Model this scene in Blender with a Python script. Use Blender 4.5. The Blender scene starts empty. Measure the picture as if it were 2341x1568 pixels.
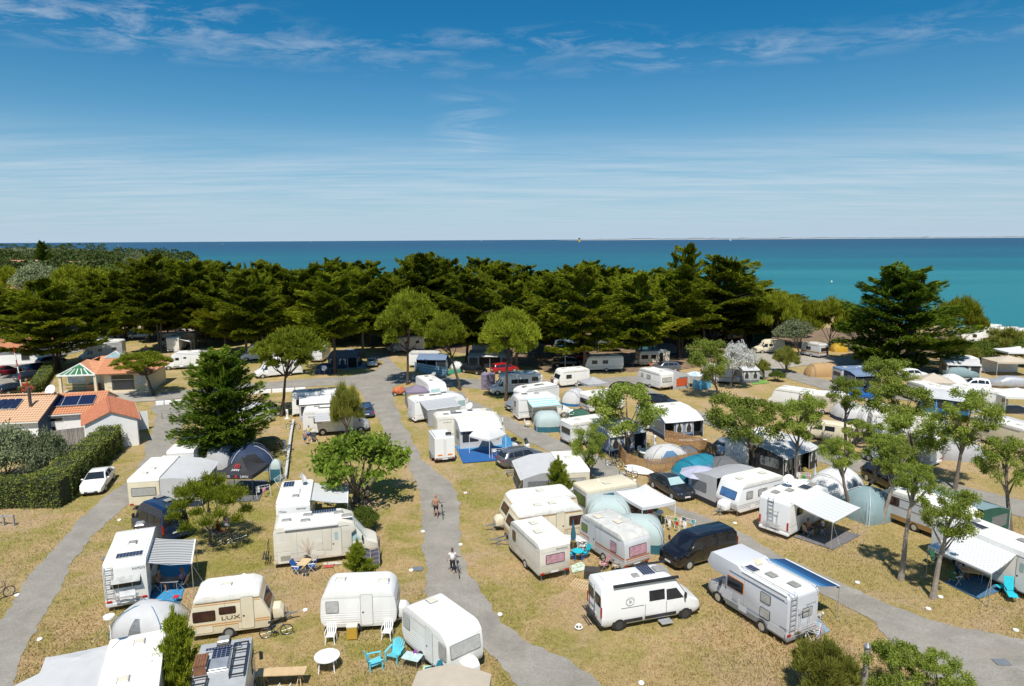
import bpy,bmesh,math,random
import numpy as np
from mathutils import Vector,Matrix
random.seed(7);RNG=np.random.default_rng(11)
R=math.radians;PI=math.pi
scn=bpy.context.scene;COL=scn.collection
CAMH=21.0;PITCH=R(8.62);ROLL=R(0.34);F=1559.0;CX,CY=1170.5,784.0
cd=bpy.data.cameras.new('camera');cam=bpy.data.objects.new('camera',cd);COL.objects.link(cam)
cd.sensor_width=36;cd.lens=36*F/2341;cd.clip_start=.5;cd.clip_end=80000
cam.matrix_world=Matrix.Translation((0,0,CAMH))@Matrix.Rotation(PI/2-PITCH,4,'X')@Matrix.Rotation(-ROLL,4,'Z')
scn.camera=cam
scn.view_settings.view_transform='Standard';scn.view_settings.look='None'
scn.view_settings.exposure=0.18;scn.view_settings.gamma=1;scn.view_settings.use_curve_mapping=False
SUN_EL=60;SUN_AZ=3
w=bpy.data.worlds.new('World');scn.world=w;w.use_nodes=True
nt=w.node_tree;N=nt.nodes;L=nt.links;N.clear()
def nd(t,**k):
 n=N.new(t)
 for a,b in k.items():setattr(n,a,b)
 return n
def mth(op,a,b=None,c=None,clamp=False):
 n=nd('ShaderNodeMath',operation=op,use_clamp=clamp)
 for i,v in enumerate((a,b,c)):
  if v is None:continue
  if isinstance(v,(int,float)):n.inputs[i].default_value=v
  else:L.new(v,n.inputs[i])
 return n.outputs[0]
def ramp(x,pts,mode='LINEAR'):
 n=nd('ShaderNodeValToRGB');n.color_ramp.interpolation=mode;e=n.color_ramp.elements
 while len(e)<len(pts):e.new(.5)
 for el,(p,c)in zip(e,pts):
  el.position=p;el.color=(c,c,c,1)if isinstance(c,(int,float))else(*c,1)
 L.new(x,n.inputs[0]);return n.outputs[0]
sky=nd('ShaderNodeTexSky',sky_type='NISHITA',sun_disc=False,sun_elevation=R(SUN_EL),sun_rotation=R(180+SUN_AZ),air_density=1.0,dust_density=.35,ozone_density=2.6,altitude=0)
tc=nd('ShaderNodeTexCoord');sep=nd('ShaderNodeSeparateXYZ');L.new(tc.outputs['Generated'],sep.inputs[0])
X,Y,Z=sep.outputs
hs=nd('ShaderNodeHueSaturation');hs.inputs['Saturation'].default_value=1.12;hs.inputs['Value'].default_value=.93
tint=nd('ShaderNodeMix',data_type='RGBA',blend_type='MULTIPLY');tint.inputs[0].default_value=1;L.new(sky.outputs[0],tint.inputs[6]);tint.inputs[7].default_value=(.42,.88,1.06,1);L.new(tint.outputs[2],hs.inputs['Color'])
zz=mth('ADD',mth('MAXIMUM',Z,0),.035)
cx=mth('DIVIDE',X,zz);cy=mth('DIVIDE',Y,zz)
def noise(sx,sy,sc,det,rough,dist,off=0):
 cmb=nd('ShaderNodeCombineXYZ');L.new(mth('ADD',mth('MULTIPLY',cx,sx),off),cmb.inputs[0])
 L.new(mth('MULTIPLY',cy,sy),cmb.inputs[1])
 n=nd('ShaderNodeTexNoise',noise_dimensions='3D');L.new(cmb.outputs[0],n.inputs['Vector'])
 n.inputs['Scale'].default_value=sc;n.inputs['Detail'].default_value=det
 n.inputs['Roughness'].default_value=rough;n.inputs['Distortion'].default_value=dist
 return n.outputs['Fac']
n1=noise(.9,1.15,3.4,10,.68,.45,3.1);big=noise(.30,.8,1.15,3,.5,.3,8.4)
m1=mth('MULTIPLY',ramp(n1,[(.45,0),(.70,1)]),ramp(big,[(.38,0),(.56,1)]))
b1=ramp(Z,[(.215,0),(.262,1),(.33,1),(.55,.6)])
c1=mth('MULTIPLY',m1,b1)
n2=noise(.24,.85,1.5,9,.62,.35,1.7);n3=noise(.5,2.2,2.2,6,.7,.3,5.0)
m2=mth('ADD',mth('MULTIPLY',ramp(n2,[(.36,0),(.68,1)]),.62),mth('MULTIPLY',ramp(n3,[(.45,0),(.7,1)]),.30))
b2=ramp(Z,[(0,.35),(.03,.75),(.085,.8),(.118,.34),(.15,0)])
c2=mth('MULTIPLY',m2,b2)
n4=noise(.5,.7,2.0,7,.6,1.6,12.3)
wx=mth('SUBTRACT',1,mth('MULTIPLY',mth('ABSOLUTE',mth('SUBTRACT',mth('DIVIDE',X,mth('MAXIMUM',Y,.01)),-.055)),14),clamp=True)
wz=ramp(Z,[(.115,0),(.135,.75),(.19,.45),(.215,0)])
c3=mth('MULTIPLY',mth('MULTIPLY',mth('MULTIPLY',ramp(n4,[(.42,0),(.72,1)]),wx),wz),.55)
cl=mth('ADD',mth('ADD',mth('MULTIPLY',c1,.85),c2),c3,clamp=True)
mx=nd('ShaderNodeMix',data_type='RGBA');L.new(cl,mx.inputs[0]);L.new(hs.outputs[0],mx.inputs[6])
mx.inputs[7].default_value=(8.6,9.0,9.6,1)
hz=nd('ShaderNodeMix',data_type='RGBA');L.new(ramp(Z,[(0,.92),(.03,.75),(.09,.45),(.17,.14),(.26,0)]),hz.inputs[0])
L.new(mx.outputs[2],hz.inputs[6]);hz.inputs[7].default_value=(5.4,6.7,8.2,1)
bg=nd('ShaderNodeBackground');L.new(hz.outputs[2],bg.inputs[0]);bg.inputs[1].default_value=.082
out=nd('ShaderNodeOutputWorld');L.new(bg.outputs[0],out.inputs[0])
sl=bpy.data.lights.new('sun','SUN');sl.energy=4.9;sl.angle=R(.5);sl.color=(1,.95,.87)
so=bpy.data.objects.new('sun',sl);COL.objects.link(so)
sd=Vector((math.sin(R(SUN_AZ))*math.cos(R(SUN_EL)),math.cos(R(SUN_AZ))*math.cos(R(SUN_EL)),-math.sin(R(SUN_EL))))
so.rotation_euler=sd.to_track_quat('-Z','Y').to_euler();so.location=(0,-30,60)
SP,CP=math.sin(PITCH),math.cos(PITCH)
def unroll(px,py):
 dx,dy=px-CX,py-CY;c,s=math.cos(ROLL),math.sin(ROLL)
 return(dx*c-dy*s)/F,(dy*c+dx*s)/F
def P(px,py,z=0.0):
 u,v=unroll(px,py);down=SP+v*CP;fw=CP-v*SP;t=(CAMH-z)/down
 return Vector((u*t,fw*t,z))
def ZAT(pos,px,py):
 """height of the point above pos that shows at row py"""
 v=unroll(px,py)[1];return CAMH+pos[1]*(v*CP+SP)/(v*SP-CP)
def DEPTH(pos):return pos[1]*CP+CAMH*SP
def PXM(pos):return DEPTH(pos)/F
MATS={}
def newmat(name):
 m=bpy.data.materials.new(name);m.use_nodes=True;t=m.node_tree;t.nodes.clear()
 o=t.nodes.new('ShaderNodeOutputMaterial');b=t.nodes.new('ShaderNodeBsdfPrincipled');t.links.new(b.outputs[0],o.inputs[0])
 return m,t,b,o
def tn(t,ty,**k):
 n=t.nodes.new(ty)
 for a,b in k.items():setattr(n,a,b)
 return n
def mixc(t,f,a,b,mode='MIX'):
 n=tn(t,'ShaderNodeMix',data_type='RGBA',blend_type=mode)
 for s,v in((0,f),(6,a),(7,b)):
  if hasattr(v,'is_linked'):t.links.new(v,n.inputs[s])
  elif s==0:n.inputs[0].default_value=v
  else:n.inputs[s].default_value=(*v[:3],1)
 return n.outputs[2]
def tnoise(t,sc,det=4,rough=.55,vec=None,dist=0):
 n=tn(t,'ShaderNodeTexNoise');n.inputs['Scale'].default_value=sc;n.inputs['Detail'].default_value=det
 n.inputs['Roughness'].default_value=rough;n.inputs['Distortion'].default_value=dist
 if vec is not None:t.links.new(vec,n.inputs['Vector'])
 return n.outputs['Fac']
def tramp(t,x,pts):
 n=tn(t,'ShaderNodeValToRGB');e=n.color_ramp.elements
 while len(e)<len(pts):e.new(.5)
 for el,(p,c)in zip(e,pts):
  el.position=p;el.color=(c,c,c,1)if isinstance(c,(int,float))else(*c,1)
 t.links.new(x,n.inputs[0]);return n.outputs[0]
def ocoord(t):return tn(t,'ShaderNodeTexCoord').outputs['Object']
def bumpit(t,b,h,st,d=.02):
 n=tn(t,'ShaderNodeBump');n.inputs['Strength'].default_value=st;n.inputs['Distance'].default_value=d
 t.links.new(h,n.inputs['Height']);t.links.new(n.outputs[0],b.inputs['Normal'])
def M(name,rgb=(.8,.8,.8),r=.5,var=.1,sc=2.5,bump=0,metal=0,bsc=None,dirt=0,spec=.5,coat=0,trans=0,alpha=1):
 if name in MATS:return MATS[name]
 m,t,b,o=newmat(name);v=ocoord(t)
 n=tnoise(t,sc,5,.6,v)
 lo=tuple(c*(1-var)for c in rgb);hi=tuple(min(1,c*(1+var))for c in rgb)
 c=mixc(t,tramp(t,n,[(.3,0),(.7,1)]),lo,hi)
 if dirt:
  mp=tn(t,'ShaderNodeMapping');mp.inputs['Scale'].default_value=(2.4,2.4,.45);t.links.new(v,mp.inputs[0]);c=mixc(t,tramp(t,tnoise(t,1.3,8,.7,mp.outputs[0],.3),[(.46,0),(.80,min(1,dirt*1.7))]),c,(.34,.30,.23))
 t.links.new(c,b.inputs['Base Color']);b.inputs['Roughness'].default_value=r;b.inputs['Metallic'].default_value=metal
 b.inputs['Specular IOR Level'].default_value=spec;b.inputs['Coat Weight'].default_value=coat;b.inputs['Alpha'].default_value=alpha
 if bump:bumpit(t,b,tnoise(t,bsc or 40,4,.6,v),bump)
 if trans:
  tr=tn(t,'ShaderNodeBsdfTranslucent');t.links.new(c,tr.inputs[0]);ms=tn(t,'ShaderNodeMixShader');ms.inputs[0].default_value=trans
  t.links.new(b.outputs[0],ms.inputs[1]);t.links.new(tr.outputs[0],ms.inputs[2]);t.links.new(ms.outputs[0],o.inputs[0])
 MATS[name]=m;return m
def leafmat(name,a,b2,c3=None,trans=.3,r=.85):
 if name in MATS:return MATS[name]
 m,t,b,o=newmat(name);v=ocoord(t)
 oi=tn(t,'ShaderNodeObjectInfo');gi=tn(t,'ShaderNodeNewGeometry')
 f=tn(t,'ShaderNodeMath',operation='ADD',use_clamp=True);mul=tn(t,'ShaderNodeMath',operation='MULTIPLY');mul.inputs[1].default_value=.6
 t.links.new(gi.outputs['Random Per Island'],mul.inputs[0]);t.links.new(mul.outputs[0],f.inputs[0])
 t.links.new(tramp(t,tnoise(t,.9,3,.6,v),[(.35,0),(.7,.45)]),f.inputs[1])
 c=mixc(t,f.outputs[0],a,b2)
 if c3:
  c=mixc(t,tramp(t,tnoise(t,.5,2,.5,v),[(.60,0),(.75,.75)]),c,c3)
 hh=tn(t,'ShaderNodeHueSaturation');mr=tn(t,'ShaderNodeMapRange');mr.inputs[3].default_value=.8;mr.inputs[4].default_value=1.22
 t.links.new(oi.outputs['Random'],mr.inputs[0]);t.links.new(mr.outputs[0],hh.inputs['Value']);t.links.new(c,hh.inputs['Color'])
 t.links.new(hh.outputs[0],b.inputs['Base Color']);b.inputs['Roughness'].default_value=r;b.inputs['Specular IOR Level'].default_value=.08
 tr=tn(t,'ShaderNodeBsdfTranslucent');t.links.new(hh.outputs[0],tr.inputs[0]);ms=tn(t,'ShaderNodeMixShader');ms.inputs[0].default_value=trans
 t.links.new(b.outputs[0],ms.inputs[1]);t.links.new(tr.outputs[0],ms.inputs[2]);t.links.new(ms.outputs[0],o.inputs[0])
 MATS[name]=m;return m
def stripemat(name,cols,axis,period,r=.7,trans=.25,off=0):
 """woven cloth with printed stripes running along one local axis"""
 if name in MATS:return MATS[name]
 m,t,b,o=newmat(name);sp=tn(t,'ShaderNodeSeparateXYZ');t.links.new(ocoord(t),sp.inputs[0])
 a=tn(t,'ShaderNodeMath',operation='MULTIPLY_ADD');a.inputs[1].default_value=1/period;a.inputs[2].default_value=100+off
 t.links.new(sp.outputs[axis],a.inputs[0]);fr=tn(t,'ShaderNodeMath',operation='FRACT');t.links.new(a.outputs[0],fr.inputs[0])
 n=tn(t,'ShaderNodeValToRGB');n.color_ramp.interpolation='CONSTANT';e=n.color_ramp.elements
 while len(e)<len(cols):e.new(.5)
 k=0
 for el,(p,c)in zip(e,cols):el.position=p;el.color=(*c,1)
 t.links.new(fr.outputs[0],n.inputs[0]);t.links.new(n.outputs[0],b.inputs['Base Color']);b.inputs['Roughness'].default_value=r
 if trans:
  tr=tn(t,'ShaderNodeBsdfTranslucent');t.links.new(n.outputs[0],tr.inputs[0]);ms=tn(t,'ShaderNodeMixShader');ms.inputs[0].default_value=trans
  t.links.new(b.outputs[0],ms.inputs[1]);t.links.new(tr.outputs[0],ms.inputs[2]);t.links.new(ms.outputs[0],o.inputs[0])
 MATS[name]=m;return m
def tag(o,label=None,cat=None,group=None,kind=None):
 if label:o['label']=label
 if cat:o['category']=cat
 if group:o['group']=group
 if kind:o['kind']=kind
 return o
def thing(name,label,cat,loc=(0,0,0),rz=0,group=None):
 o=bpy.data.objects.new(name,None);COL.objects.link(o);o.empty_display_size=.3
 o.location=loc;o.rotation_euler=(0,0,rz);return tag(o,label,cat,group)
def inst(name,me,parent=None,loc=(0,0,0),rot=(0,0,0),sc=(1,1,1)):
 o=bpy.data.objects.new(name,me);COL.objects.link(o);o.parent=parent
 o.location=loc;o.rotation_euler=rot;o.scale=sc;return o
def copy_tree(o,parent=None):
 c=o.copy();COL.objects.link(c);c.parent=parent
 for ch in o.children:copy_tree(ch,c)
 return c
def V3(*a):return Vector(a if len(a)==3 else a[0])
class MB:
 def __init__(s):s.v=[];s.f=[];s.mi=[]
 def add(s,vs,fs,mi=0):
  b=len(s.v);s.v+=[tuple(p)for p in vs];s.f+=[tuple(b+i for i in f)for f in fs];s.mi+=[mi]*len(fs);return s
 def box(s,x0,y0,z0,x1,y1,z1,mi=0):
  return s.add([(x0,y0,z0),(x1,y0,z0),(x1,y1,z0),(x0,y1,z0),(x0,y0,z1),(x1,y0,z1),(x1,y1,z1),(x0,y1,z1)],[(0,3,2,1),(4,5,6,7),(0,1,5,4),(1,2,6,5),(2,3,7,6),(3,0,4,7)],mi)
 def obox(s,O,U,V,Nn,a,b,c,mi=0):
  """box centred at O, full sizes a,b,c along U,V,N"""
  O,U,V,Nn=map(Vector,(O,U,V,Nn));p=[]
  for k in(-.5,.5):
   for i,j in((-.5,-.5),(.5,-.5),(.5,.5),(-.5,.5)):p.append(O+U*a*i+V*b*j+Nn*c*k)
  return s.add(p,[(0,3,2,1),(4,5,6,7),(0,1,5,4),(1,2,6,5),(2,3,7,6),(3,0,4,7)],mi)
 def bar(s,p,q,a,b=None,mi=0):
  p,q=Vector(p),Vector(q);d=(q-p);l=d.length;d.normalize()
  up=Vector((0,0,1))if abs(d.z)<.9 else Vector((1,0,0));u=d.cross(up).normalized();v=u.cross(d)
  return s.obox((p+q)/2,d,u,v,l,a,b or a,mi)
 def tube(s,pts,r,n=6,mi=0,caps=True):
  pts=[Vector(p)for p in pts];k=len(pts);rr=r if isinstance(r,(list,tuple))else[r]*k;vs=[]
  for i,p in enumerate(pts):
   d=(pts[min(i+1,k-1)]-pts[max(i-1,0)]).normalized()
   up=Vector((0,0,1))if abs(d.z)<.92 else Vector((1,0,0));u=d.cross(up).normalized();v=u.cross(d)
   vs+=[p+(u*math.cos(2*PI*j/n)+v*math.sin(2*PI*j/n))*rr[i]for j in range(n)]
  fs=[(i*n+j,i*n+(j+1)%n,(i+1)*n+(j+1)%n,(i+1)*n+j)for i in range(k-1)for j in range(n)]
  if caps:fs+=[tuple(range(n))[::-1],tuple((k-1)*n+j for j in range(n))]
  return s.add(vs,fs,mi)
 def prism(s,prof,y0,y1,mi=0):
  n=len(prof);vs=[(x,y0,z)for x,z in prof]+[(x,y1,z)for x,z in prof]
  return s.add(vs,[tuple(range(n)),tuple(range(2*n-1,n-1,-1))]+[(i,i+n,(i+1)%n+n,(i+1)%n)for i in range(n)],mi)
 def poly(s,pts,z0,z1,mi=0):
  n=len(pts);vs=[(x,y,z0)for x,y in pts]+[(x,y,z1)for x,y in pts]
  return s.add(vs,[tuple(range(n))[::-1],tuple(range(n,2*n))]+[(i,(i+1)%n,(i+1)%n+n,i+n)for i in range(n)],mi)
 def cyl(s,c,ax,r,h,n=14,mi=0):
  c=Vector(c);ax=Vector(ax).normalized();return s.tube([c-ax*h/2,c+ax*h/2],r,n,mi)
 def ring(s,c,ax,r,rt,n=18,m=6,mi=0):
  c=Vector(c);ax=Vector(ax).normalized();up=Vector((0,0,1))if abs(ax.z)<.9 else Vector((1,0,0));u=ax.cross(up).normalized();v=ax.cross(u)
  vs=[]
  for i in range(n):
   d=u*math.cos(2*PI*i/n)+v*math.sin(2*PI*i/n)
   vs+=[c+d*(r+rt*math.cos(2*PI*j/m))+ax*rt*math.sin(2*PI*j/m)for j in range(m)]
  return s.add(vs,[(i*m+j,i*m+(j+1)%m,((i+1)%n)*m+(j+1)%m,((i+1)%n)*m+j)for i in range(n)for j in range(m)],mi)
 def ball(s,c,rx,ry=None,rz=None,nu=10,nv=7,mi=0,lo=-PI/2,hi=PI/2):
  ry=ry or rx;rz=rz or rx;vs=[]
  for j in range(nv+1):
   a=lo+(hi-lo)*j/nv
   vs+=[(c[0]+rx*math.cos(a)*math.cos(2*PI*i/nu),c[1]+ry*math.cos(a)*math.sin(2*PI*i/nu),c[2]+rz*math.sin(a))for i in range(nu)]
  return s.add(vs,[(j*nu+i,j*nu+(i+1)%nu,(j+1)*nu+(i+1)%nu,(j+1)*nu+i)for j in range(nv)for i in range(nu)],mi)
 def grid(s,rows,mi=0):
  m=len(rows[0]);vs=[p for r in rows for p in r]
  return s.add(vs,[(i*m+j,i*m+j+1,(i+1)*m+j+1,(i+1)*m+j)for i in range(len(rows)-1)for j in range(m-1)],mi)
 def mesh(s,name,mats,smooth=False,bevel=0,seg=2,solid=0):
  me=bpy.data.meshes.new(name);me.from_pydata(s.v,[],s.f)
  for m in(mats if isinstance(mats,(list,tuple))else[mats]):me.materials.append(m)
  me.polygons.foreach_set('material_index',s.mi)
  bm=bmesh.new();bm.from_mesh(me)
  bmesh.ops.remove_doubles(bm,verts=bm.verts,dist=1e-5);bmesh.ops.recalc_face_normals(bm,faces=bm.faces)
  if solid:bmesh.ops.solidify(bm,geom=bm.faces[:],thickness=solid)
  if bevel:
   ed=[e for e in bm.edges if len(e.link_faces)==2 and e.calc_face_angle(0)>R(22)]
   bmesh.ops.bevel(bm,geom=ed,offset=bevel,segments=seg,affect='EDGES',profile=.6,clamp_overlap=True)
  if smooth:
   for f in bm.faces:f.smooth=True
   for e in bm.edges:
    if len(e.link_faces)==2 and e.calc_face_angle(0)>R(38):e.smooth=False
  bm.to_mesh(me);bm.free();return me
 def build(s,name,mats,parent=None,smooth=False,bevel=0,seg=2,solid=0):
  return inst(name,s.mesh(name,mats,smooth,bevel,seg,solid),parent)
def npmesh(name,verts,quads,mats,tri=False,mi=None):
 me=bpy.data.meshes.new(name);n=len(verts);k=3 if tri else 4;q=len(quads)
 me.vertices.add(n);me.vertices.foreach_set('co',np.ascontiguousarray(verts,dtype=np.float32).ravel())
 me.loops.add(q*k);me.loops.foreach_set('vertex_index',np.ascontiguousarray(quads,dtype=np.int32).ravel())
 me.polygons.add(q);me.polygons.foreach_set('loop_start',np.arange(0,q*k,k,dtype=np.int32))
 try:me.polygons.foreach_set('loop_total',np.full(q,k,dtype=np.int32))
 except Exception:pass
 for m in(mats if isinstance(mats,(list,tuple))else[mats]):me.materials.append(m)
 if mi is not None:me.polygons.foreach_set('material_index',np.asarray(mi,dtype=np.int32))
 me.update();me.validate();return me
def rrect(w,h,r,n=3):
 r=min(r,w/2-.001,h/2-.001);o=[]
 for cx,cy,a0 in((w/2-r,h/2-r,0),(-w/2+r,h/2-r,90),(-w/2+r,-h/2+r,180),(w/2-r,-h/2+r,270)):
  for i in range(n+1):
   a=R(a0+90*i/n);o.append((cx+r*math.cos(a),cy+r*math.sin(a)))
 return o
def slab(mb,O,U,V,Nn,w,h,t,r=.03,mi=0,off=0):
 """rounded rectangle plate lying on a surface at O, standing t proud of it"""
 O,U,V,Nn=map(Vector,(O,U,V,Nn));O=O+Nn*off
 p=rrect(w,h,r);n=len(p)
 vs=[O+U*a+V*b for a,b in p]+[O+U*a+V*b+Nn*t for a,b in p]
 return mb.add(vs,[tuple(range(n))[::-1],tuple(range(n,2*n))]+[(i,(i+1)%n,(i+1)%n+n,i+n)for i in range(n)],mi)
UX,UY,UZ=Vector((1,0,0)),Vector((0,1,0)),Vector((0,0,1))
def text(s,parent,O,U,V,size,mat,name='lettering',align='CENTER',ext=.004,sx=1):
 c=bpy.data.curves.new(name,'FONT');c.body=s;c.size=size;c.extrude=ext;c.align_x=align;c.align_y='CENTER';c.resolution_u=2
 o=bpy.data.objects.new(name,c);COL.objects.link(o);dg=bpy.context.evaluated_depsgraph_get()
 me=bpy.data.meshes.new_from_object(o.evaluated_get(dg));bpy.data.objects.remove(o);me.materials.clear();me.materials.append(mat);me.name=name
 U=Vector(U).normalized();V=Vector(V).normalized();Wn=U.cross(V)
 m=Matrix(((U.x*sx,V.x,Wn.x,O[0]),(U.y*sx,V.y,Wn.y,O[1]),(U.z*sx,V.z,Wn.z,O[2]),(0,0,0,1)));me.transform(m)
 return inst(name,me,parent)
def ground_mat():
 m,t,b,o=newmat('dry_grass_ground');v=ocoord(t)
 big=tnoise(t,.055,5,.6,v,.4);mid=tnoise(t,.35,6,.65,v,.5);fine=tnoise(t,2.6,7,.75,v);vf=tnoise(t,14,3,.7,v)
 straw=mixc(t,tramp(t,fine,[(.3,0),(.7,1)]),(.41,.275,.125),(.64,.465,.245))
 green=mixc(t,tramp(t,fine,[(.3,0),(.7,1)]),(.18,.185,.030),(.42,.37,.095))
 soil=mixc(t,tramp(t,fine,[(.3,0),(.7,1)]),(.44,.30,.18),(.62,.46,.31))
 sx=tn(t,'ShaderNodeSeparateXYZ');t.links.new(v,sx.inputs[0]);mr=tn(t,'ShaderNodeMapRange');mr.inputs[1].default_value=-4;mr.inputs[2].default_value=14;mr.inputs[3].default_value=1;mr.inputs[4].default_value=.6;t.links.new(sx.outputs[0],mr.inputs[0]);green=mixc(t,mr.outputs[0],straw,green)
 c=mixc(t,tramp(t,mid,[(.42,0),(.60,.85)]),straw,green)
 c=mixc(t,tramp(t,big,[(.47,0),(.60,.75)]),c,green)
 c=mixc(t,tramp(t,tnoise(t,.16,6,.7,v,.8),[(.49,0),(.64,.8)]),c,soil)
 c=mixc(t,tramp(t,vf,[(.30,.55),(.60,0)]),c,(.13,.105,.04))
 t.links.new(c,b.inputs['Base Color']);b.inputs['Roughness'].default_value=.95;b.inputs['Specular IOR Level'].default_value=.1
 ad=tn(t,'ShaderNodeMath',operation='ADD');t.links.new(fine,ad.inputs[0]);t.links.new(vf,ad.inputs[1]);bumpit(t,b,ad.outputs[0],.9,.10)
 return m
def road_mat(name,a,c2,edge=(.36,.31,.25)):
 m,t,b,o=newmat(name);v=ocoord(t)
 g=tn(t,'ShaderNodeTexVoronoi');g.inputs['Scale'].default_value=26;t.links.new(v,g.inputs['Vector'])
 c=mixc(t,tramp(t,tnoise(t,.5,6,.65,v,.4),[(.35,0),(.7,1)]),a,c2)
 c=mixc(t,tramp(t,tnoise(t,7,6,.8,v),[(.30,.55),(.6,0)]),c,tuple(x*.55 for x in a))
 c=mixc(t,tramp(t,tnoise(t,.30,7,.75,v,.3),[(.52,0),(.80,.6)]),c,edge)
 c=mixc(t,.10,c,g.outputs['Distance'],'OVERLAY')
 t.links.new(c,b.inputs['Base Color']);b.inputs['Roughness'].default_value=.9;b.inputs['Specular IOR Level'].default_value=.2
 bumpit(t,b,tnoise(t,30,4,.7,v),.5,.03);return m
GM=ground_mat();RM=road_mat('worn_asphalt',(.25,.232,.20),(.36,.335,.295));RM2=road_mat('sandy_asphalt',(.34,.31,.26),(.46,.42,.35))
shore=[(1500,60),(700,95),(300,112),(150,136),(112,150),(95,170),(84,205),(40,240),(-20,280),(-95,340),(-200,450),(-330,650),(-570,1050),(-950,1650),(-1700,2600),(-3500,3600),(-9000,4500)]
bm=bmesh.new();rows=[]
def tri_poly(name,pts,z,mat,kind='structure',parent=None,skirt=0):
 bm=bmesh.new();vs=[bm.verts.new((x,y,z))for x,y in pts]
 es=[bm.edges.new((vs[i],vs[(i+1)%len(vs)]))for i in range(len(vs))]
 bmesh.ops.triangle_fill(bm,use_beauty=True,use_dissolve=False,edges=es)
 bmesh.ops.recalc_face_normals(bm,faces=bm.faces)
 for f in bm.faces:
  if f.normal.z<0:f.normal_flip()
 if skirt:
  bd=[e for e in bm.edges if e.is_boundary];r=bmesh.ops.extrude_edge_only(bm,edges=bd)
  for g in r['geom']:
   if isinstance(g,bmesh.types.BMVert):g.co.z-=skirt
 me=bpy.data.meshes.new(name);bm.to_mesh(me);bm.free();me.materials.append(mat)
 o=inst(name,me,parent)
 if kind:o['kind']=kind
 return o
tri_poly('ground',[(-9000,-200),(1500,-200)]+shore,0,GM,skirt=9)
def ragged(pix,amp=.18,step=.45,z=0):
 w=[P(x,y,z)for x,y in pix];out=[];n=len(w)
 for i in range(n):
  a,b2=w[i],w[(i+1)%n];d=b2-a;l=d.length;k=max(1,min(90,int(l/(step*max(1,PXM(a)*25)))))
  nn=Vector((-d.y,d.x,0)).normalized()if l>0 else Vector((0,0,0))
  for j in range(k):
   p=a+d*j/k+nn*(random.uniform(-amp,amp)*.7+.8*amp*math.sin(j*.37+i*2));out.append((p.x,p.y))
 return out
RZ=[0]
def road(pix,mat,amp=.16,name='road',z=.012):
 RZ[0]+=.006;pts=ragged(pix,amp)
 return tri_poly(name,pts,z+RZ[0],mat)
road([(-60,1600),(-60,1440),(0,1417),(38,1359),(86,1297),(134,1239),(193,1177),(248,1132),(296,1098),(330,1046),(334,1024),(345,985),(352,962),(362,948),(345,935),(352,915),(430,912),(445,935),(425,965),(402,1000),(380,1045),(352,1092),(296,1149),(241,1194),(179,1270),(148,1321),(117,1373),(86,1442),(45,1510),(18,1600)],RM,name='path')
mainp=[(1250,1640),(1190,1568),(1105,1486),(1040,1420),(984,1364),(972,1338),(970,1235),(967,1166),(953,1118),(935,1062),(905,1030),(879,999),(868,963),(843,925),(814,884),(780,880),(700,884),(560,897),(350,917),(352,900),(560,878),(700,866),(800,860),(858,848),(876,830),(850,812),(880,808),(905,835),(935,856),(985,858),(1060,864),(1180,872),(1370,866),(1470,858),(1500,872),(1480,880),(1372,884),(1160,893),(1060,886),(985,882),(930,874),(895,886),(897,904),(919,963),(945,1014),(970,1057),(996,1075),(1028,1100),(1050,1150),(1053,1235),(1067,1304),(1098,1356),(1148,1421),(1223,1472),(1292,1510),(1378,1568),(1480,1640)]
road(mainp,RM,name='road')
road([(1072,914),(1157,953),(1258,997),(1343,1034),(1385,1049),(1447,1097),(1547,1159),(1636,1192),(1714,1225),(1772,1263),(1875,1314),(1979,1359),(2082,1400),(2185,1435),(2360,1468),(2400,1640),(2230,1640),(2150,1560),(2100,1530),(2044,1483),(2030,1452),(1996,1424),(1930,1386),(1869,1349),(1772,1290),(1681,1249),(1595,1206),(1500,1150),(1450,1118),(1354,1087),(1258,1038),(1166,986),(1120,958),(1050,922),(1035,900),(1052,893)],RM,name='road')
road([(1440,862),(1500,868),(1480,884),(1533,916),(1605,944),(1660,968),(1843,1018),(1977,1053),(2137,1094),(2360,1152),(2360,1188),(2137,1125),(1977,1084),(1843,1048),(1655,985),(1590,962),(1520,935),(1450,888)],RM,name='road')
road([(1495,866),(1640,850),(1800,846),(1900,872),(2010,893),(2360,930),(2360,950),(2010,908),(1880,890),(1790,862),(1660,864),(1500,880)],RM,name='road',amp=.1)
road([(1700,835),(1718,800),(1790,800),(1822,810),(1977,822),(2090,838),(2360,880),(2360,890),(2080,850),(1977,836),(1830,836),(1700,860)],RM2,name='road',amp=.1)
road([(-40,830),(40,812),(120,792),(230,765),(330,752),(420,772),(480,800),(500,815),(470,818),(400,783),(300,775),(200,800),(120,818),(40,880),(-10,925),(-60,940)],RM,name='road',amp=.1)
road([(60,905),(200,896),(356,900),(356,917),(200,925),(60,930)],RM2,name='pavement',amp=.1)
LIT=M('pine_litter',(.20,.135,.08),.95,.45,.9,bump=.6,bsc=12)
tri_poly('forest_floor',ragged([(-60,790),(180,760),(480,770),(700,768),(860,770),(900,800),(990,800),(1100,812),(1250,850),(1440,850),(1560,846),(1640,835),(1700,815),(1800,795),(1920,800),(2060,825),(2160,815),(2160,770),(1900,750),(1700,735),(1300,725),(900,720),(500,725),(-60,740)],.3),.006,LIT)
tri_poly('scrubland',[(-8900,262),(-60,262)]+shore[7:],.03,M('green_scrub',(.085,.10,.035),.95,.4,.03))
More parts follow.
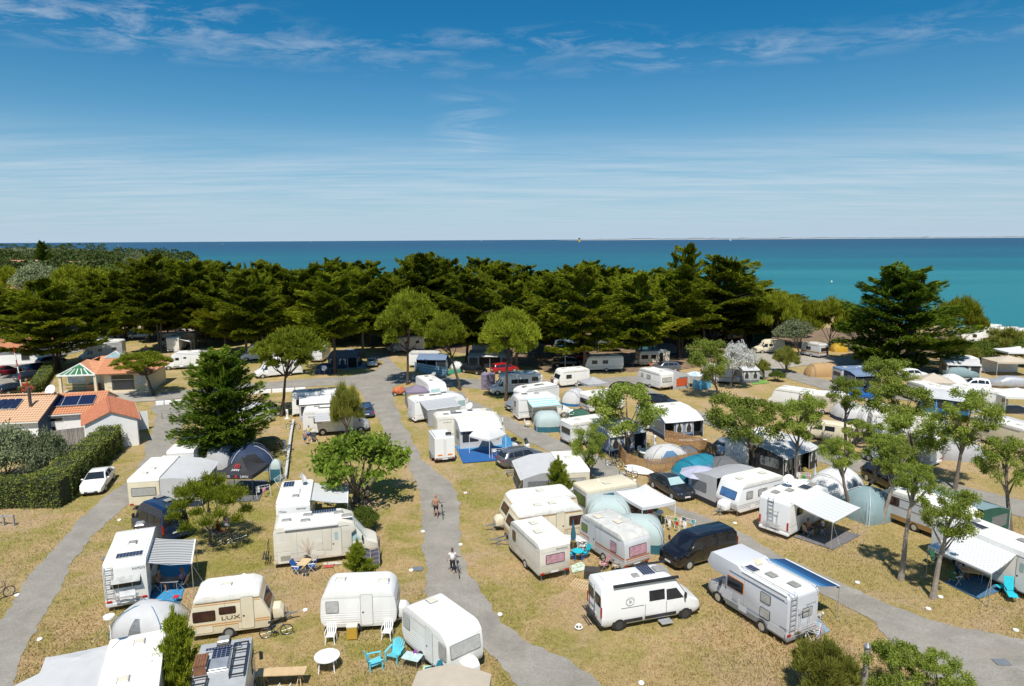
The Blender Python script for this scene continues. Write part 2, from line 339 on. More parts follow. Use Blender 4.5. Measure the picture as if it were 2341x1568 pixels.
def sea_mat():
 m,t,b,o=newmat('sea_water');v=ocoord(t);sp=tn(t,'ShaderNodeSeparateXYZ');t.links.new(v,sp.inputs[0])
 mr=tn(t,'ShaderNodeMapRange');mr.inputs[1].default_value=150;mr.inputs[2].default_value=3200;t.links.new(sp.outputs[1],mr.inputs[0])
 mp=tn(t,'ShaderNodeMapping');mp.inputs['Scale'].default_value=(.0011,.0045,1);t.links.new(v,mp.inputs[0])
 band=tnoise(t,1.0,4,.55,mp.outputs[0],.4)
 ad=tn(t,'ShaderNodeMath',operation='MULTIPLY_ADD');t.links.new(tramp(t,band,[(.3,0),(.7,1)]),ad.inputs[0]);ad.inputs[1].default_value=-.30;t.links.new(mr.outputs[0],ad.inputs[2])
 ad2=tn(t,'ShaderNodeMath',operation='ADD',use_clamp=True);t.links.new(ad.outputs[0],ad2.inputs[0]);ad2.inputs[1].default_value=.15
 c=tramp(t,ad2.outputs[0],[(0,(.014,.165,.190)),(.08,(.002,.125,.155)),(.25,(.0005,.090,.130)),(.55,(.0005,.058,.115)),(1,(.0005,.036,.100))])
 mp2=tn(t,'ShaderNodeMapping');mp2.inputs['Scale'].default_value=(.03,.11,1);t.links.new(v,mp2.inputs[0])
 c=mixc(t,tramp(t,tnoise(t,1.0,8,.75,mp2.outputs[0]),[(.4,0),(.8,.35)]),c,(.03,.19,.23))
 t.links.new(c,b.inputs['Base Color']);b.inputs['Roughness'].default_value=.32;b.inputs['IOR'].default_value=1.33;b.inputs['Specular IOR Level'].default_value=.05
 bumpit(t,b,tnoise(t,.35,8,.7,v),.6,.6);return m
SEAZ=-7.0
MB().add([(-40000,40,SEAZ),(40000,40,SEAZ),(60000,60000,SEAZ),(-60000,60000,SEAZ)],[(0,1,2,3)]).build('sea',sea_mat())['kind']='structure'
mb=MB();pr=random.Random(3);lo=[];hi=[];top=[]
for i in range(121):
 x=1300+i*18500/120;y=19500-i*18;h=16+8*pr.random()+(10 if pr.random()>.8 else 0);h*=min(1,i/12+.1)
 lo.append((x,y,SEAZ));hi.append((x,y+40,SEAZ+h*.55));top.append((x,y+200,SEAZ+h*1.5))
mb.grid([lo,hi]);mb.grid([hi,top],1);mb.grid([top,[(x,y+900,SEAZ)for x,y,z in top]],1)
mb.build('far_coast',[M('far_sand',(.40,.38,.34),.9),M('far_scrub',(.13,.17,.20),.9)])['kind']='structure'
class Pose(tuple):fit=None
def pose(edge,pa,pb,Lg,W,z=.35,dirp=None):
 a,b=P(*pa,z),P(*pb,z);e=(b-a);e.z=0;e.normalize();mid=(a+b)/2
 if dirp:
  q0,q1=P(*dirp[0],dirp[2]),P(*dirp[1],dirp[2]);f=(q1-q0).normalized()
  e=Vector((f.y,-f.x,0))if edge in('rear','front')else f
 n=Vector((-e.y,e.x,0))
 if n.dot(mid)<0:n=-n
 if edge=='rear':f=n;c=mid+n*Lg/2
 elif edge=='front':f=-n;c=mid+n*Lg/2
 elif edge=='left':f=Vector((-n.y,n.x,0));c=mid+n*W/2
 else:f=Vector((n.y,-n.x,0));c=mid+n*W/2
 c.z=0;r=Pose((c,math.atan2(f.y,f.x)));D=(b-a).length
 if edge in('left','right')and D/Lg>.62:r.fit=min(Lg,D*1.05+.2)
 return r
def fitl(p,L):return getattr(p,'fit',None)or L
WHITE=M('white_paint',(.80,.79,.76),.35,.03,1.2,dirt=.10,coat=.2)
WHITE2=M('clean_white_paint',(.83,.83,.82),.28,.02,1.2,coat=.4)
CREAM=M('cream_paint',(.72,.64,.47),.4,.05,1.5,dirt=.16)
BEIGE=M('beige_paint',(.60,.52,.41),.4,.04,1.5,dirt=.1)
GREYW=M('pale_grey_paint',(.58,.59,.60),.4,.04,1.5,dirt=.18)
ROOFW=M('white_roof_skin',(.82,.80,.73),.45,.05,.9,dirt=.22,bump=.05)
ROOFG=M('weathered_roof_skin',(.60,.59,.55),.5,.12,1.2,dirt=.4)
BLACKP=M('black_plastic',(.025,.025,.027),.5,.2,6)
GREYP=M('grey_plastic',(.22,.22,.22),.5,.1,6)
RUB=M('tyre_rubber',(.022,.022,.022),.85,.2,9)
ALU=M('bare_aluminium',(.62,.63,.64),.38,.06,5,metal=.7)
STEEL=M('galvanised_steel',(.42,.43,.44),.45,.12,8,metal=.7)
GLASS=M('dark_window_glass',(.018,.022,.028),.06,.3,1.2,spec=.8)
GLASSB=M('smoked_brown_glass',(.060,.028,.020),.10,.35,2.2,spec=.7)
GLASSL=M('window_with_pale_blind',(.42,.42,.40),.14,.22,2.5,spec=.6)
GLASSP=M('window_with_pink_curtain',(.50,.28,.33),.16,.35,4,spec=.6)
GLASSG=M('window_with_green_blind',(.13,.19,.05),.2,.2,2,spec=.6)
GLASST=M('screen_cover_pale_teal',(.36,.50,.50),.3,.1,1.5,spec=.5)
SILV=M('silver_thermal_mat',(.55,.56,.57),.3,.25,18,metal=.5,bump=.5,bsc=16)
CURT=M('window_lace_curtain',(.46,.46,.44),.3,.16,5,spec=.5)
REDL=M('red_tail_lamp',(.42,.012,.010),.15,.2,8,spec=.7)
ORL=M('amber_reflector',(.75,.22,.03),.25,.1,8)
LAMP=M('clear_headlamp',(.55,.57,.60),.08,.2,12,spec=.8)
PLATE=M('number_plate_white',(.72,.73,.76),.4,.1,30)
PLATEY=M('number_plate_yellow',(.75,.55,.06),.4,.1,30)
SOLAR=M('solar_cells',(.012,.018,.050),.12,.3,8,spec=.7)
HATCH=M('cream_hatch_plastic',(.66,.62,.50),.3,.08,5)
HATCHD=M('smoked_hatch_plastic',(.30,.29,.26),.2,.2,5)
BLUEP=M('navy_metallic_paint',(.012,.035,.10),.22,.1,2,coat=.8,metal=.4)
BLACKC=M('black_metallic_paint',(.008,.008,.011),.16,.2,2,coat=1)
GREYC=M('grey_metallic_paint',(.085,.09,.10),.25,.1,2,coat=.8,metal=.5)
SILC=M('silver_metallic_paint',(.38,.40,.42),.3,.08,2,coat=.6,metal=.5)
MIDG=M('steel_grey_metallic_paint',(.17,.18,.20),.28,.08,2,coat=.8,metal=.5)
DKG=M('dark_grey_metallic_paint',(.030,.034,.042),.22,.1,2,coat=.9,metal=.4)
REDC=M('red_car_paint',(.38,.008,.012),.22,.1,2,coat=.8)
BLUEC=M('bright_blue_car_paint',(.01,.12,.42),.22,.1,2,coat=.8)
INK=M('dark_print',(.04,.04,.05),.5,.1);INKG=M('grey_print',(.25,.26,.28),.5,.1);INKW=M('white_print',(.8,.8,.8),.5,.05)
PLCOL={}
def wheels(t,xs,W,r=.33,rim=ALU,w=.2,arch=BLACKP,proud=.01):
 tm=MB();tm.cyl((0,0,0),(0,1,0),r,w,20);tme=tm.mesh('tyre',RUB,True,.02,1)
 rm=MB();rm.cyl((0,0,0),(0,1,0),r*.62,.02,18)
 for k in range(6):
  a=k*PI/3;rm.bar((math.cos(a)*r*.08,0,math.sin(a)*r*.08),(math.cos(a)*r*.6,0,math.sin(a)*r*.6),.035,.05)
 rm.cyl((0,0,0),(0,1,0),r*.16,.05,10)
 rme=rm.mesh('rim',rim,False)
 for x in xs:
  for s in(-1,1):
   if arch:
    a=MB();pts=[(x+(r+.09)*math.cos(q),r+(r+.09)*math.sin(q))for q in[PI*(-.12)+PI*1.24*i/12 for i in range(13)]]
    y0=s*(W/2-.12);y1=s*(W/2+.006)
    a.prism(pts,min(y0,y1),max(y0,y1));a.build('dark_well_disc',arch,t)  # black disc stands in for the shaded, uncut wheel well
   wh=inst('wheel',tme,t,(x,s*(W/2+proud-w/2+.012),r));inst('rim',rme,wh,(0,s*(w/2-.005),0))
   wh.name='tyre'
def xat(prof,z,front):
 """x of the body outline at height z on its front or rear side"""
 xs=[]
 for(x0,z0),(x1,z1)in zip(prof,prof[1:]+prof[:1]):
  if(z0-z)*(z1-z)<=0 and abs(z1-z0)>1e-6:xs.append(x0+(x1-x0)*(z-z0)/(z1-z0))
 return max(xs)if front else min(xs)
def roundpoly(prof,r,n=3):
 """side outline with its corners rounded; r may be a number or one per corner"""
 out=[];k=len(prof)
 for i in range(k):
  p0,p1,p2=(Vector((*prof[(i+d)%k],0))for d in(-1,0,1));rr=r[i]if isinstance(r,(list,tuple))else r
  a=(p0-p1);b=(p2-p1);d=min(rr,a.length*.45,b.length*.45)
  if d<.01:out.append((p1.x,p1.y));continue
  a=p1+a.normalized()*d;b=p1+b.normalized()*d
  for j in range(n+1):
   u=j/n;q=a*(1-u)**2+p1*2*u*(1-u)+b*u*u;out.append((q.x,q.y))
 return out
def window(t,side,W,prof,x,z,w,h,glass=GLASS,frame=BLACKP,r=.05,name='window'):
 """side L or R: x is along the body; F or B: x is across (y)"""
 if side in 'LR':
  s=1 if side=='L' else-1;O=Vector((x,s*W/2,z));U=UX;V=UZ;Nn=UY*s
 else:
  f=side=='F';x0=xat(prof,z-h/2*.9,f);x1=xat(prof,z+h/2*.9,f)
  V=Vector((x1-x0,0,h*.9)).normalized();Nn=Vector((V.z,0,-V.x))*(1 if f else-1);O=Vector(((x0+x1)/2,x,z));U=UY
 mb=MB();slab(mb,O,U,V,Nn,w+.07,h+.07,.035,r+.02,off=-.012);fo=mb.build(name,frame,t)
 mb=MB();slab(mb,O,U,V,Nn,w,h,.018,r,off=.022);mb.build('pane',glass,fo);return fo
def roofbox(t,name,x,y,z,a,b,h,mat,frame=None):
 o=None
 if frame:
  mb=MB();mb.box(x-a/2-.04,y-b/2-.04,z-.02,x+a/2+.04,y+b/2+.04,z+.035);o=mb.build(name,frame,t,bevel=.01,seg=1)
  mb=MB();mb.box(x-a/2,y-b/2,z+.034,x+a/2,y+b/2,z+h);mb.build('lid',mat,o,bevel=.03,seg=1);return o
 mb=MB();mb.box(x-a/2,y-b/2,z-.02,x+a/2,y+b/2,z+h);return mb.build(name,mat,t,bevel=.03,seg=1)
def dish(t,x,y,z,r=.42,tilt=40,az=200,mat=WHITE,top=False,label=None):
 """satellite dish on a short post"""
 if top:
  o=thing('satellite_dish',label,'satellite dish',(x,y,z))if label else t;x=y=z=0
 else:o=t
 mb=MB();d=Vector((math.cos(R(az))*math.cos(R(tilt)),math.sin(R(az))*math.cos(R(tilt)),math.sin(R(tilt))))
 c=Vector((x,y,z+(.55 if not top else 1.0)));up=UZ if abs(d.z)<.95 else UX;u=d.cross(up).normalized();v=u.cross(d);rows=[]
 for j in range(5):
  q=j/4;rows.append([tuple(c+(u*math.cos(2*PI*i/18)+v*math.sin(2*PI*i/18))*r*q+d*(.22*r*q*q))for i in range(19)])
 mb.grid(rows)
 p=MB();p.tube([(x,y,z),(x,y,z+(.5 if not top else .95)),tuple(c)],.03);p.tube([tuple(c-v*r*.8),tuple(c+d*r*.9-v*r*.25)],.015);p.obox(c+d*r*.9-v*r*.25,u,v,d,.07,.07,.12)
 dd=mb.build('dish_reflector' if top else 'satellite_dish',mat,o,True,solid=.015);p.build('dish_mount' if top else 'mount',STEEL,o if top else dd);return o
def solar(t,x,y,z,a,b,nx=4,ny=2,frame=ALU,tiltx=0):
 mb=MB();mb.box(x-a/2,y-b/2,z,x+a/2,y+b/2,z+.05);o=mb.build('solar_panel',frame,t)
 mb=MB()
 for i in range(nx):
  for j in range(ny):
   w=a/nx;h=b/ny;mb.box(x-a/2+i*w+.012,y-b/2+j*h+.012,z+.045,x-a/2+(i+1)*w-.012,y-b/2+(j+1)*h-.012,z+.056)
 mb.build('solar_cells',SOLAR,o);return o
def ladder(t,x,y,z0,z1,w=.4,mat=ALU,n=7):
 mb=MB()
 for s in(-1,1):mb.tube([(x+.02,y+s*w/2,z0),(x-.1,y+s*w/2,z0+.1),(x-.1,y+s*w/2,z1-.1),(x+.12,y+s*w/2,z1)],.02)
 for i in range(n):mb.bar((x-.1,y-w/2,z0+.2+(z1-z0-.4)*i/(n-1)),(x-.1,y+w/2,z0+.2+(z1-z0-.4)*i/(n-1)),.03)
 mb.build('ladder',mat,t)
def bikerack(t,x,y,z,w=1.3,mat=ALU):
 mb=MB()
 for s in(-1,1):mb.tube([(x,y+s*.35,z+1.0),(x-.16,y+s*.35,z+1.0),(x-.16,y+s*.35,z),(x-.5,y+s*.35,z),(x,y+s*.35,z-.25)],.018)
 for i in range(3):mb.bar((x-.2-.14*i,y-w/2,z+.03),(x-.2-.14*i,y+w/2,z+.03),.07,.03)
 mb.bar((x-.16,y-w/2+.2,z+.95),(x-.16,y+w/2-.2,z+.95),.03);mb.build('bike_rack',mat,t)
def taillights(t,W,prof,z=.62,mat=REDL,w=.28,h=.12,vert=False):
 for s in(-1,1):
  x=xat(prof,z,False);mb=MB()
  if vert:slab(mb,(x,s*(W/2-.09),z+.25),UY,UZ,-UX,.12,.6,.04,.04,off=-.01)
  else:slab(mb,(x,s*(W/2-w/2-.06),z),UY,UZ,-UX,w,h,.04,.03,off=-.01)
  mb.build('tail_light',mat,t)
def plate(t,x,y,z,nx=-1,txt=None,mat=PLATE):
 mb=MB();slab(mb,(x,y,z),UY,UZ,UX*nx,.52,.115,.02,.01);o=mb.build('number_plate',mat,t)
def base_color(rgb,name,**k):return M(name,rgb,**k)
SEAM=M('panel_seam_grey',(.33,.33,.32),.6,.1)
def seams(t,W,l0,l1,zb,H,body,n=2):
 for s in(-1,1):
  for k in range(n):x=lerp(l0,l1,(k+1)/(n+1)+.04*s);mb=MB();mb.box(x-.009,s*W/2-.003,zb+.05,x+.009,s*W/2+.004,H-.3);mb.build('panel_seam',SEAM,t)
  mb=MB();mb.box(l0+.1,s*W/2-.003,zb+.56,l1,s*W/2+.005,zb+.58);mb.build('panel_seam',SEAM,t)
  for x,w_,h_ in((lerp(l0,l1,.16),.8,.36),(lerp(l0,l1,.72),.6,.34)):
   mb=MB();slab(mb,(x,s*W/2,zb+.30),UX,UZ,UY*s,w_+.04,h_+.04,.010,.05,off=-.002);o=mb.build('locker',SEAM,t);mb=MB();slab(mb,(x,s*W/2,zb+.30),UX,UZ,UY*s,w_,h_,.010,.04,off=.002);mb.build('locker_door',body,o)
  mb=MB();mb.box(l0+.2,s*(W/2)-.02,H-.34,l1-.1,s*W/2+.022,H-.31);mb.build('awning_rail',ALU,t)
def caravan(name,label,pose_,L=5.0,W=2.15,H=2.55,style='box',body=WHITE,roof=ROOFW,stripes=(),wins=(),ends='FB',endwin=GLASS,endw=None,endh=.55,endz=None,door=None,hatches=((.25,0),(-.25,0)),hatchm=HATCH,hitch=True,frame=BLACKP,wheelx=-.05,box=True,cat='caravan',group=None,doormat=None,ribs=(),skirt=None,rim=ALU,beltz=None,plates=True,zb=.36,seam=.3,bev=.035):
 c,hd=pose_;L=fitl(pose_,L);t=thing(name,label,cat,c,hd,group);l=L/2
 S={'box':[(l,zb+.15),(l+.02,1.35),(l-.12,H-.12),(l-.3,H),(-l+.2,H),(-l,H-.12),(-l,zb+.1),(-l+.15,zb),(l-.15,zb)],'slant':[(l-.02,zb+.2),(l+.05,1.15),(l-.42,H-.25),(l-.8,H),(-l+.25,H-.02),(-l+.02,H-.2),(-l-.02,1.2),(-l+.1,zb+.05),(l-.25,zb)],'trap':[(l-.05,zb+.15),(l,1.05),(l-.55,H-.22),(l-1.0,H),(-l+.75,H),(-l+.35,H-.22),(-l,1.05),(-l+.12,zb),(l-.12,zb)],'round':[(l,zb+.3),(l+.02,1.4),(l-.1,H-.35),(l-.5,H),(-l+.5,H),(-l+.08,H-.35),(-l,1.4),(-l,zb+.3),(-l+.3,zb),(l-.3,zb)],'folding':[(l,zb),(l,H-.16),(l-.05,H),(-l+.05,H),(-l,H-.16),(-l,zb)]}[style]
 rr={'round':.42,'box':.22,'slant':.25,'trap':.12,'folding':.03}[style]
 prof=roundpoly(S,rr,4);mb=MB();mb.prism(prof,-W/2,W/2);mb.build('body',body,t,bevel=bev,seg=2,smooth=True)
 zt=H-seam;up=[p for p in prof if p[1]>=zt-.001];fr=(xat(prof,zt,True),zt);re=(xat(prof,zt,False),zt)
 up=sorted(up,key=lambda p:-p[0]);up=[fr]+[p for p in up if abs(p[0]-fr[0])+abs(p[1]-fr[1])>.02 and abs(p[0]-re[0])+abs(p[1]-re[1])>.02]+[re]
 cx=sum(p[0]for p in up)/len(up);up=[(cx+(x-cx)*1.004,z+.012)for x,z in up]
 mb=MB();mb.prism(up,-W/2-.012,W/2+.012);mb.build('roof',roof,t,bevel=bev,seg=2,smooth=True)
 for(z,h,m)in stripes:
  for s in(-1,1):
   mb=MB();x0,x1=xat(prof,z,False)+.05,xat(prof,z,True)-.05;mb.box(x0,s*(W/2)-.004,z-h/2,x1,s*(W/2)+.004,z+h/2);mb.build('stripe',m,t)
  for f in(False,True):
   x=xat(prof,z,f);mb=MB();mb.box(x-.006,-W/2+.1,z-h/2,x+.006,W/2-.1,z+h/2);mb.build('stripe',m,t)
 if ribs:
  mb=MB()
  for z in np.arange(ribs[0],ribs[1],ribs[2]):
   for s in(-1,1):mb.box(xat(prof,z,False)+.06,s*W/2-.008,z,xat(prof,z,True)-.06,s*W/2+.009,z+ribs[2]*.3)
  mb.build('cladding_rib',body,t)
 if skirt:
  for s in(-1,1):
   mb=MB();mb.box(xat(prof,.6,False)+.06,s*W/2-.006,zb+.03,xat(prof,.6,True)-.06,s*W/2+.006,.72);mb.build('lower_panel',skirt,t)
 for wd in wins:
  side,fx,z,ww,hh=wd[:5];g=wd[5]if len(wd)>5 else GLASS
  window(t,side,W,prof,fx*L,z,ww,hh,g,frame)
 ez=endz or H*.62
 for e in ends:window(t,e,W,prof,0,ez,endw or W*.72,endh,endwin,frame)
 if door:
  side,fx=door[:2];s=1 if side=='L' else-1;dw,dh=.62,H-zb-.35
  mb=MB();slab(mb,(fx*L,s*W/2,zb+.1+dh/2),UX,UZ,UY*s,dw+.05,dh+.05,.02,.1,off=-.008);f=mb.build('door',GREYP,t)
  mb=MB();slab(mb,(fx*L,s*W/2,zb+.1+dh/2),UX,UZ,UY*s,dw,dh,.02,.09,off=.002);mb.build('door_leaf',doormat or body,f)
  mb=MB();mb.box(fx*L-.24,s*(W/2+.02)-.01,1.15,fx*L-.15,s*(W/2+.02)+.02,1.24);mb.build('handle',BLACKP,f)
  if len(door)>2:window(t,side,W,prof,fx*L,H-.75,.3,.5,GLASS,frame)
 for hx,hy in hatches:roofbox(t,'roof_hatch',hx*L,hy*W,H+.012,.5,.42,.09,hatchm,ALU)
 roofbox(t,'roof_vent',.05*L,-.3*W,H+.01,.14,.14,.1,WHITE)
 wheels(t,[wheelx*L],W-.02,.32,rim)
 taillights(t,W,prof,zb+.22)
 if style!='folding' and not ribs:seams(t,W,-l+.25,l-.35,zb,H,body,1)
 if plates:plate(t,xat(prof,zb+.25,False),0,zb+.25)
 if hitch:
  mb=MB();mb.bar((l-.3,.6,zb),(l+.95,.03,.42),.06,.09);mb.bar((l-.3,-.6,zb),(l+.95,-.03,.42),.06,.09);mb.bar((l+.9,0,.42),(l+1.3,0,.44),.09,.08);mb.build('drawbar',STEEL,t)
  mb=MB();mb.tube([(l+.75,.1,.75),(l+.75,.1,.15)],.03);mb.cyl((l+.75,.1,.11),(0,1,0),.11,.07,12);mb.build('jockey_wheel',STEEL,t)
  if box:mb=MB();mb.prism([(l+.02,.45),(l+.62,.45),(l+.6,.8),(l+.4,1.02),(l+.02,1.05)],-.42,.42);mb.build('gas_locker',body,t,bevel=.05,smooth=True)
 mb=MB()
 for sx in(-1,1):
  for sy in(-1,1):mb.bar((sx*(l-.35),sy*.8,zb+.02),(sx*(l-.22),sy*.85,.02),.05)
 mb.build('corner_steady',STEEL,t)
 return t
def shell(st,mb,mi=0,ends=True):
 """smooth body from cross sections: (x, z_bottom, z_belt, z_top, half width at belt, half width at roof)"""
 rows=[]
 for x,zb,zbt,zt,hw,hr in st:
  pts=[(hw*.86,zb),(hw*.985,zb+.16),(hw*1.0,(zb+zbt)/2),(hw*.985,zbt),(hr,zt-min(.06,(zt-zbt)*.4+.005)),(hr*.86,zt),(hr*.45,zt+.018),(0,zt+.022)]
  r=[(x,y,z)for y,z in pts];rows.append([(x,-y,z)for y,z in pts[:-1]]+r[::-1])
 mb.grid(rows,mi)
 if ends:
  for r in(rows[0],rows[-1]):mb.add(r,[tuple(range(len(r)))],mi)
 b=[]
 for r in rows:b.append([r[0],r[-1]])
 mb.grid(b,mi);return rows
def lerp(a,b,t):return a+(b-a)*t
def interp(tab,x):
 if x<=tab[0][0]:return tab[0][1]
 for(a,u),(b,v)in zip(tab,tab[1:]):
  if x<=b:return u+(v-u)*(x-a)/(b-a)
 return tab[-1][1]
def glasspanel(t,name,pts,mat,off=.012):
 """pane following the four corners given, standing just proud of the shell"""
 a,b,c,d=map(Vector,pts);n=(b-a).cross(d-a).normalized();mid=(a+b+c+d)/4
 if n.dot(mid-Vector((mid.x*.8,0,.6)))<0:n=-n
 mb=MB();q=[a,b,c,d];mb.add([p+n*off for p in q]+[p-n*.02 for p in q],[(0,1,2,3),(7,6,5,4),(0,4,5,1),(1,5,6,2),(2,6,7,3),(3,7,4,0)]);return mb.build(name,mat,t)
CARS={'sedan':dict(top=[(0,.40),(.02,.50),(.10,.60),(.27,.68),(.44,.965),(.56,1),(.70,.96),(.86,.745),(.97,.70),(1,.42)],ws=(.27,.43),rw=(.71,.85),side=(.31,.82),belt=.64),'estate':dict(top=[(0,.38),(.02,.48),(.10,.60),(.25,.67),(.40,.955),(.55,1),(.80,.96),(.90,.90),(.975,.66),(1,.42)],ws=(.25,.39),rw=(.90,.97),side=(.29,.90),belt=.62),'hatch':dict(top=[(0,.38),(.02,.50),(.10,.60),(.24,.67),(.41,.965),(.56,1),(.80,.95),(.88,.88),(.975,.62),(1,.40)],ws=(.24,.40),rw=(.88,.97),side=(.28,.87),belt=.62),'suv':dict(top=[(0,.42),(.02,.54),(.10,.63),(.24,.68),(.38,.95),(.52,1),(.80,.97),(.88,.92),(.975,.64),(1,.44)],ws=(.24,.37),rw=(.89,.97),side=(.28,.89),belt=.62),'mpv':dict(top=[(0,.36),(.02,.46),(.10,.57),(.18,.62),(.38,.94),(.52,1),(.85,.97),(.92,.92),(.985,.56),(1,.40)],ws=(.18,.37),rw=(.92,.98),side=(.24,.92),belt=.58),}
def car(name,label,pose_,kind='hatch',L=4.3,W=1.8,H=1.5,paint=SILC,glass=GLASS,rim=ALU,group=None,rails=False,screen=None,cat='car',open_=0):
 c,hd=pose_;L=fitl(pose_,L);t=thing(name,label,cat,c,hd,group);K=CARS[kind];X=lambda u:L*(.5-u)
 us=sorted(set([0,.006,.02,.05,.10,.17,1,.994,.98,.95]+[p[0]for p in K['top']]+list(np.linspace(.2,.9,8))))
 st=[];belt=K['belt']*H
 def sec(u):
  zt=interp(K['top'],u)*H;e=min(u,1-u);hw=W/2*(1-.17*max(0,1-e/.10)**2);zb=.22+.08*max(0,1-e/.06)
  cab=max(0,(zt-belt));hr=hw*.93-cab*.40
  return(X(u),zb,min(belt,zt-.05),zt,hw,hr)
 for u in us:st.append(sec(u))
 mb=MB();shell(st,mb);mb.build('body',paint,t,smooth=True)
 def edge(u,top,f=1.0):
  x,zb,zbt,zt,hw,hr=sec(u);a=Vector((x,hw*.985,zbt));b=Vector((x,hr,zt-min(.06,(zt-zbt)*.4)));return a.lerp(b,top)
 a,b=K['ws'];g1,g2=sec(a),sec(b)
 wsp=[(g1[0]-.04,-g1[5]*.9,g1[3]+.05),(g1[0]-.04,g1[5]*.9,g1[3]+.05),(g2[0],g2[5]*.86,g2[3]+.035),(g2[0],-g2[5]*.86,g2[3]+.035)]
 glasspanel(t,'windscreen',wsp,screen or glass)
 a,b=K['rw'];g1,g2=sec(a),sec(b)
 glasspanel(t,'rear_window',[(g1[0],-g1[5]*.85,g1[3]),(g1[0],g1[5]*.85,g1[3]),(g2[0]+.01,g2[5]*.86,g2[3]+.03),(g2[0]+.01,-g2[5]*.86,g2[3]+.03)],glass)
 a,b=K['side'];cuts=[a,lerp(a,b,.42),lerp(a,b,.78),b]
 for i in range(3):
  u0,u1=cuts[i]+.008,cuts[i+1]-.008
  for s in(1,-1):
   f0=.90;k0=.12
   q=[edge(u0,k0),edge(u1,k0),edge(u1 if i<2 else u1-.035,f0),edge(u0+(.10 if i==0 else 0),f0)]
   q=[Vector((p.x,p.y*s,p.z))for p in q]
   glasspanel(t,'side_window',q,glass)
 for s in(1,-1):
  f=sec(.035);mb=MB();slab(mb,(f[0]+.02,s*f[4]*.74,f[3]-.10),Vector((.35*-s*s,s*.94,0)).normalized()*1,UZ,Vector((.94,s*.35,.25)).normalized(),.38,.15,.04,.05,off=-.01);mb.build('headlight',LAMP,t)
  f=sec(.985);mb=MB();slab(mb,(f[0]-.02,s*f[4]*.86,f[2]-.05),Vector((0,1,0)),UZ,-UX,.30,.20,.05,.04,off=-.02);mb.build('tail_light',REDL,t)
  m=edge(K['side'][0]+.03,.15);mb=MB();mb.ball((m.x-.02,s*(m.y+.10),m.z+.03),.07,.11,.075,8,5);mb.build('door_mirror',paint,t,True)
  mb=MB();x0=X(K['side'][0]+.20);y=s*(sec(.5)[4]+.002)
  for q in(0,.24):
   mb.box(X(.50+q)-.10,min(y,y+s*.02),belt*.86,X(.50+q)+.06,max(y,y+s*.02),belt*.86+.03)
  mb.build('handle',paint,t)
 f=sec(0);mb=MB();slab(mb,(f[0]-.005,0,.34),UY,UZ,UX,W*.55,.16,.03,.05);mb.build('front_grille',BLACKP,t)
 mb=MB();slab(mb,(sec(.01)[0]-.0,0,.55),UY,UZ,UX,W*.42,.10,.035,.04);mb.build('front_grille',BLACKP,t)
 plate(t,f[0]+.02,0,.42,1);plate(t,sec(1)[0]-.03,0,.52 if kind=='sedan' else .58,-1)
 mb=MB();f=sec(.995);mb.box(f[0]-.03,-W*.4,.27,f[0]+.03,W*.4,.38);mb.build('bumper_trim',BLACKP,t)
 if rails:
  mb=MB()
  for s in(-1,1):mb.tube([(X(.42),s*sec(.42)[5]*.9,H),(X(.5),s*sec(.5)[5]*.9,H+.06),(X(.82),s*sec(.8)[5]*.9,H+.04),(X(.87),s*sec(.86)[5]*.9,H-.04)],.018)
  mb.build('roof_rail',ALU,t)
 wheels(t,[L*(.5-.19),L*(.5-.79)],W*.97,.32 if H<1.6 else .35,rim,proud=.02)
 return t
VANS={'ducato':dict(top=[(0,.30),(.012,.37),(.05,.42),(.135,.52),(.245,.88),(.29,.96),(.34,.995),(.6,1),(.985,.985),(1,.93)],ws=(.135,.24),belt=.50,tum=.10),'transit':dict(top=[(0,.30),(.012,.38),(.05,.43),(.16,.50),(.26,.80),(.31,.90),(.38,.98),(.6,1),(.97,.97),(1,.88)],ws=(.16,.26),belt=.48,tum=.13),'mini':dict(top=[(0,.36),(.012,.46),(.05,.54),(.15,.62),(.30,.93),(.36,.985),(.6,1),(.96,.97),(1,.86)],ws=(.155,.29),belt=.60,tum=.16),}
def vansec(K,L,W,H,u):
 zt=interp(K['top'],u)*H;e=u;hw=W/2*(1-.14*max(0,1-e/.08)**2-.03*max(0,1-(1-u)/.02));belt=K['belt']*H
 return(L*(.5-u),.26+.06*max(0,1-min(u,1-u)/.05),min(belt,zt-.05),zt,hw,hw*.95-max(0,zt-belt)*K['tum'])
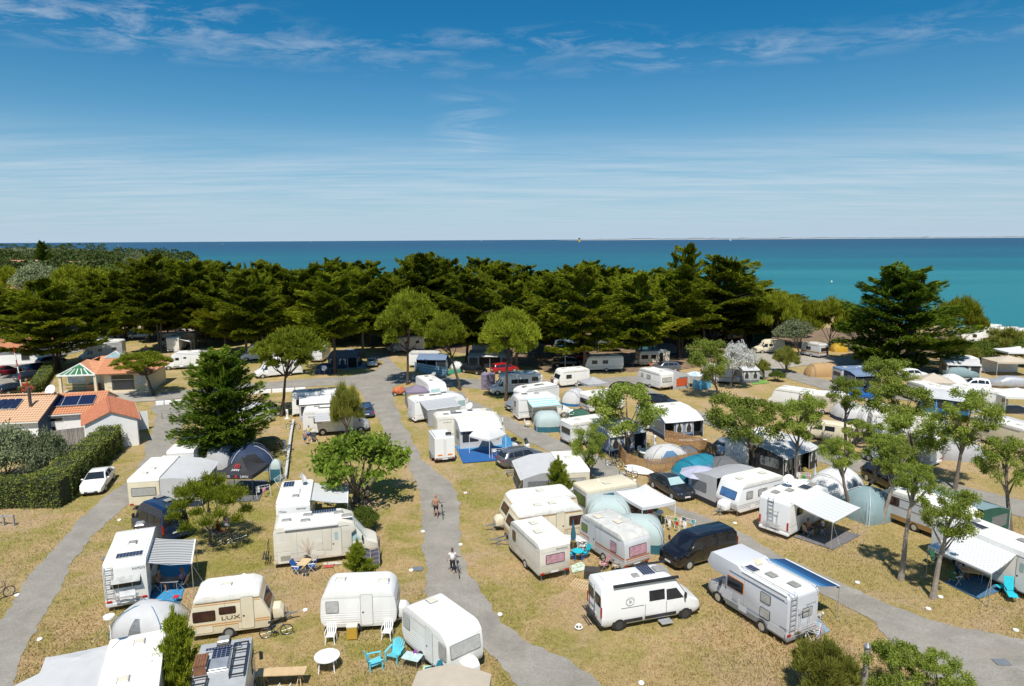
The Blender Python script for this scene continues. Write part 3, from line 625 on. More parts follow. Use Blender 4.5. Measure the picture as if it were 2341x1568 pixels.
def van(name,label,pose_,kind='ducato',L=6.0,W=2.05,H=2.55,paint=WHITE2,sidewins=(),rearwin=True,rim=ALU,group=None,cat='van',screen=None,bumper=BLACKP,umax=1.0,t=None,slats=True,mirrorm=BLACKP,cabwin=True,cabglass=GLASS):
 if t is None:c,hd=pose_;L=fitl(pose_,L);t=thing(name,label,cat,c,hd,group)
 K=VANS[kind];us=sorted(set([0,.004,.02,.035,.09,.18,.42,.7,.85,.95,.99]+[p[0]for p in K['top']]));us=[u for u in us if u<umax]+[umax]
 S=lambda u:vansec(K,L,W,H,u)
 mb=MB();shell([S(u)for u in us],mb);mb.build('body' if umax==1 else 'cab',paint,t,smooth=True)
 a,b=K['ws'];g1,g2=S(a),S(b)
 glasspanel(t,'windscreen',[(g1[0]-.03,-g1[5]*.93,g1[3]+.03),(g1[0]-.03,g1[5]*.93,g1[3]+.03),(g2[0],g2[5]*.90,g2[3]+.0),(g2[0],-g2[5]*.90,g2[3]+.0)],screen or GLASS)
 def edge(u,z):
  x,zb,zbt,zt,hw,hr=S(u);tt=(z-zbt)/max(.01,(zt-.06-zbt));y=lerp(hw*.985,hr,min(1,max(0,tt)));return Vector((x,y,z))
 belt=K['belt']*H;ztop=belt+(.62 if H>2.2 else .48)
 cab=(a+.045,b+.115)
 if cabwin:
  for s in(1,-1):
   q=[edge(cab[0],belt+.03),edge(cab[1],belt+.03),edge(cab[1],ztop),edge(b+.012,ztop)]
   glasspanel(t,'side_window',[Vector((p.x,p.y*s,p.z))for p in q],cabglass)
 for(side,u0,u1,z0,z1,gm)in sidewins:
  for s in((1,-1)if side=='B' else((1,)if side=='L' else(-1,))):
   q=[edge(u0,z0),edge(u1,z0),edge(u1,z1),edge(u0,z1)];glasspanel(t,'side_window',[Vector((p.x,p.y*s,p.z))for p in q],gm,.02)
 for s in(1,-1):
  f=S(.03);mb=MB();slab(mb,(f[0]+.0,s*f[4]*.80,f[3]-.20),Vector((-.35,s*.94,0)).normalized(),UZ,Vector((.9,s*.4,.1)).normalized(),.34,.30,.05,.06,off=-.01);mb.build('headlight',LAMP,t)
  m=edge(a+.04,belt+.1);mb=MB();mb.box(m.x-.05,s*(m.y+.06)-.02,m.z-.05,m.x+.05,s*(m.y+.24),m.z+.30);mb.build('door_mirror',mirrorm,t,bevel=.03,seg=1)
 f=S(.002);mb=MB();slab(mb,(f[0]-.02,0,.70 if H>2.2 else .66),UY,UZ,UX,W*.50,.18,.04,.04);slab(mb,(f[0]-.01,0,.42),UY,UZ,UX,W*.7,.16,.03,.04);mb.build('front_grille',BLACKP,t)
 plate(t,f[0]+.03,0,.46,1)
 if bumper and kind!='mini':mb=MB();x,zb,zbt,zt,hw,hr=S(0.02);mb.box(x-.25,-hw*.97,.28,L/2+.03,hw*.97,.50);mb.build('front_bumper',bumper,t,bevel=.06)
 xs=[L*.5-.95]
 if umax==1:
  r=S(1.0);xr=r[0]
  if rearwin:
   for s in(1,-1):mb=MB();slab(mb,(xr-.0,s*W*.23,belt+.42 if H>2.2 else belt+.28),UY,UZ,-UX,W*.36,.62 if H>2.2 else .42,.02,.06,off=-.002);mb.build('rear_window',GLASS,t)
  for s in(1,-1):mb=MB();slab(mb,(xr+.0,s*(W/2-.09),belt-.12),UY,UZ,-UX,.12,.62,.05,.04,off=-.02);mb.build('tail_light',REDL,t)
  mb=MB();mb.box(xr-.06,-W*.46,.30,xr+.12,W*.46,.50);mb.build('rear_bumper',bumper or paint,t,bevel=.03)
  plate(t,xr-.01,0,.75);mb=MB();mb.box(xr-.008,-.012,.5,xr+.02,.012,H-.25);mb.build('door_seam',BLACKP,t)
  for s in(1,-1):
   for xx in(L*.5-cab[1]*L-.03,L*.5-(cab[1]+.22)*L):mb=MB();mb.box(xx,s*(W/2)-.012,.4,xx+.015,s*(W/2)+.003,belt);mb.build('door_seam',BLACKP,t)
  xs.append(L*.5-(4.98 if L>5.6 else 3.9))
  wheels(t,xs,W*.985,.34,rim,proud=.02)
 else:wheels(t,xs,W*.985,.34,rim,proud=.02)
 return t
def motorhome(name,label,pose_,L=6.9,W=2.28,H=2.85,kind='low',body=WHITE,roof=ROOFW,cabm=None,lower=None,wins=(),stripes=(),hatches=((.15,0),(-.2,.1)),hatchm=HATCHD,rearwin=None,door=None,screen=None,rack=False,lad=None,sol=(),awnbox=None,rim=ALU,group=None,cat='motorhome',vertlight=False,zb=.38,cabkind='ducato',dishy=None,cabglass=GLASS,platem=PLATE,ac=None,rearwm=GLASS,bumper=BLACKP):
 c,hd=pose_;L=fitl(pose_,L);t=thing(name,label,cat,c,hd,group);l=L/2;cabm=cabm or body
 if kind=='low':
  S=[(l-1.75,zb),(l-1.75,1.9),(l-1.45,2.14),(l-1.55,H-.32),(l-2.3,H),(-l+.3,H),(-l,H-.22),(-l-.02,zb+.25),(-l+.15,zb)];rr=[.02,.02,.06,.35,.3,.25,.2,.1,.05]
 elif kind=='alcove':
  S=[(l-1.7,zb),(l-1.7,1.95),(l-.75,2.05),(l-.45,2.35),(l-.9,H-.10),(l-1.6,H+.06),(l-2.6,H),(-l+.2,H),(-l,H-.2),(-l,zb+.2),(-l+.12,zb)];rr=[.02,.03,.12,.2,.3,.3,.2,.22,.18,.08,.05]
 elif kind=='step':
  S=[(l-1.7,zb),(l-1.7,1.95),(l-.55,1.98),(l-.15,2.30),(l-.45,H+.14),(l-2.45,H+.14),(l-2.75,H-.05),(-l+.2,H-.05),(-l,H-.2),(-l,zb+.15),(-l+.12,zb)];rr=[.02,.02,.06,.06,.10,.06,.06,.15,.12,.08,.05]
 else:
  S=[(l-.12,zb),(l,zb+.25),(l-.03,1.0),(l-.16,1.32),(l-.62,2.30),(l-1.0,H-.12),(l-1.6,H),(-l+.3,H),(-l,H-.2),(-l,zb+.2),(-l+.15,zb)];rr=[.06,.12,.15,.12,.2,.3,.3,.2,.2,.1,.05]
 prof=roundpoly(S,rr,4);mb=MB();mb.prism(prof,-W/2,W/2);mb.build('body',body,t,bevel=.05,seg=2,smooth=True)
 mb=MB()
 xf=l-(2.35 if kind in('low','integral')else 2.9);mb.box(-l+.32,-W/2+.13,H-(.06 if kind=='step' else .01),xf,W/2-.13,H+(.03-(.06 if kind=='step' else 0)));mb.build('roof',roof,t,bevel=.012,seg=1)
 zr=H+(.025 if kind!='step' else-.03)
 mb=MB()
 for s in(-1,1):mb.box(-l+.1,s*(W/2-.03)-.025,H-.13,xf+.1,s*(W/2-.03)+.04,H-.08)
 mb.build('roof_trim',GREYP if body is not WHITE else ALU,t)
 if lower:
  for s in(-1,1):
   mb=MB();x1=(l-1.75)if kind!='integral' else l-.3;mb.box(-l+.05,s*W/2-.01,zb+.02,x1,s*W/2+.008,zb+.30);mb.build('side_skirt',lower,t)
 if kind!='integral':
  CL=6.0;v=bpy.data.objects.new('cab_offset',None)
  tmp=thing('cab_tmp','x','x');van('x','',None,cabkind,CL,2.02,2.5 if kind=='low' else 2.42,cabm,umax=.34 if kind=='low' else .30,t=tmp,screen=screen,bumper=bumper,rim=rim,cabglass=cabglass)
  dx=l-CL/2
  for ch in list(tmp.children):
   if ch.type=='MESH' and ch.name.split('.')[0]in('cab','windscreen','side_window','headlight','door_mirror','front_grille','number_plate','front_bumper','dark_well_disc'):
    for vv in(ch.data.vertices if ch.data.users==1 else[]):vv.co.x+=dx
   else:ch.location.x+=dx
   ch.parent=t
  bpy.data.objects.remove(tmp);bpy.data.objects.remove(v)
 else:
  x0,x1=xat(prof,1.38,True),xat(prof,2.24,True);V=Vector((x1-x0,0,.86)).normalized();Nn=Vector((V.z,0,-V.x))
  mb=MB();slab(mb,((x0+x1)/2,0,1.80),UY,V,Nn,W-.22,.92,.03,.12,off=-.005);mb.build('windscreen',screen or GLASS,t)
  for s in(-1,1):
   mb=MB();slab(mb,(l-1.05,s*W/2,1.72),UX,UZ,UY*s,.95,.68,.02,.08,off=-.005);mb.build('side_window',cabglass,t)
   mb=MB();slab(mb,(l-.04,s*.82,.86),UY,UZ,UX,.34,.22,.05,.06,off=-.02);mb.build('headlight',LAMP,t)
   mb=MB();mb.box(l-.45,s*(W/2+.12)-.1,1.75,l-.30,s*(W/2+.12)+.1,2.25);mb.build('door_mirror',WHITE,t,bevel=.04)
  mb=MB();slab(mb,(l-.0,0,.82),UY,UZ,UX,.9,.16,.03,.04);mb.build('front_grille',BLACKP,t);plate(t,l+.03,0,.55,1)
  wheels(t,[l-1.0],W,.34,rim)
 wheels(t,[-l+(2.0 if L>6.2 else 1.6)],W,.34,rim)
 for(z,h,m)in stripes:
  for s in(-1,1):mb=MB();mb.box(-l+.05,s*(W/2)-.004,z-h/2,l-1.9,s*(W/2)+.005,z+h/2);mb.build('stripe',m,t)
 for wd in wins:
  side,fx,z,ww,hh=wd[:5];g=wd[5]if len(wd)>5 else GLASS;fm=wd[6]if len(wd)>6 else BLACKP
  window(t,side,W,prof,fx*L,z,ww,hh,g,fm)
 if rearwin:window(t,'B',W,prof,rearwin[0],rearwin[1],rearwin[2],rearwin[3],rearwm,BLACKP)
 if door:
  side,fx=door[:2];s=1 if side=='L' else-1;dh=H-zb-.5
  mb=MB();slab(mb,(fx*L,s*W/2,zb+.08+dh/2),UX,UZ,UY*s,.66,dh+.04,.018,.1,off=-.008);f=mb.build('door',GREYP,t)
  mb=MB();slab(mb,(fx*L,s*W/2,zb+.08+dh/2),UX,UZ,UY*s,.61,dh,.02,.09,off=.002);mb.build('door_leaf',body,f)
  mb=MB();slab(mb,(fx*L,s*(W/2+.02),H-.95),UX,UZ,UY*s,.24,.55,.012,.06);mb.build('door_window',GLASST,f)
  mb=MB();mb.box(fx*L-.26,s*(W/2+.02)-.01,1.25,fx*L-.17,s*(W/2+.02)+.02,1.34);mb.build('handle',BLACKP,f)
 for hx,hy in hatches:roofbox(t,'roof_hatch',hx*L,hy*W,zr,.55,.45,.11,hatchm,ALU)
 for(hx,hy,a,b)in sol:solar(t,hx*L,hy*W,zr+.03,a,b,max(2,int(a/.16)),max(2,int(b/.16)))
 if ac:roofbox(t,'air_conditioner',ac[0]*L,ac[1]*W,zr,1.0,.7,.2,WHITE2)
 seams(t,W,-l,l-(1.8 if kind!='integral' else 1.6),zb,H,body)
 taillights(t,W,prof,.62 if not vertlight else .75,vert=vertlight);plate(t,xat(prof,.6,False)-.005,0,.62,mat=platem)
 mb=MB();mb.box(-l-.05,-W/2+.02,zb-.08,-l+.25,W/2-.02,zb+.12);mb.build('rear_bumper',lower or cabm,t,bevel=.04)
 if rack:bikerack(t,-l,0,.95)
 if lad is not None:ladder(t,-l,lad*W,.8,H+.05)
 if awnbox:s=1 if awnbox=='L' else-1;mb=MB();mb.box(-l+.7,s*(W/2+.0)-.02,H-.20,l-2.6,s*(W/2)+s*.13,H-.05);mb.build('awning_case',WHITE2,t,bevel=.02)
 if dishy:dish(t,dishy[0]*L,dishy[1]*W,zr,.38,35,dishy[2]if len(dishy)>2 else 250)
 return t
CL_W=M('white_tent_cloth',(.78,.78,.77),.8,.04,1.5,trans=.22);CL_G=M('grey_tent_cloth',(.42,.42,.43),.8,.08,1.5,trans=.15)
CL_LG=M('light_grey_tent_cloth',(.60,.60,.60),.8,.05,1.5,trans=.18);CL_DG=M('dark_grey_tent_cloth',(.13,.135,.145),.8,.12,1.5,trans=.1)
CL_NB=M('navy_tent_cloth',(.018,.035,.085),.75,.2,1.5,trans=.1);CL_SB=M('slate_blue_tent_cloth',(.17,.24,.36),.8,.1,1.5,trans=.12)
CL_B=M('blue_tent_cloth',(.02,.15,.36),.75,.15,1.5,trans=.15);CL_T=M('teal_tent_cloth',(.015,.23,.33),.75,.12,1.5,trans=.18)
CL_PT=M('pale_teal_tent_cloth',(.50,.60,.58),.8,.05,1.5,trans=.2);CL_DT=M('dark_teal_tent_cloth',(.03,.14,.19),.8,.1,1.5,trans=.1)
CL_GT=M('grey_teal_tent_cloth',(.24,.34,.36),.8,.08,1.5,trans=.15);CL_O=M('orange_tan_tent_cloth',(.52,.33,.15),.8,.06,1.5,trans=.25)
CL_BG=M('beige_tent_cloth',(.60,.52,.41),.8,.06,1.5,trans=.2);CL_K=M('black_tent_cloth',(.028,.028,.032),.8,.2,1.5);CL_P=M('mauve_grey_tent_cloth',(.25,.21,.28),.8,.08,1.5,trans=.15)
CL_OL=M('olive_tent_cloth',(.20,.15,.055),.8,.15,1.5,trans=.15);CL_MB=M('mid_blue_tent_cloth',(.10,.22,.38),.8,.1,1.5,trans=.15);CL_GN=M('dark_green_tent_cloth',(.02,.09,.06),.8,.2,1.5)
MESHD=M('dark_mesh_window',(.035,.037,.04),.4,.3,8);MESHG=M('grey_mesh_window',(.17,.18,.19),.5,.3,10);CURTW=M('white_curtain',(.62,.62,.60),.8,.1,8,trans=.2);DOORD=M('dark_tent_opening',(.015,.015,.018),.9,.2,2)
POLE=M('pale_pole',(.65,.65,.65),.4,.05,4);ROPE=M('guy_rope',(.5,.48,.42),.8,.1,4)
def plan_pose(c,rz):return(Vector((c[0],c[1],0)),rz)
def orient(pa,pb,z=0):
 a,b=P(*pa,z),P(*pb,z);d=b-a;return(a+b)/2,math.atan2(d.y,d.x),d.length
def dome_tent(name,label,c,rz,a,b,h,top=CL_W,low=None,lowf=.25,poles=POLE,door=MESHD,pw=2.3,group=None,doorside=-1,doorw=.45,dz=.0,style='dome',cat='tent',porch=True):
 """crossed-pole tent: a x b footprint, h high; x runs along a"""
 t=thing(name,label,cat,c,rz,group);mb=MB();nu,nv=28,10;low=low or top
 def S(u,k):
  cu,su=math.cos(u),math.sin(u);q=1/max(abs(cu),abs(su))if True else 1;q=lerp(1,q,.62)
  rr=(1-k**pw)**(1/2.0);sag=1-.06*math.sin(4*u)**2*(1-k)
  if style=='tunnel':return(a/2*cu*q*(1-.35*k**2),b/2*su*q*rr,h*k*(1-.18*abs(cu)**3))
  return(a/2*cu*q*rr*sag,b/2*su*q*rr*sag,h*k)
 rows=[];lim=int(round(nv*lowf));ks=[i/nv for i in range(nv)]+[.985]
 for k in ks:rows.append([S(2*PI*i/nu,k)for i in range(nu+1)])
 mb.grid(rows[:lim+1],1);mb.grid(rows[lim:],0);mb.add(rows[-1][:-1],[tuple(range(nu))],0)
 mb.build('canopy',[top,low],t,smooth=True)
 for a0 in((PI/4,5*PI/4),(3*PI/4,7*PI/4))if style=='dome' else():
  pts=[Vector(S(a0[0],k))*1.012 for k in[0,.2,.4,.6,.8,.95]]+[Vector(S(a0[1],k))*1.012 for k in[.95,.8,.6,.4,.2,0]]
  p=MB();p.tube(pts,.02);p.build('pole',poles,t)
 if style=='tunnel':
  for fx in(-.33,0,.33):
   p=MB();p.tube([(fx*a,b/2*math.cos(q)*1.01,max(0,h*math.sin(q)*(1-.18*abs(fx*2)**3)*1.01))for q in np.linspace(0,PI,13)],.022);p.build('pole',poles,t)
 if door:
  dm=MB();ang=doorside if doorside>0 else-PI/2;rws=[]
  for i in range(5):
   k=.12+.62*i/4;wdt=doorw*(1-.55*(i/4)**2)
   rws.append([tuple(Vector(S(ang+wdt*(j/4-.5),k))*1.008+Vector((0,0,.005)))for j in range(5)])
  dm.grid(rws);dm.build('door_panel',door,t,solid=.006)
 for sx in(-1,1):
  g=MB();g.tube([(sx*a*.36,-b*.28,h*.72),(sx*a*.66,-b*.62,0)],.008,4);g.build('guy_line',ROPE,t)
 return t
def gazebo(name,label,c,rz,a,b,h=2.05,peak=.85,roof=CL_W,leg=POLE,val=.28,group=None,vmat=None,walls=(),wallm=None,cat='gazebo',curve=.12,mats=None):
 t=thing(name,label,cat,c,rz,group);n=8;rows=[]
 mb=MB()
 for s in range(4):
  q=[(-1,-1),(1,-1),(1,1),(-1,1)];p0,p1=q[s],q[(s+1)%4];rws=[]
  for i in range(n+1):
   u=i/n;rr=[]
   for j in range(5):
    v=j/4;ex=(1-u);x=lerp(p0[0],p1[0],v)*ex*a/2;y=lerp(p0[1],p1[1],v)*ex*b/2
    z=h+peak*(u-curve*math.sin(PI*u)*.9)-.10*math.sin(PI*v)*(1-u)*.5;rr.append((x,y,z))
   rws.append(rr)
  mb.grid(rws)
 mb.build('roof',roof,t,smooth=True,solid=.012)
 if val:
  for s in range(4):
   q=[(-1,-1),(1,-1),(1,1),(-1,1)];p0,p1=q[s],q[(s+1)%4];mb=MB();r0,r1=[],[]
   for j in range(9):
    v=j/8;x=lerp(p0[0],p1[0],v)*a/2*1.004;y=lerp(p0[1],p1[1],v)*b/2*1.004;z=h-.05*math.sin(PI*v);r0.append((x,y,z));r1.append((x*1.006,y*1.006,z-val))
   mb.grid([r0,r1]);mb.build('valance',vmat or roof,t,solid=.008)
 for sx in(-1,1):
  for sy in(-1,1):mb=MB();mb.bar((sx*a/2*.985,sy*b/2*.985,0),(sx*a/2*.985,sy*b/2*.985,h),.045);mb.build('leg',leg,t)
 for s in walls:
  q=[(-1,-1),(1,-1),(1,1),(-1,1)];p0,p1=q[s],q[(s+1)%4];mb=MB();r0,r1=[],[]
  for j in range(13):
   v=j/12;wv=.02*math.sin(j*2.2);x=lerp(p0[0],p1[0],v)*a/2*.97+wv;y=lerp(p0[1],p1[1],v)*b/2*.97+wv;r0.append((x,y,h-.02));r1.append((x,y,.03))
  mb.grid([r0,r1]);mb.build('side_wall',wallm or roof,t,solid=.01)
 return t
def frame_awning(name,label,pose_,a,d,hb=2.45,hf=1.95,roof=CL_LG,wall=CL_G,lowm=None,win=CURTW,pole=None,group=None,nwin=3,opened=(),sidewin=True,cat='caravan awning',trim=None,over=.25,flat=.0):
 """lean-to tent along a caravan; local x along the caravan (a), y away from the van (d, towards -y)"""
 c,rz=pose_;t=thing(name,label,cat,c,rz,group);lowm=lowm or wall
 z1=lerp(hb,hf,.45)+.12+flat;y0,ym,y1=d/2,-d*.08,-d/2;yo=y1-over
 mb=MB();rows=[]
 for(y,z)in((y0,hb),(d*.22,lerp(hb,z1,.5)+.03),(ym,z1),(-d*.3,lerp(z1,hf,.5)),(y1,hf),(yo,hf-.10)):
  rows.append([(a/2*(i/4-1)*1+a/4*(i/4)*2 if False else lerp(-a/2,a/2,i/8),y,z-.03*math.sin(PI*2*i/8)**2)for i in range(9)])
 mb.grid(rows);mb.build('roof',roof,t,smooth=True,solid=.015)
 for s in(-1,1):
  x=s*a/2;mb=MB();tz=.45
  mb.add([(x,y0,0),(x,y1-.1,0),(x,y1-.06,tz),(x,y0,tz)],[(0,1,2,3)],1);mb.add([(x,y0,tz),(x,y1-.06,tz),(x,y1,hf),(x,ym,z1),(x,y0,hb)],[(0,1,2,3,4)],0)
  mb.build('side_wall',[wall,lowm],t,solid=.012)
  if sidewin:
   mb=MB();slab(mb,(x,-d*.12,1.30),UY,UZ,UX*s,d*.55,.85,.015,.12,off=.004);mb.build('side_window',MESHG,t)
 w=a/nwin
 for i in range(nwin):
  x0,x1=-a/2+w*i,-a/2+w*(i+1)
  if i in opened:mb=MB();mb.add([(x0,y1+.5,0),(x1,y1+.5,0),(x1,y1+.5,hf-.05),(x0,y1+.5,hf-.05)],[(0,1,2,3)]);mb.build('bay_shade_sheet',DOORD,t,solid=.01);continue  # near-black sheet stands in for the shade inside the open bay
  mb=MB();mb.add([(x0,y1-.1,0),(x1,y1-.1,0),(x1,y1-.06,.45),(x0,y1-.06,.45)],[(0,1,2,3)],1);mb.add([(x0,y1-.06,.45),(x1,y1-.06,.45),(x1,y1,hf),(x0,y1,hf)],[(0,1,2,3)],0);mb.build('front_panel',[wall,lowm],t,solid=.012)
  mb=MB();slab(mb,((x0+x1)/2,y1-.045,1.2),UX,UZ,-UY,w*.76,hf*.52,.012,.08,off=.012);o=mb.build('window',MESHD,t)
  if win:
   mb=MB();k=w*.36
   for s in(-1,1):
    cxx=(x0+x1)/2+s*k;mb.add([(cxx,y1-.08,1.2+hf*.25),(cxx-s*k*.92,y1-.08,1.2+hf*.25),(cxx-s*k*.30,y1-.08,1.2-hf*.06),(cxx-s*k*.45,y1-.08,1.2-hf*.25),(cxx,y1-.08,1.2-hf*.25)],[(0,1,2,3,4)])
   mb.build('curtain',win,o,solid=.006)
 pm=pole or POLE;mb=MB()
 for i in range(nwin+1):x=lerp(-a/2,a/2,i/nwin);mb.tube([(x,y1-.08,0),(x,y1+.0,hf-.02)],.018)
 mb.build('pole',pm,t)
 for s in(-1,1):g=MB();g.tube([(s*a/2,y1,hf),(s*(a/2+.5),y1-1.3,0)],.008,4);g.build('guy_line',ROPE,t)
 return t
def wind_out(name,label,A,B,C_,D_,mat,z=(2.5,2.15),legs=(True,True),sag=.08,bar=WHITE2,group=None,cat='awning',under=None):
 """roll-out awning: A-B along the vehicle, D_-C_ the outer bar (world points); A next to D_"""
 A,B,C_,D_=(Vector(p)for p in(A,B,C_,D_));base=(A+B+C_+D_)/4;base.z=0;d=(B-A);rz=math.atan2(d.y,d.x)
 t=thing(name,label,cat,base,rz,group);inv=Matrix.Rotation(-rz,3,'Z');A,B,C_,D_=((inv@(p-base))for p in(A,B,C_,D_))
 rows=[]
 for i in range(9):
  u=i/8;rows.append([tuple(A.lerp(B,v/6).lerp(D_.lerp(C_,v/6),u)-Vector((0,0,sag*math.sin(PI*u)*.6)))for v in range(7)])
 mb=MB();mb.grid(rows);mb.build('canopy',mat,t,smooth=True,solid=.008)
 mb=MB();mb.bar(D_+Vector((0,0,-.02)),C_+Vector((0,0,-.02)),.09,.07);mb.build('front_bar',bar,t)
 mb=MB();mb.bar(D_+Vector((0,0,-.10)),C_+Vector((0,0,-.10)),.012,.12);mb.build('valance',mat,t)
 for p,f,q in((D_,legs[0],A),(C_,legs[1],B)):
  if f:mb=MB();mb.tube([p,(p.x,p.y,0)],.022);mb.cyl((p.x,p.y,.01),UZ,.06,.02);mb.build('leg',ALU,t)
  mb=MB();mb.tube([p,p.lerp(q,.5)-Vector((0,0,.12)),q],.018);mb.build('arm',ALU,t)
  if f:dd=(p-q);dd.z=0;g=MB();e=p+dd.normalized()*.9;g.tube([p,(e.x,e.y,0)],.006,4);g.build('guy_line',ROPE,t)
 return t
def mat_rug(name,label,pix,mat,cat='ground mat',z=.045,group=None):
 w=[P(x,y)for x,y in pix];c=sum(w,Vector((0,0,0)))/len(w);t=MB();t.poly([(p.x-c.x,p.y-c.y)for p in w],0,.02);o=t.build(name,mat);o.location=(c.x,c.y,z);return tag(o,label,cat,group)
PLW=M('white_plastic',(.80,.80,.78),.4,.03,3);PLB=M('sky_blue_plastic',(.12,.52,.62),.4,.06,3);BLUCH=M('royal_blue_canvas',(.02,.10,.36),.8,.15,6);TEALC=M('teal_canvas',(.01,.20,.28),.8,.15,6)
WOODT=M('plywood',(.55,.40,.22),.6,.12,3);GRNC=M('green_chair_canvas',(.02,.12,.07),.8,.2,6);PINKC=M('pink_canvas',(.60,.30,.30),.8,.25,9);TANC=M('tan_canvas',(.38,.29,.19),.8,.15,8);DKC=M('charcoal_canvas',(.05,.05,.055),.8,.15,8)
ORC=M('orange_canvas',(.55,.09,.02),.8,.15,8);TURQ=M('turquoise_canvas',(.01,.42,.52),.8,.1,8)
def camp_chair(label,c,rz,fab=BLUCH,frame=ALU,group=None,lean=.35,high=.95,name='folding_chair',leg=0):
 t=thing(name,label,'chair',c,rz,group);mb=MB();w=.25
 mb.add([(.24,-w,.44),(.24,w,.44),(-.2,w,.40),(-.2,-w,.40)],[(0,1,2,3)]);mb.build('seat',fab,t,solid=.02)
 mb=MB();mb.add([(-.2,-w,.42),(-.2,w,.42),(-.2-lean*.6,w,high),(-.2-lean*.6,-w,high)],[(0,1,2,3)]);mb.build('backrest',fab,t,solid=.02)
 if leg:mb=MB();mb.add([(.24,-w,.44),(.24,w,.44),(.24+leg,w,.38),(.24+leg,-w,.38)],[(0,1,2,3)]);mb.build('leg_rest',fab,t,solid=.02)
 for s in(-1,1):
  mb=MB();mb.tube([(.26,s*w,0),(-.16,s*w,.62)],.014);mb.tube([(-.26,s*w,0),(.24,s*w,.62)],.014);mb.build('leg',frame,t)
  mb=MB();mb.box(-.26,s*(w+.02)-.03,.62,.24,s*(w+.02)+.03,.65);mb.build('armrest',PLW if frame==POLE else BLACKP,t)
 return t
def plastic_chair(label,c,rz,mat=PLW,group=None,slat=5,name='plastic_chair'):
 t=thing(name,label,'chair',c,rz,group);mb=MB();mb.box(-.22,-.22,.40,.24,.22,.43);mb.build('seat',mat,t,bevel=.012,seg=1)
 for i in range(slat):y=-.2+.4*i/(slat-1);mb=MB();mb.bar((-.22,y,.42),(-.36,y*1.05,.88),.06,.02);mb.build('back_slat',mat,t)
 mb=MB();mb.tube([(-.35,-.24,.86),(-.38,0,.92),(-.35,.24,.86)],.025);mb.build('top_rail',mat,t)
 for s in(-1,1):
  mb=MB();mb.tube([(-.3,s*.25,.64),(.0,s*.27,.66),(.24,s*.26,.63),(.26,s*.24,.4)],.022);mb.build('armrest',mat,t)
  for x in(-.24,.24):mb=MB();mb.bar((x*.95,s*.21,.42),(x*1.15,s*.25,0),.045);mb.build('leg',mat,t)
 return t
def adirondack(label,c,rz,mat=PLB):
 t=thing('garden_chair',label,'chair',c,rz,'sky blue slatted garden chairs')
 for i in range(6):y=-.25+.1*i;mb=MB();mb.bar((.32,y,.36),(-.2,y,.24),.08,.02);mb.build('seat_slat',mat,t)
 for i in range(7):
  y=-.27+.09*i;h=.98-abs(i-3)**2*.02;mb=MB();mb.bar((-.18,y*.75,.24),(-.48,y*1.15,h),.075,.02);mb.build('back_slat',mat,t)
 for s in(-1,1):
  mb=MB();mb.bar((.36,s*.36,.56),(-.34,s*.33,.58),.11,.03);mb.build('armrest',mat,t,bevel=.008,seg=1)
  for x in(.33,-.28):mb=MB();mb.bar((x,s*.32,.56),(x,s*.32,0),.06,.07);mb.build('leg',mat,t)
 return t
def table(label,c,rz,a,b,h=.72,top=PLW,leg=ALU,name='table',cat='table',group=None,cross=False):
 t=thing(name,label,cat,c,rz,group);mb=MB();mb.box(-a/2,-b/2,h-.035,a/2,b/2,h);mb.build('tabletop',top,t,bevel=.01,seg=1)
 for sx in(-1,1):
  for sy in(-1,1):
   mb=MB();x=sx*(a/2-.1);y=sy*(b/2-.06)
   if cross:mb.tube([(x+.12*sy,y,0),(x,y*.5,h-.03)],.018)
   else:mb.tube([(x,y,h-.03),(x,y,0)],.018)
   mb.build('leg',leg,t)
 return t
def round_table(label,c,r=.45,h=.72,top=PLW,leg=PLW,name='round_table'):
 t=thing(name,label,'table',c);mb=MB();mb.cyl((0,0,h-.02),UZ,r,.04,32);mb.cyl((0,0,h-.05),UZ,r*.93,.03,32);mb.build('tabletop',top,t)
 for k in range(4):a=PI/4+k*PI/2+.15;mb=MB();mb.bar((math.cos(a)*r*.75,math.sin(a)*r*.75,h-.05),(math.cos(a)*r*.88,math.sin(a)*r*.88,0),.05);mb.build('leg',leg,t)
 return t
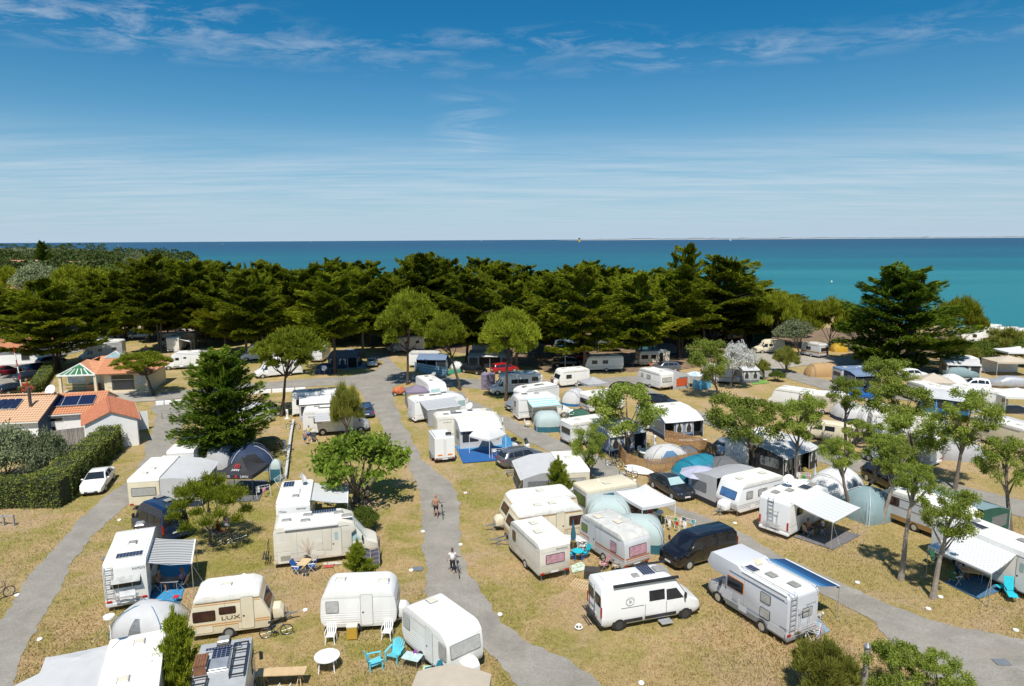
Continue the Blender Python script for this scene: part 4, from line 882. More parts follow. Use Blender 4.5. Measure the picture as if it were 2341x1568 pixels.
def bike(label,c,rz,fr=BLACKP,lean=.12,group='bicycles',name='bicycle',tyre=RUB):
 t=thing(name,label,'bicycle',c,rz,group);L_=Matrix.Rotation(lean,3,'X')
 q=lambda x,z,y=0:tuple(L_@Vector((x,y,z)));ax=L_@UY
 for x in(-.52,.54):
  mb=MB();mb.ring(q(x,.34),ax,.32,.022,22,6);wh=mb.build('tyre',tyre,t,True)
  mb=MB();mb.ring(q(x,.34),ax,.285,.010,18,4)
  for k in range(8):a=k*PI/4+.2;mb.tube([q(x,.34),q(x+.28*math.cos(a),.34+.28*math.sin(a))],.0035,4)
  mb.build('rim',ALU,wh)
 mb=MB();bb=(-.05,.28);st_=(-.2,.80);hd=(.36,.84)
 for a,b in((bb,st_),(bb,(.38,.70)),((-.17,.70),hd),((-.52,.34),bb),((-.52,.34),(-.18,.72))):mb.tube([q(*a),q(*b)],.02 if a==bb or b==hd else .013)
 mb.build('frame',fr,t);mb=MB();mb.tube([q(.33,.96),q(.38,.70),q(.54,.34)],.016);mb.build('fork',BLACKP,t)
 mb=MB();mb.tube([q(.26,1.0,-.30),q(.36,.99,-.12),q(.36,.99,.12),q(.26,1.0,.30)],.014);mb.build('handlebar',BLACKP,t)
 mb=MB();mb.tube([q(-.2,.78),q(-.22,.92)],.014);mb.obox(q(-.24,.95),L_@UX,ax,L_@UZ,.26,.15,.06);mb.build('saddle',BLACKP,t,bevel=.02)
 mb=MB();mb.cyl(q(bb[0],bb[1]),ax,.09,.02,12)
 for s in(-1,1):mb.tube([q(*bb,s*.05),q(bb[0]+s*.12,bb[1]-s*.12,s*.09)],.012);mb.obox(q(bb[0]+s*.12,bb[1]-s*.12,s*.14),L_@UX,ax,L_@UZ,.09,.09,.02)
 mb.build('crankset',BLACKP,t);return t
def parasol(label,c,r=1.3,h=2.1,mat=CL_LG,closed=False,name='parasol',tilt=0,stripes=None):
 t=thing(name,label,'parasol',c);mb=MB();mb.tube([(0,0,0),(0,0,h)],.022);mb.build('pole',ALU,t)
 if closed:
  mb=MB();rows=[]
  for j in range(8):u=j/7;rr=lerp(.14,.02,u)*(1+.3*math.sin(u*5));rows.append([(rr*(1+.3*math.cos(i*PI/2*1.5))*math.cos(2*PI*i/12),rr*math.sin(2*PI*i/12)*(1+.25*math.sin(i*2.4)),lerp(h*.42,h+.1,u))for i in range(13)])
  for r_ in rows:r_[-1]=r_[0]
  mb.grid(rows);mb.build('folded_canopy',mat,t,smooth=True)
 else:
  for k in range(8):
   mb=MB();rows=[]
   for j in range(5):
    u=j/4;rr=r*u;a0=2*PI*k/8;a1=2*PI*(k+1)/8;z=h+.05-.42*u**1.5*r/1.3;row=[]
    for i in range(4):v=i/3;x=lerp(math.cos(a0),math.cos(a1),v)*rr;y=lerp(math.sin(a0),math.sin(a1),v)*rr;row.append((x,y,z+tilt*x-.03*u*math.sin(PI*v)))
    rows.append(row)
   mb.grid(rows);mb.build('canopy_panel',(stripes[k%2]if stripes else mat),t,solid=.006)
 return t
def windbreak(label,pix,mat,h=1.2,post=POLE,name='windbreak',cat='windbreak',panels=None):
 w=[P(x,y)for x,y in pix];c=w[0].copy();t=thing(name,label,cat,c);w=[p-c for p in w]
 for i,(a,b)in enumerate(zip(w,w[1:])):
  d=b-a;n=Vector((-d.y,d.x,0)).normalized();mb=MB();r0,r1=[],[]
  for j in range(7):u=j/6;p=a+d*u+n*.06*math.sin(PI*u);r0.append((p.x,p.y,.03));r1.append((p.x,p.y,h-.05*math.sin(PI*u)))
  mb.grid([r0,r1]);mb.build('panel',panels[i%len(panels)]if panels else mat,t,solid=.008)
 for p in w:mb=MB();mb.tube([(p.x,p.y,0),(p.x,p.y,h+.1)],.016);mb.build('post',post,t)
 return t
def airer(label,c,rz,cloths,where='the airer',frame=PLW,name='clothes_airer',w=1.1):
 t=thing(name,label,'clothes airer',c,rz);mb=MB()
 for s in(-1,1):
  mb.tube([(-w/2,s*.3,.9),(w/2,s*.3,.9)],.012);mb.tube([(-w/2,-s*.25,0),(-w/2,s*.3,.9)],.012);mb.tube([(w/2,-s*.25,0),(w/2,s*.3,.9)],.012)
 for i in range(6):mb.tube([(-w/2+w*i/5,-.3,.9),(-w/2+w*i/5,.3,.9)],.006,4)
 mb.build('frame',frame,t);cm=[]
 for i,(cn,col)in enumerate(cloths):
  m=M('laundry_%s'%'_'.join(str(int(x*100))for x in col),col,.9,.2,9);x=-w/2+w*(i+.5)/len(cloths);y=-.3 if i%2 else .3;ww=w/len(cloths)*.75;hh=random.uniform(.35,.6)
  o=MB();r0,r1,r2=[],[],[]
  for j in range(5):u=j/4-.5;r0.append((x+ww*u,y+.01,.91));r1.append((x+ww*u,y*1.08+.03*math.sin(j*2),.91-hh*.5));r2.append((x+ww*u*.9,y*1.05+.04*math.sin(j*2+1),.91-hh+.04*(j%2)))
  o.grid([r0,r1,r2]);cm.append((o,m,cn))
 for o,m,cn in cm:
  g=tag(inst('drying_cloth',o.mesh('drying_cloth',m,solid=.006)),cn+' hanging to dry on '+where,'laundry','laundry on '+where);g.location=c;g.rotation_euler=(0,0,rz)
 return t
def pedestal(label,c,group='white service pedestals',h=1.1):
 t=thing('service_pedestal',label,'service pedestal',c,random.uniform(-.4,.4),group);mb=MB();mb.box(-.26,-.26,0,.26,.26,.08);mb.build('foot',PLW,t)
 mb=MB();mb.cyl((0,0,h/2),UZ,.15,h-.02,16);mb.ball((0,0,h-.02),.15,.15,.07,14,3,lo=0);mb.build('column',PLW,t,True)
 for k in range(2):mb=MB();slab(mb,(0,-.14,h-.25-k*.2),UX,UZ,-UY,.14,.13,.04,.02);mb.build('socket',GREYP,t)
 return t
SKIN=M('tanned_skin',(.40,.20,.12),.55,.08,8);SKIN2=M('fair_skin',(.55,.34,.25),.55,.08,8)
def skinmesh(name,pts,edges,rad,mats,sub=1,root=0):
 me=bpy.data.meshes.new(name+'_tmp');me.from_pydata([tuple(p)for p in pts],edges,[]);o=bpy.data.objects.new(name+'_tmp',me);COL.objects.link(o)
 o.modifiers.new('s','SKIN');o.modifiers.new('d','SUBSURF').levels=sub
 for i,r in enumerate(rad):sv=me.skin_vertices[0].data[i];sv.radius=(r,r)if not isinstance(r,tuple)else r;sv.use_root=(i==root)
 dg=bpy.context.evaluated_depsgraph_get();m2=bpy.data.meshes.new_from_object(o.evaluated_get(dg));m2.name=name;bpy.data.objects.remove(o);m2.materials.clear();m2.materials.append(mats)
 for p in m2.polygons:p.use_smooth=True
 return m2
def person(label,c,rz,pose='stand',skin=SKIN,hair=(.05,.03,.02),top=None,bottom=None,shoes=None,hat=None,h=1.72,long_=False,sleeve=.5,bald=False,seat=.44,arms=None,name='person',group=None):
 """faces +x; one skinned body with clothing that follows it"""
 t=thing(name,label,'person',c,rz,group);k=h/1.72;J={}
 if pose=='sit':
  pz=seat+.10;J['pel']=(0,0,pz);J['ch']=(-.05,0,pz+.36);J['nk']=(-.04,0,pz+.54);J['hd']=(0,0,pz+.70)
  for s,n in((1,'l'),(-1,'r')):
   J['hp'+n]=(.02,s*.10,pz-.02);J['kn'+n]=(.42,s*.13,pz+.0);J['an'+n]=(.44,s*.13,.08);J['to'+n]=(.60,s*.15,.04)
   J['sh'+n]=(-.05,s*.19,pz+.47);J['el'+n]=(.06,s*.26,pz+.24);J['wr'+n]=(.27,s*.20,pz+.20)
 else:
  J['pel']=(0,0,.93);J['ch']=(.01,0,1.25);J['nk']=(.01,0,1.46);J['hd']=(.03,0,1.62);st=.13 if pose=='walk' else .02
  for s,n in((1,'l'),(-1,'r')):
   J['hp'+n]=(0,s*.10,.88);J['kn'+n]=(s*st*.8+.03,s*.11,.50);J['an'+n]=(s*st,s*.11,.08);J['to'+n]=(s*st+.16,s*.13,.035)
   J['sh'+n]=(0,s*.19,1.40);J['el'+n]=(-.02,s*.27,1.13);J['wr'+n]=(.08,s*.28,.90)
 for kk,v in(arms or{}).items():J[kk]=v
 J={a:Vector(b)*k for a,b in J.items()}
 for n,s in(('l',1),('r',-1)):
  d=(J['wr'+n]-J['el'+n]).normalized();side=Vector((0,-s,0));palm=J['wr'+n]+d*.07*k;J['pm'+n]=palm
  for i in range(4):off=side*(.03-.02*i)*1.0+d.cross(side)*0;J['f%d'%i+n]=palm+off+d*(.05+.012*math.sin(i+.6))*k;J['g%d'%i+n]=J['f%d'%i+n]+(d*.7+Vector((.0,-s*.2,-.5))).normalized()*.03*k
  J['th'+n]=J['wr'+n]+d*.03+Vector((.045,-s*.01,0));J['ti'+n]=J['th'+n]+(d+Vector((.5,0,0))).normalized()*.035
 ids=list(J);ix={a:i for i,a in enumerate(ids)}
 RD=dict(pel=(.155,.115),ch=(.165,.115),nk=.062,hd=.088,hp=.088,kn=.058,an=.042,to=.036,sh=.058,el=.042,wr=.028,pm=.034,th=.013,ti=.010)
 rad=[RD.get(a,RD.get(a[:2],.010))for a in ids];rad=[tuple(x*k for x in r)if isinstance(r,tuple)else r*k for r in rad]
 E=[('pel','ch'),('ch','nk'),('nk','hd')]
 for n in 'lr':
  E+=[('pel','hp'+n),('hp'+n,'kn'+n),('kn'+n,'an'+n),('an'+n,'to'+n),('ch','sh'+n),('sh'+n,'el'+n),('el'+n,'wr'+n),('wr'+n,'pm'+n),('wr'+n,'th'+n),('th'+n,'ti'+n)]
  for i in range(4):E+=[('pm'+n,'f%d'%i+n),('f%d'%i+n,'g%d'%i+n)]
 inst('body',skinmesh('body',[J[a]for a in ids],[(ix[a],ix[b])for a,b in E],rad,skin),t)
 hc=J['hd'];mb=MB();mb.ball((hc.x+.015,0,hc.z+.02),.098*k,.080*k,.122*k,12,9);mb.ball((hc.x+.11*k,0,hc.z+.0),.022,.014,.022,6,4)
 for s in(-1,1):mb.ball((hc.x+.0,s*.082*k,hc.z+.01),.022,.012,.032,6,4)
 mb.build('head',skin,t,True)
 mb=MB()
 for s in(-1,1):mb.ball((hc.x+.098*k,s*.032,hc.z+.035),.014,.014,.010,6,4)
 mb.ball((hc.x+.10*k,0,hc.z-.045),.012,.026,.007,6,4);mb.build('face_features',INK,t)
 if not bald:
  mb=MB();mb.ball((hc.x-.012,0,hc.z+.04),.106*k,.092*k,.118*k,12,6,lo=-.25);mb.ball((hc.x-.05,0,hc.z-.01),.07*k,.085*k,.10*k,10,6)
  if long_:mb.ball((hc.x-.06,0,hc.z-.12),.05,.08,.14,8,6)
  mb.build('hair',M('hair_%d'%int(hair[0]*100),hair,.7,.2,20),t,True)
 if hat:
  mb=MB();mb.cyl((hc.x,0,hc.z+.09),UZ,.19,.012,18);mb.cyl((hc.x,0,hc.z+.14),UZ,.095,.11,14);mb.build('hat',hat,t,bevel=.01,seg=1)
 def wear(nm,names,edges,m,grow,stretch=None):
  pts=[J[a]if not stretch or a not in stretch else stretch[a]for a in names];jx={a:i for i,a in enumerate(names)};rr=[]
  for a in names:
   r=RD.get(a,RD.get(a[:2],.03));r=tuple((x+grow)*k for x in r)if isinstance(r,tuple)else(r+grow)*k;rr.append(r)
  inst(nm,skinmesh(nm,pts,[(jx[a],jx[b])for a,b in edges],rr,m),t)
 if top:
  nn=['ch','pel','shl','shr','ell','elr','nk'];st={a:J['sh'+a[-1]].lerp(J['el'+a[-1]],sleeve)for a in('ell','elr')};st['nk']=J['ch'].lerp(J['nk'],.75)
  wear('shirt',nn,[('ch','pel'),('ch','shl'),('ch','shr'),('shl','ell'),('shr','elr'),('ch','nk')],top,.016,st)
 if bottom:
  bm_,f=bottom;nn=['pel','hpl','hpr','knl','knr']+(['anl','anr']if f>1 else[]);st={}
  for n in 'lr':
   if f<=1:st['kn'+n]=J['hp'+n].lerp(J['kn'+n],f)
   else:st['an'+n]=J['kn'+n].lerp(J['an'+n],f-1)
  wear('shorts' if f<=1 else 'trousers',nn,[('pel','hpl'),('pel','hpr'),('hpl','knl'),('hpr','knr')]+([('knl','anl'),('knr','anr')]if f>1 else[]),bm_,.014,st)
 if shoes:
  mb=MB()
  for n in 'lr':a,b=J['an'+n],J['to'+n];m_=(a+b)/2;mb.ball((m_.x+.01,m_.y,.045),.14,.05,.045,8,5)
  mb.build('shoes',shoes,t,True)
 return t
BARKG=M('grey_brown_bark',(.17,.135,.105),.95,.35,5,bump=.8,bsc=12);BARKD=M('dark_pine_bark',(.085,.060,.045),.95,.35,5,bump=.8,bsc=12);BARKL=M('pale_bark',(.30,.25,.20),.95,.3,5,bump=.8,bsc=12)
LF_CY=leafmat('cypress_foliage',(.060,.098,.008),(.260,.285,.014),(.24,.19,.02),.3)
LF_CD=leafmat('dark_cypress_foliage',(.040,.088,.010),(.185,.250,.018),None,.3)
LF_PI=leafmat('pine_needles',(.130,.175,.012),(.310,.345,.030),(.32,.30,.03),.3)
LF_LO=leafmat('locust_leaves',(.110,.160,.020),(.370,.430,.085),(.30,.27,.05),.38)
LF_OL=leafmat('olive_grey_leaves',(.140,.170,.080),(.320,.350,.200),None,.25)
LF_HE=leafmat('hedge_leaves',(.085,.125,.020),(.330,.350,.090),None,.25)
LF_TA=leafmat('tamarisk_leaves',(.150,.165,.025),(.300,.300,.060),(.26,.19,.05),.3)
LF_FG=leafmat('broad_bright_leaves',(.100,.180,.018),(.330,.430,.060),None,.35)
LF_YP=leafmat('yellow_green_pine_needles',(.130,.165,.012),(.29,.30,.022),None,.25)
LF_GR=leafmat('green_bush_leaves',(.070,.115,.018),(.185,.230,.040),None,.25)
LF_WH=leafmat('white_blossom',(.62,.62,.56),(.85,.85,.80),None,.3);LF_BR=leafmat('dead_brown_foliage',(.12,.075,.035),(.22,.15,.08),None,.2)
def nrm(a):return a/np.maximum(1e-6,np.linalg.norm(a,axis=-1,keepdims=True))
def leafquads(C,A,B):
 """C centres, A half-length vectors, B half-width vectors -> rhombic leaves"""
 n=len(C);v=np.empty((n,4,3));v[:,0]=C-A;v[:,1]=C+B;v[:,2]=C+A;v[:,3]=C-B
 return v.reshape(-1,3),np.arange(n*4).reshape(-1,4)
def rdir(n,g):return nrm(g.normal(size=(n,3)))
def mk_leaves(C,D,ln,wd,g,flat=0.0):
 """leaves pointing along D with random roll; flat pulls the blade level"""
 n=len(C);D=nrm(D);S=np.cross(D,rdir(n,g))
 if flat:S=S*np.array([1,1,1-flat])
 S=nrm(S);ln=ln*g.uniform(.6,1.3,(n,1));return leafquads(C,D*ln/2,S*wd*g.uniform(.7,1.3,(n,1))/2)
CROWNS={}
def crown_cypress(seed,lm,n=15000,tiers=9,low=.05,narrow=False):
 """unit crown of level feathery tiers: radius 1, height 1"""
 g=np.random.default_rng(seed);C,D=[],[];tips=[]
 for i in range(tiers):
  for k in range(5 if i<tiers-3 else 4):
   u=(i+g.uniform(-.25,.25))/tiers;u=min(max(u,0),.97);z=low+(1-low)*u
   prof=(1-u)**(.50 if not narrow else .42)*(.68+.42*min(1,u*4))
   r=prof*g.uniform(.55,1.2);az=k*1.2566+i*2.1+g.uniform(-.35,.35);rise=g.uniform(.0,.13)+.12*u
   m=int(n/tiers/5*(.4+1.1*r));ax=np.array([math.cos(az),math.sin(az),0]);sd=np.array([-math.sin(az),math.cos(az),0]);tips.append((ax[0]*r,ax[1]*r,z+rise*r))
   s=g.beta(1.6,1.1,m);w=(.10+.42*np.sin(PI*np.clip(s*.9,0,1)))*(r*.55+.10);lat=g.uniform(-1,1,m)*w;fn=lat/(w+1e-3)
   P_=ax*(s*r)[:,None]+sd*lat[:,None];tuft=.008*np.sin(s*21+fn*9+i)+.010*np.sin(fn*11+k)
   P_[:,2]=z+rise*s*r+tuft*(.4+r)-.05*fn**2*r+g.normal(0,.005,m)+(s**3)*.025
   C.append(P_);D.append(ax*1.0+sd*(fn*.8)[:,None]+np.array([0,0,.16])+g.normal(0,.17,(m,3)))
 for k in range(7):
  m=n//110;x,y=g.normal(0,.16,2);zz=g.uniform(0,1,m);C.append(np.stack([x+g.normal(0,.035,m)*(1.1-zz),y+g.normal(0,.035,m)*(1.1-zz),.74+zz*g.uniform(.14,.24)],1));D.append(np.array([x*2,y*2,1.0])+g.normal(0,.45,(m,3)))
 C=np.concatenate(C);D=np.concatenate(D);v,q=mk_leaves(C,D,.082,.022,g,.93);return npmesh('crown',v,q,lm),tips
def crown_puffs(seed,lm,centers,pr,npf,ln,wd,flat=.8,radial=True,shell=.55,up=.35):
 g=np.random.default_rng(seed);C,D=[],[]
 for(x,y,z,s)in centers:
  d=rdir(npf,g);d[:,2]=np.where(d[:,2]<-.3,-d[:,2]*.5,d[:,2]);rr=pr*s*g.uniform(shell,1.0,(npf,1))*np.array([1,1,flat])
  bump=1+.25*np.sin(d[:,:1]*5+s*40)*np.cos(d[:,1:2]*6+s*17)
  C.append(np.array([x,y,z])+d*rr*bump);D.append((d if radial else rdir(npf,g)*.8+d*.4)+np.array([0,0,up])+g.normal(0,.3,(npf,3)))
 v,q=mk_leaves(np.concatenate(C),np.concatenate(D),ln,wd,g);return npmesh('crown',v,q,lm)
def get_crown(kind,i):
 key=(kind,i)
 if key in CROWNS:return CROWNS[key]
 g=np.random.default_rng(100+i*7+len(kind));
 if kind=='youngpine':
  cs=[(math.cos(k*2.4)*math.sqrt(k/30)*.95,math.sin(k*2.4)*math.sqrt(k/30)*.95,g.uniform(.1,.45)+.45*(1-k/30),g.uniform(.6,1.1))for k in range(30)];r=(crown_puffs(i,LF_PI,cs,.30,620,.070,.017,.75,True,.1,.5),[(c[0],c[1],c[2])for c in cs[::3]])
 elif kind=='cypress':r=crown_cypress(50+i,LF_CY,36000)
 elif kind=='darkcypress':r=crown_cypress(80+i,LF_CD,46000,19 if i==0 else 13,.02,True)
 elif kind=='pine':
  cs=[]
  for k in range(46):a=k*2.4;q=math.sqrt((k+.5)/46);cs.append((q*math.cos(a)*.9,q*math.sin(a)*.9,.30+.50*(1-q*q)+g.uniform(-.16,.12),g.uniform(.7,1.15)))
  for k in range(14):a=g.uniform(0,6.28);q=g.uniform(.3,.85);cs.append((q*math.cos(a),q*math.sin(a),g.uniform(.02,.25),g.uniform(.6,.95)))
  r=(crown_puffs(i,LF_PI,cs,.235,330,.105,.022,.85),[(c[0],c[1],c[2])for c in cs[::5]])
 elif kind=='locust':
  cs=[]
  for k in range(42):
   d=rdir(1,g)[0];q=g.uniform(.35,1)**.6;cs.append((d[0]*q*.88,d[1]*q*.88,.5+d[2]*q*.44,g.uniform(.55,1.2)))
  gg=g;C,D=[],[]
  for(x,y,z,s)in cs:
   m=300;d=rdir(m,gg);rr=.22*s*gg.uniform(.2,1,(m,1))*np.array([1.15,1.15,.55]);C.append(np.array([x,y,z])+d*rr);D.append(d*np.array([1,1,.3])+np.array([.25,.1,-.15])+gg.normal(0,.45,(m,3)))
  v,q=mk_leaves(np.concatenate(C),np.concatenate(D),.068,.023,gg,.45);r=(npmesh('crown',v,q,LF_LO),[(c[0],c[1],c[2])for c in cs[::4]])
 elif kind in('round','olive','yellow','green','tamarisk','blossom','fig'):
  lm=dict(round=LF_GR,olive=LF_OL,yellow=LF_YP,green=LF_GR,tamarisk=LF_TA,blossom=LF_WH,fig=LF_FG)[kind];cs=[]
  for k in range(60):
   d=rdir(1,g)[0];d[2]=abs(d[2])*1.25-.35;q=g.uniform(.55,1.0);cs.append((d[0]*q*.82,d[1]*q*.82,.46+d[2]*q*.46,g.uniform(.6,1.15)))
  if kind=='fig':m=crown_puffs(i,lm,cs[:40],.27,150,.100,.042,.8,False,.2,-.35)
  elif kind=='yellow':m=crown_puffs(i,lm,cs,.27,230,.12,.026,.9,True,.5,.7)
  elif kind=='tamarisk':m=crown_puffs(i,lm,cs,.26,230,.16,.018,.9,True,.2,.5)
  else:m=crown_puffs(i,lm,cs,.26,230,.070,.036,.85,False,.45)
  r=(m,[(c[0],c[1],c[2])for c in cs[::6]])
 elif kind=='spruce':
  C,D=[],[]
  for k in range(9):
   u=k/9;z=.03+.86*u;rr=.95*(1-u)**.7*g.uniform(.75,1.15)
   for j in range(5):
    a=j*PI/3+k*.7+g.uniform(-.2,.2);L_=rr*g.uniform(.65,1.1);m=int(110+240*L_);s=g.uniform(.1,1,m)**.8
    ax=np.array([math.cos(a),math.sin(a),0]);p=ax*(s*L_)[:,None];p[:,2]=z+.02+.20*s**2*L_;C.append(p+g.normal(0,.055,(m,3))*np.array([1,1,.3]));D.append(ax*.7+np.array([0,0,.5])+g.normal(0,.5,(m,3)))
  m=160;C.append(np.stack([g.normal(0,.03,m),g.normal(0,.03,m),g.uniform(.8,1.0,m)],1));D.append(np.tile([0,0,1.],(m,1))+g.normal(0,.5,(m,3)))
  v,q=mk_leaves(np.concatenate(C),np.concatenate(D),.135,.020,g);r=(npmesh('crown',v,q,LF_PI),[])
 CROWNS[key]=r;return r
def plant_tree(name,label,kind,i,base,R_,H,z0,lean=(0,0),tr=.2,bark=BARKG,rot=None,group=None,cat='tree',fork=.55,multi=1,leafm=None,limbs=True,base_at=None):
 """crown of radius R_ between z0 and H; trunk leans by (dx, dy) up to the crown"""
 b=base if isinstance(base,Vector)else P(*base);t=thing(name,label,cat,b,0,group);me,tips=get_crown(kind,i);rot=random.uniform(0,6.28)if rot is None else rot
 lx,ly=lean;cr=inst('crown',me,t,(lx,ly,z0),(random.uniform(-.09,.09),random.uniform(-.09,.09),rot)if kind=='cypress' else(0,0,rot),(R_,R_,H-z0))
 mb=MB();zc=z0+(H-z0)*(.35 if kind not in('cypress','darkcypress','spruce')else .9);g=random.Random(i*31+int(b.x*10))
 for k in range(multi):
  ox,oy=(0,0)if multi==1 else(tr*1.2*math.cos(k*2.2),tr*1.2*math.sin(k*2.2));pts=[];rr=[];ex,ey=(0,0)if multi==1 else(R_*.22*math.cos(k*2.2),R_*.22*math.sin(k*2.2))
  for j in range(8):
   u=j/7;w=tr*.9*math.sin(u*7+g.random()*2)*(.3+u)*(0 if j in(0,)else 1);pts.append((ox+(lx+ex)*u**1.15+w*.6,oy+(ly+ey)*u+w*.4,lerp(0,zc,u)));rr.append(tr*(1.25 if j==0 else 1)*lerp(1,.42 if kind!='cypress' else .12,u))
  mb.tube(pts,rr,8)
 if limbs:
  c,s=math.cos(rot),math.sin(rot)
  for(x,y,z)in tips[::(1 if kind!='cypress' else 3)]:
   q=Vector((lx+(x*c-y*s)*R_*.85,ly+(x*s+y*c)*R_*.85,z0+z*(H-z0)));zs=max(z0*.75 if kind!='cypress' else q.z*.88,q.z-R_*.9);u=min(1,zs/zc);p=Vector((lx*u**1.15,ly*u,zs));m_=p.lerp(q,.5)+Vector((0,0,-.12*R_ if kind=='pine' else-.03*R_))
   mb.tube([p,m_,q],[tr*.45,tr*.28,tr*.08],5,caps=False)
 mb.build('trunk',bark,t,True);return t
def tree_px(name,label,kind,i,base,cx,top,wid,bot,**k):
 """base pixel, crown centre column, top row, crown width in pixels, bottom row of the crown"""
 b=P(*base);s=PXM(b);H=ZAT(b,cx,top);z0=ZAT(b,cx,bot);lean=((cx-base[0])*s-0.0,0)
 u0=unroll(*base)[0];zc=(H+z0)/2;d=b.y*CP-(zc-CAMH)*SP;ux=unroll(cx,(top+bot)/2)[0];lean=(ux*d-b.x,0);R_=wid*d/F/2
 k.setdefault('tr',max(.09,R_*.075));return plant_tree(name,label,kind,i,b,R_,H,max(.1,z0),lean,**k)
 # ================================================================ placing: near left
ST_O=M('ochre_stripe',(.55,.27,.07),.4,.05);ST_B=M('blue_stripe',(.08,.16,.30),.4,.05);ST_BR=M('brown_stripe',(.14,.05,.025),.4,.05);ST_OR=M('orange_stripe',(.45,.13,.04),.4,.05);ST_G=M('grey_stripe',(.40,.42,.45),.4,.05);ST_R=M('dark_red_stripe',(.22,.02,.03),.4,.05);GOLDP=M('ochre_cladding',(.34,.19,.06),.5,.1,3)
def alongx(t,lx,ly,lz=0):
 """local point of a thing, in the world"""
 c,s=math.cos(t.rotation_euler.z),math.sin(t.rotation_euler.z);return Vector((t.location.x+lx*c-ly*s,t.location.y+lx*s+ly*c,lz))
a1=pose('rear',(244,1381),(339,1374.5),6.2,2.2,.4,((246,1299),(280,1218),2.75))
mh1=motorhome('motorhome','white alcove motorhome with ladder, rear window flap and striped awning wound out',a1,6.2,2.2,2.85,'alcove',hatches=((-.08,-.05),(.42,-.05)),rearwin=(0,1.62,1.5,.42),rearwm=GLASS,lad=.38,sol=((-.36,-.08,.62,1.35),),rack=True,wins=(('R',-.2,1.75,.8,.5),('L',.0,1.7,.8,.5)),group='motorhomes on the left pitches',lower=GREYW)
text('RAPIDO',mh1,(-3.115,-.72,2.42),(0,-1,0),(0,0,1),.19,INKG)
mb=MB();mb.add([(-3.1,-.78,2.05),(-3.1,.70,2.05),(-3.48,.70,1.80),(-3.48,-.78,1.80)],[(0,1,2,3)]);mb.build('open_window_flap',GLASSL,mh1,solid=.03)
STRIPEGW=stripemat('grey_white_striped_cloth',[(0,(.72,.72,.70)),(.5,(.20,.21,.22))],0,.24)
aw1=wind_out('awning','grey and white striped awning wound out over a blue mat',alongx(mh1,-2.75,-1.12,2.5),alongx(mh1,.75,-1.12,2.5),alongx(mh1,.65,-3.45,2.1),alongx(mh1,-2.85,-3.45,2.05),STRIPEGW)
mat_rug('ground_mat','bright blue mat under the striped awning',[(334,1388),(412,1378),(436,1290),(372,1280)],M('bright_blue_mat',(.03,.24,.48),.9,.08,5))
BM=alongx
van1=van('camper_van','dark blue high-roofed camper van parked behind the alcove motorhome',pose('left',(300,1209),(368,1240),6.0,2.05,.3),'transit',6.0,2.05,2.7,BLUEP,sidewins=(('B',.37,.56,1.35,2.0,GLASS),('B',.58,.76,1.35,2.0,GLASS),('B',.78,.95,1.35,2.0,GLASS)),bumper=BLUEP)
for x in(.2,-1.0,-2.2):roofbox(van1,'roof_hatch',x,-.25,2.70,.5,.5,.1,HATCHD,BLACKP)
text('PTX',van1,(-3.02,.0,1.05),(0,-1,0),(0,0,1),.08,INKG)
a3=pose('rear',(297,1161),(366,1153),6.0,2.3,.36,((296,1110),(351,1057),2.5))
cv3=caravan('caravan','cream caravan with silver thermal mat over its window and a grey awning on its right',a3,6.0,2.3,2.6,'box',CREAM,ROOFW,endwin=SILV,endw=1.75,endh=.62,endz=1.55,ends='B',hatches=((-.1,0),(-.28,.12)),group='caravans on the left pitches')
frame_awning('caravan_awning','grey caravan awning with navy end wall and white curtains',(alongx(cv3,-.2,-1.15-1.5),cv3.rotation_euler.z),5.4,3.0,2.5,2.0,CL_LG,CL_LG,CL_NB,CURTW,nwin=3)
car('white_sedan','white sedan parked on the grass beside the tall hedge',pose('front',(183,1128),(232,1126),4.85,1.83,.3,((257,1094),(238,1120),0)),'sedan',4.85,1.83,1.48,WHITE2,group=None)
a4=pose('rear',(384,1088),(447,1085),6.0,2.3,.36,((296,1110),(351,1057),2.5))
cv4=caravan('caravan','white caravan with bike rack and satellite dish beside the big dark evergreen',a4,6.0,2.25,2.6,'box',WHITE,ROOFW,ends='B',endwin=GLASSL,endw=.9,endh=.45,endz=1.75,hatches=((-.25,0),(.1,.1)),group='caravans on the left pitches')
bikerack(cv4,-3.0,-.1,.9)
dome_tent('caravan_awning','grey and navy arched awning beside the white caravan under the evergreen',alongx(cv4,0,-2.7),cv4.rotation_euler.z,4.6,3.2,2.3,CL_G,CL_NB,.2,BLACKP,style='tunnel',cat='caravan awning')
dish(None,P(378,1075).x,P(378,1075).y,0,.42,30,250,WHITE,True,'white satellite dish standing left of the white caravan with the bike rack')
gz=orient((488,1085.6),(578,1088),2.1);gd=Vector((-math.sin(gz[1]),math.cos(gz[1]),0));gc=gz[0]+gd*1.55;gc.z=0
g24=gazebo('gazebo','black pop-up gazebo with red and white logos beside the big evergreen',gc,gz[1],3.2,3.1,2.15,1.05,CL_K,BLACKP,.32,curve=.3)
REDI=M('red_logo_print',(.5,.02,.02),.6,.05)
text('24MX',g24,(-.62,-1.575,2.0),(1,0,0),(0,0,1),.30,INKW);text('24MX',g24,(.95,-1.575,2.0),(1,0,0),(0,0,1),.30,INKW)
for yy,sg in((.0,1),):text('24MX',g24,(0,-1.13,2.40),(1,0,0),(0,.83,.56),.28,INKW)
for px in(-1.15,.25):mb=MB();mb.cyl((px,-1.575,2.0),(0,1,0),.11,.02,14);mb.build('logo_disc',REDI,g24)
mb=MB();mb.ring((0,-.80,2.63),(0,-.56,.83),.21,.035,18,4);mb.ball((0,-.80,2.63),.09,.09,.06);mb.build('logo_ring',REDI,g24)
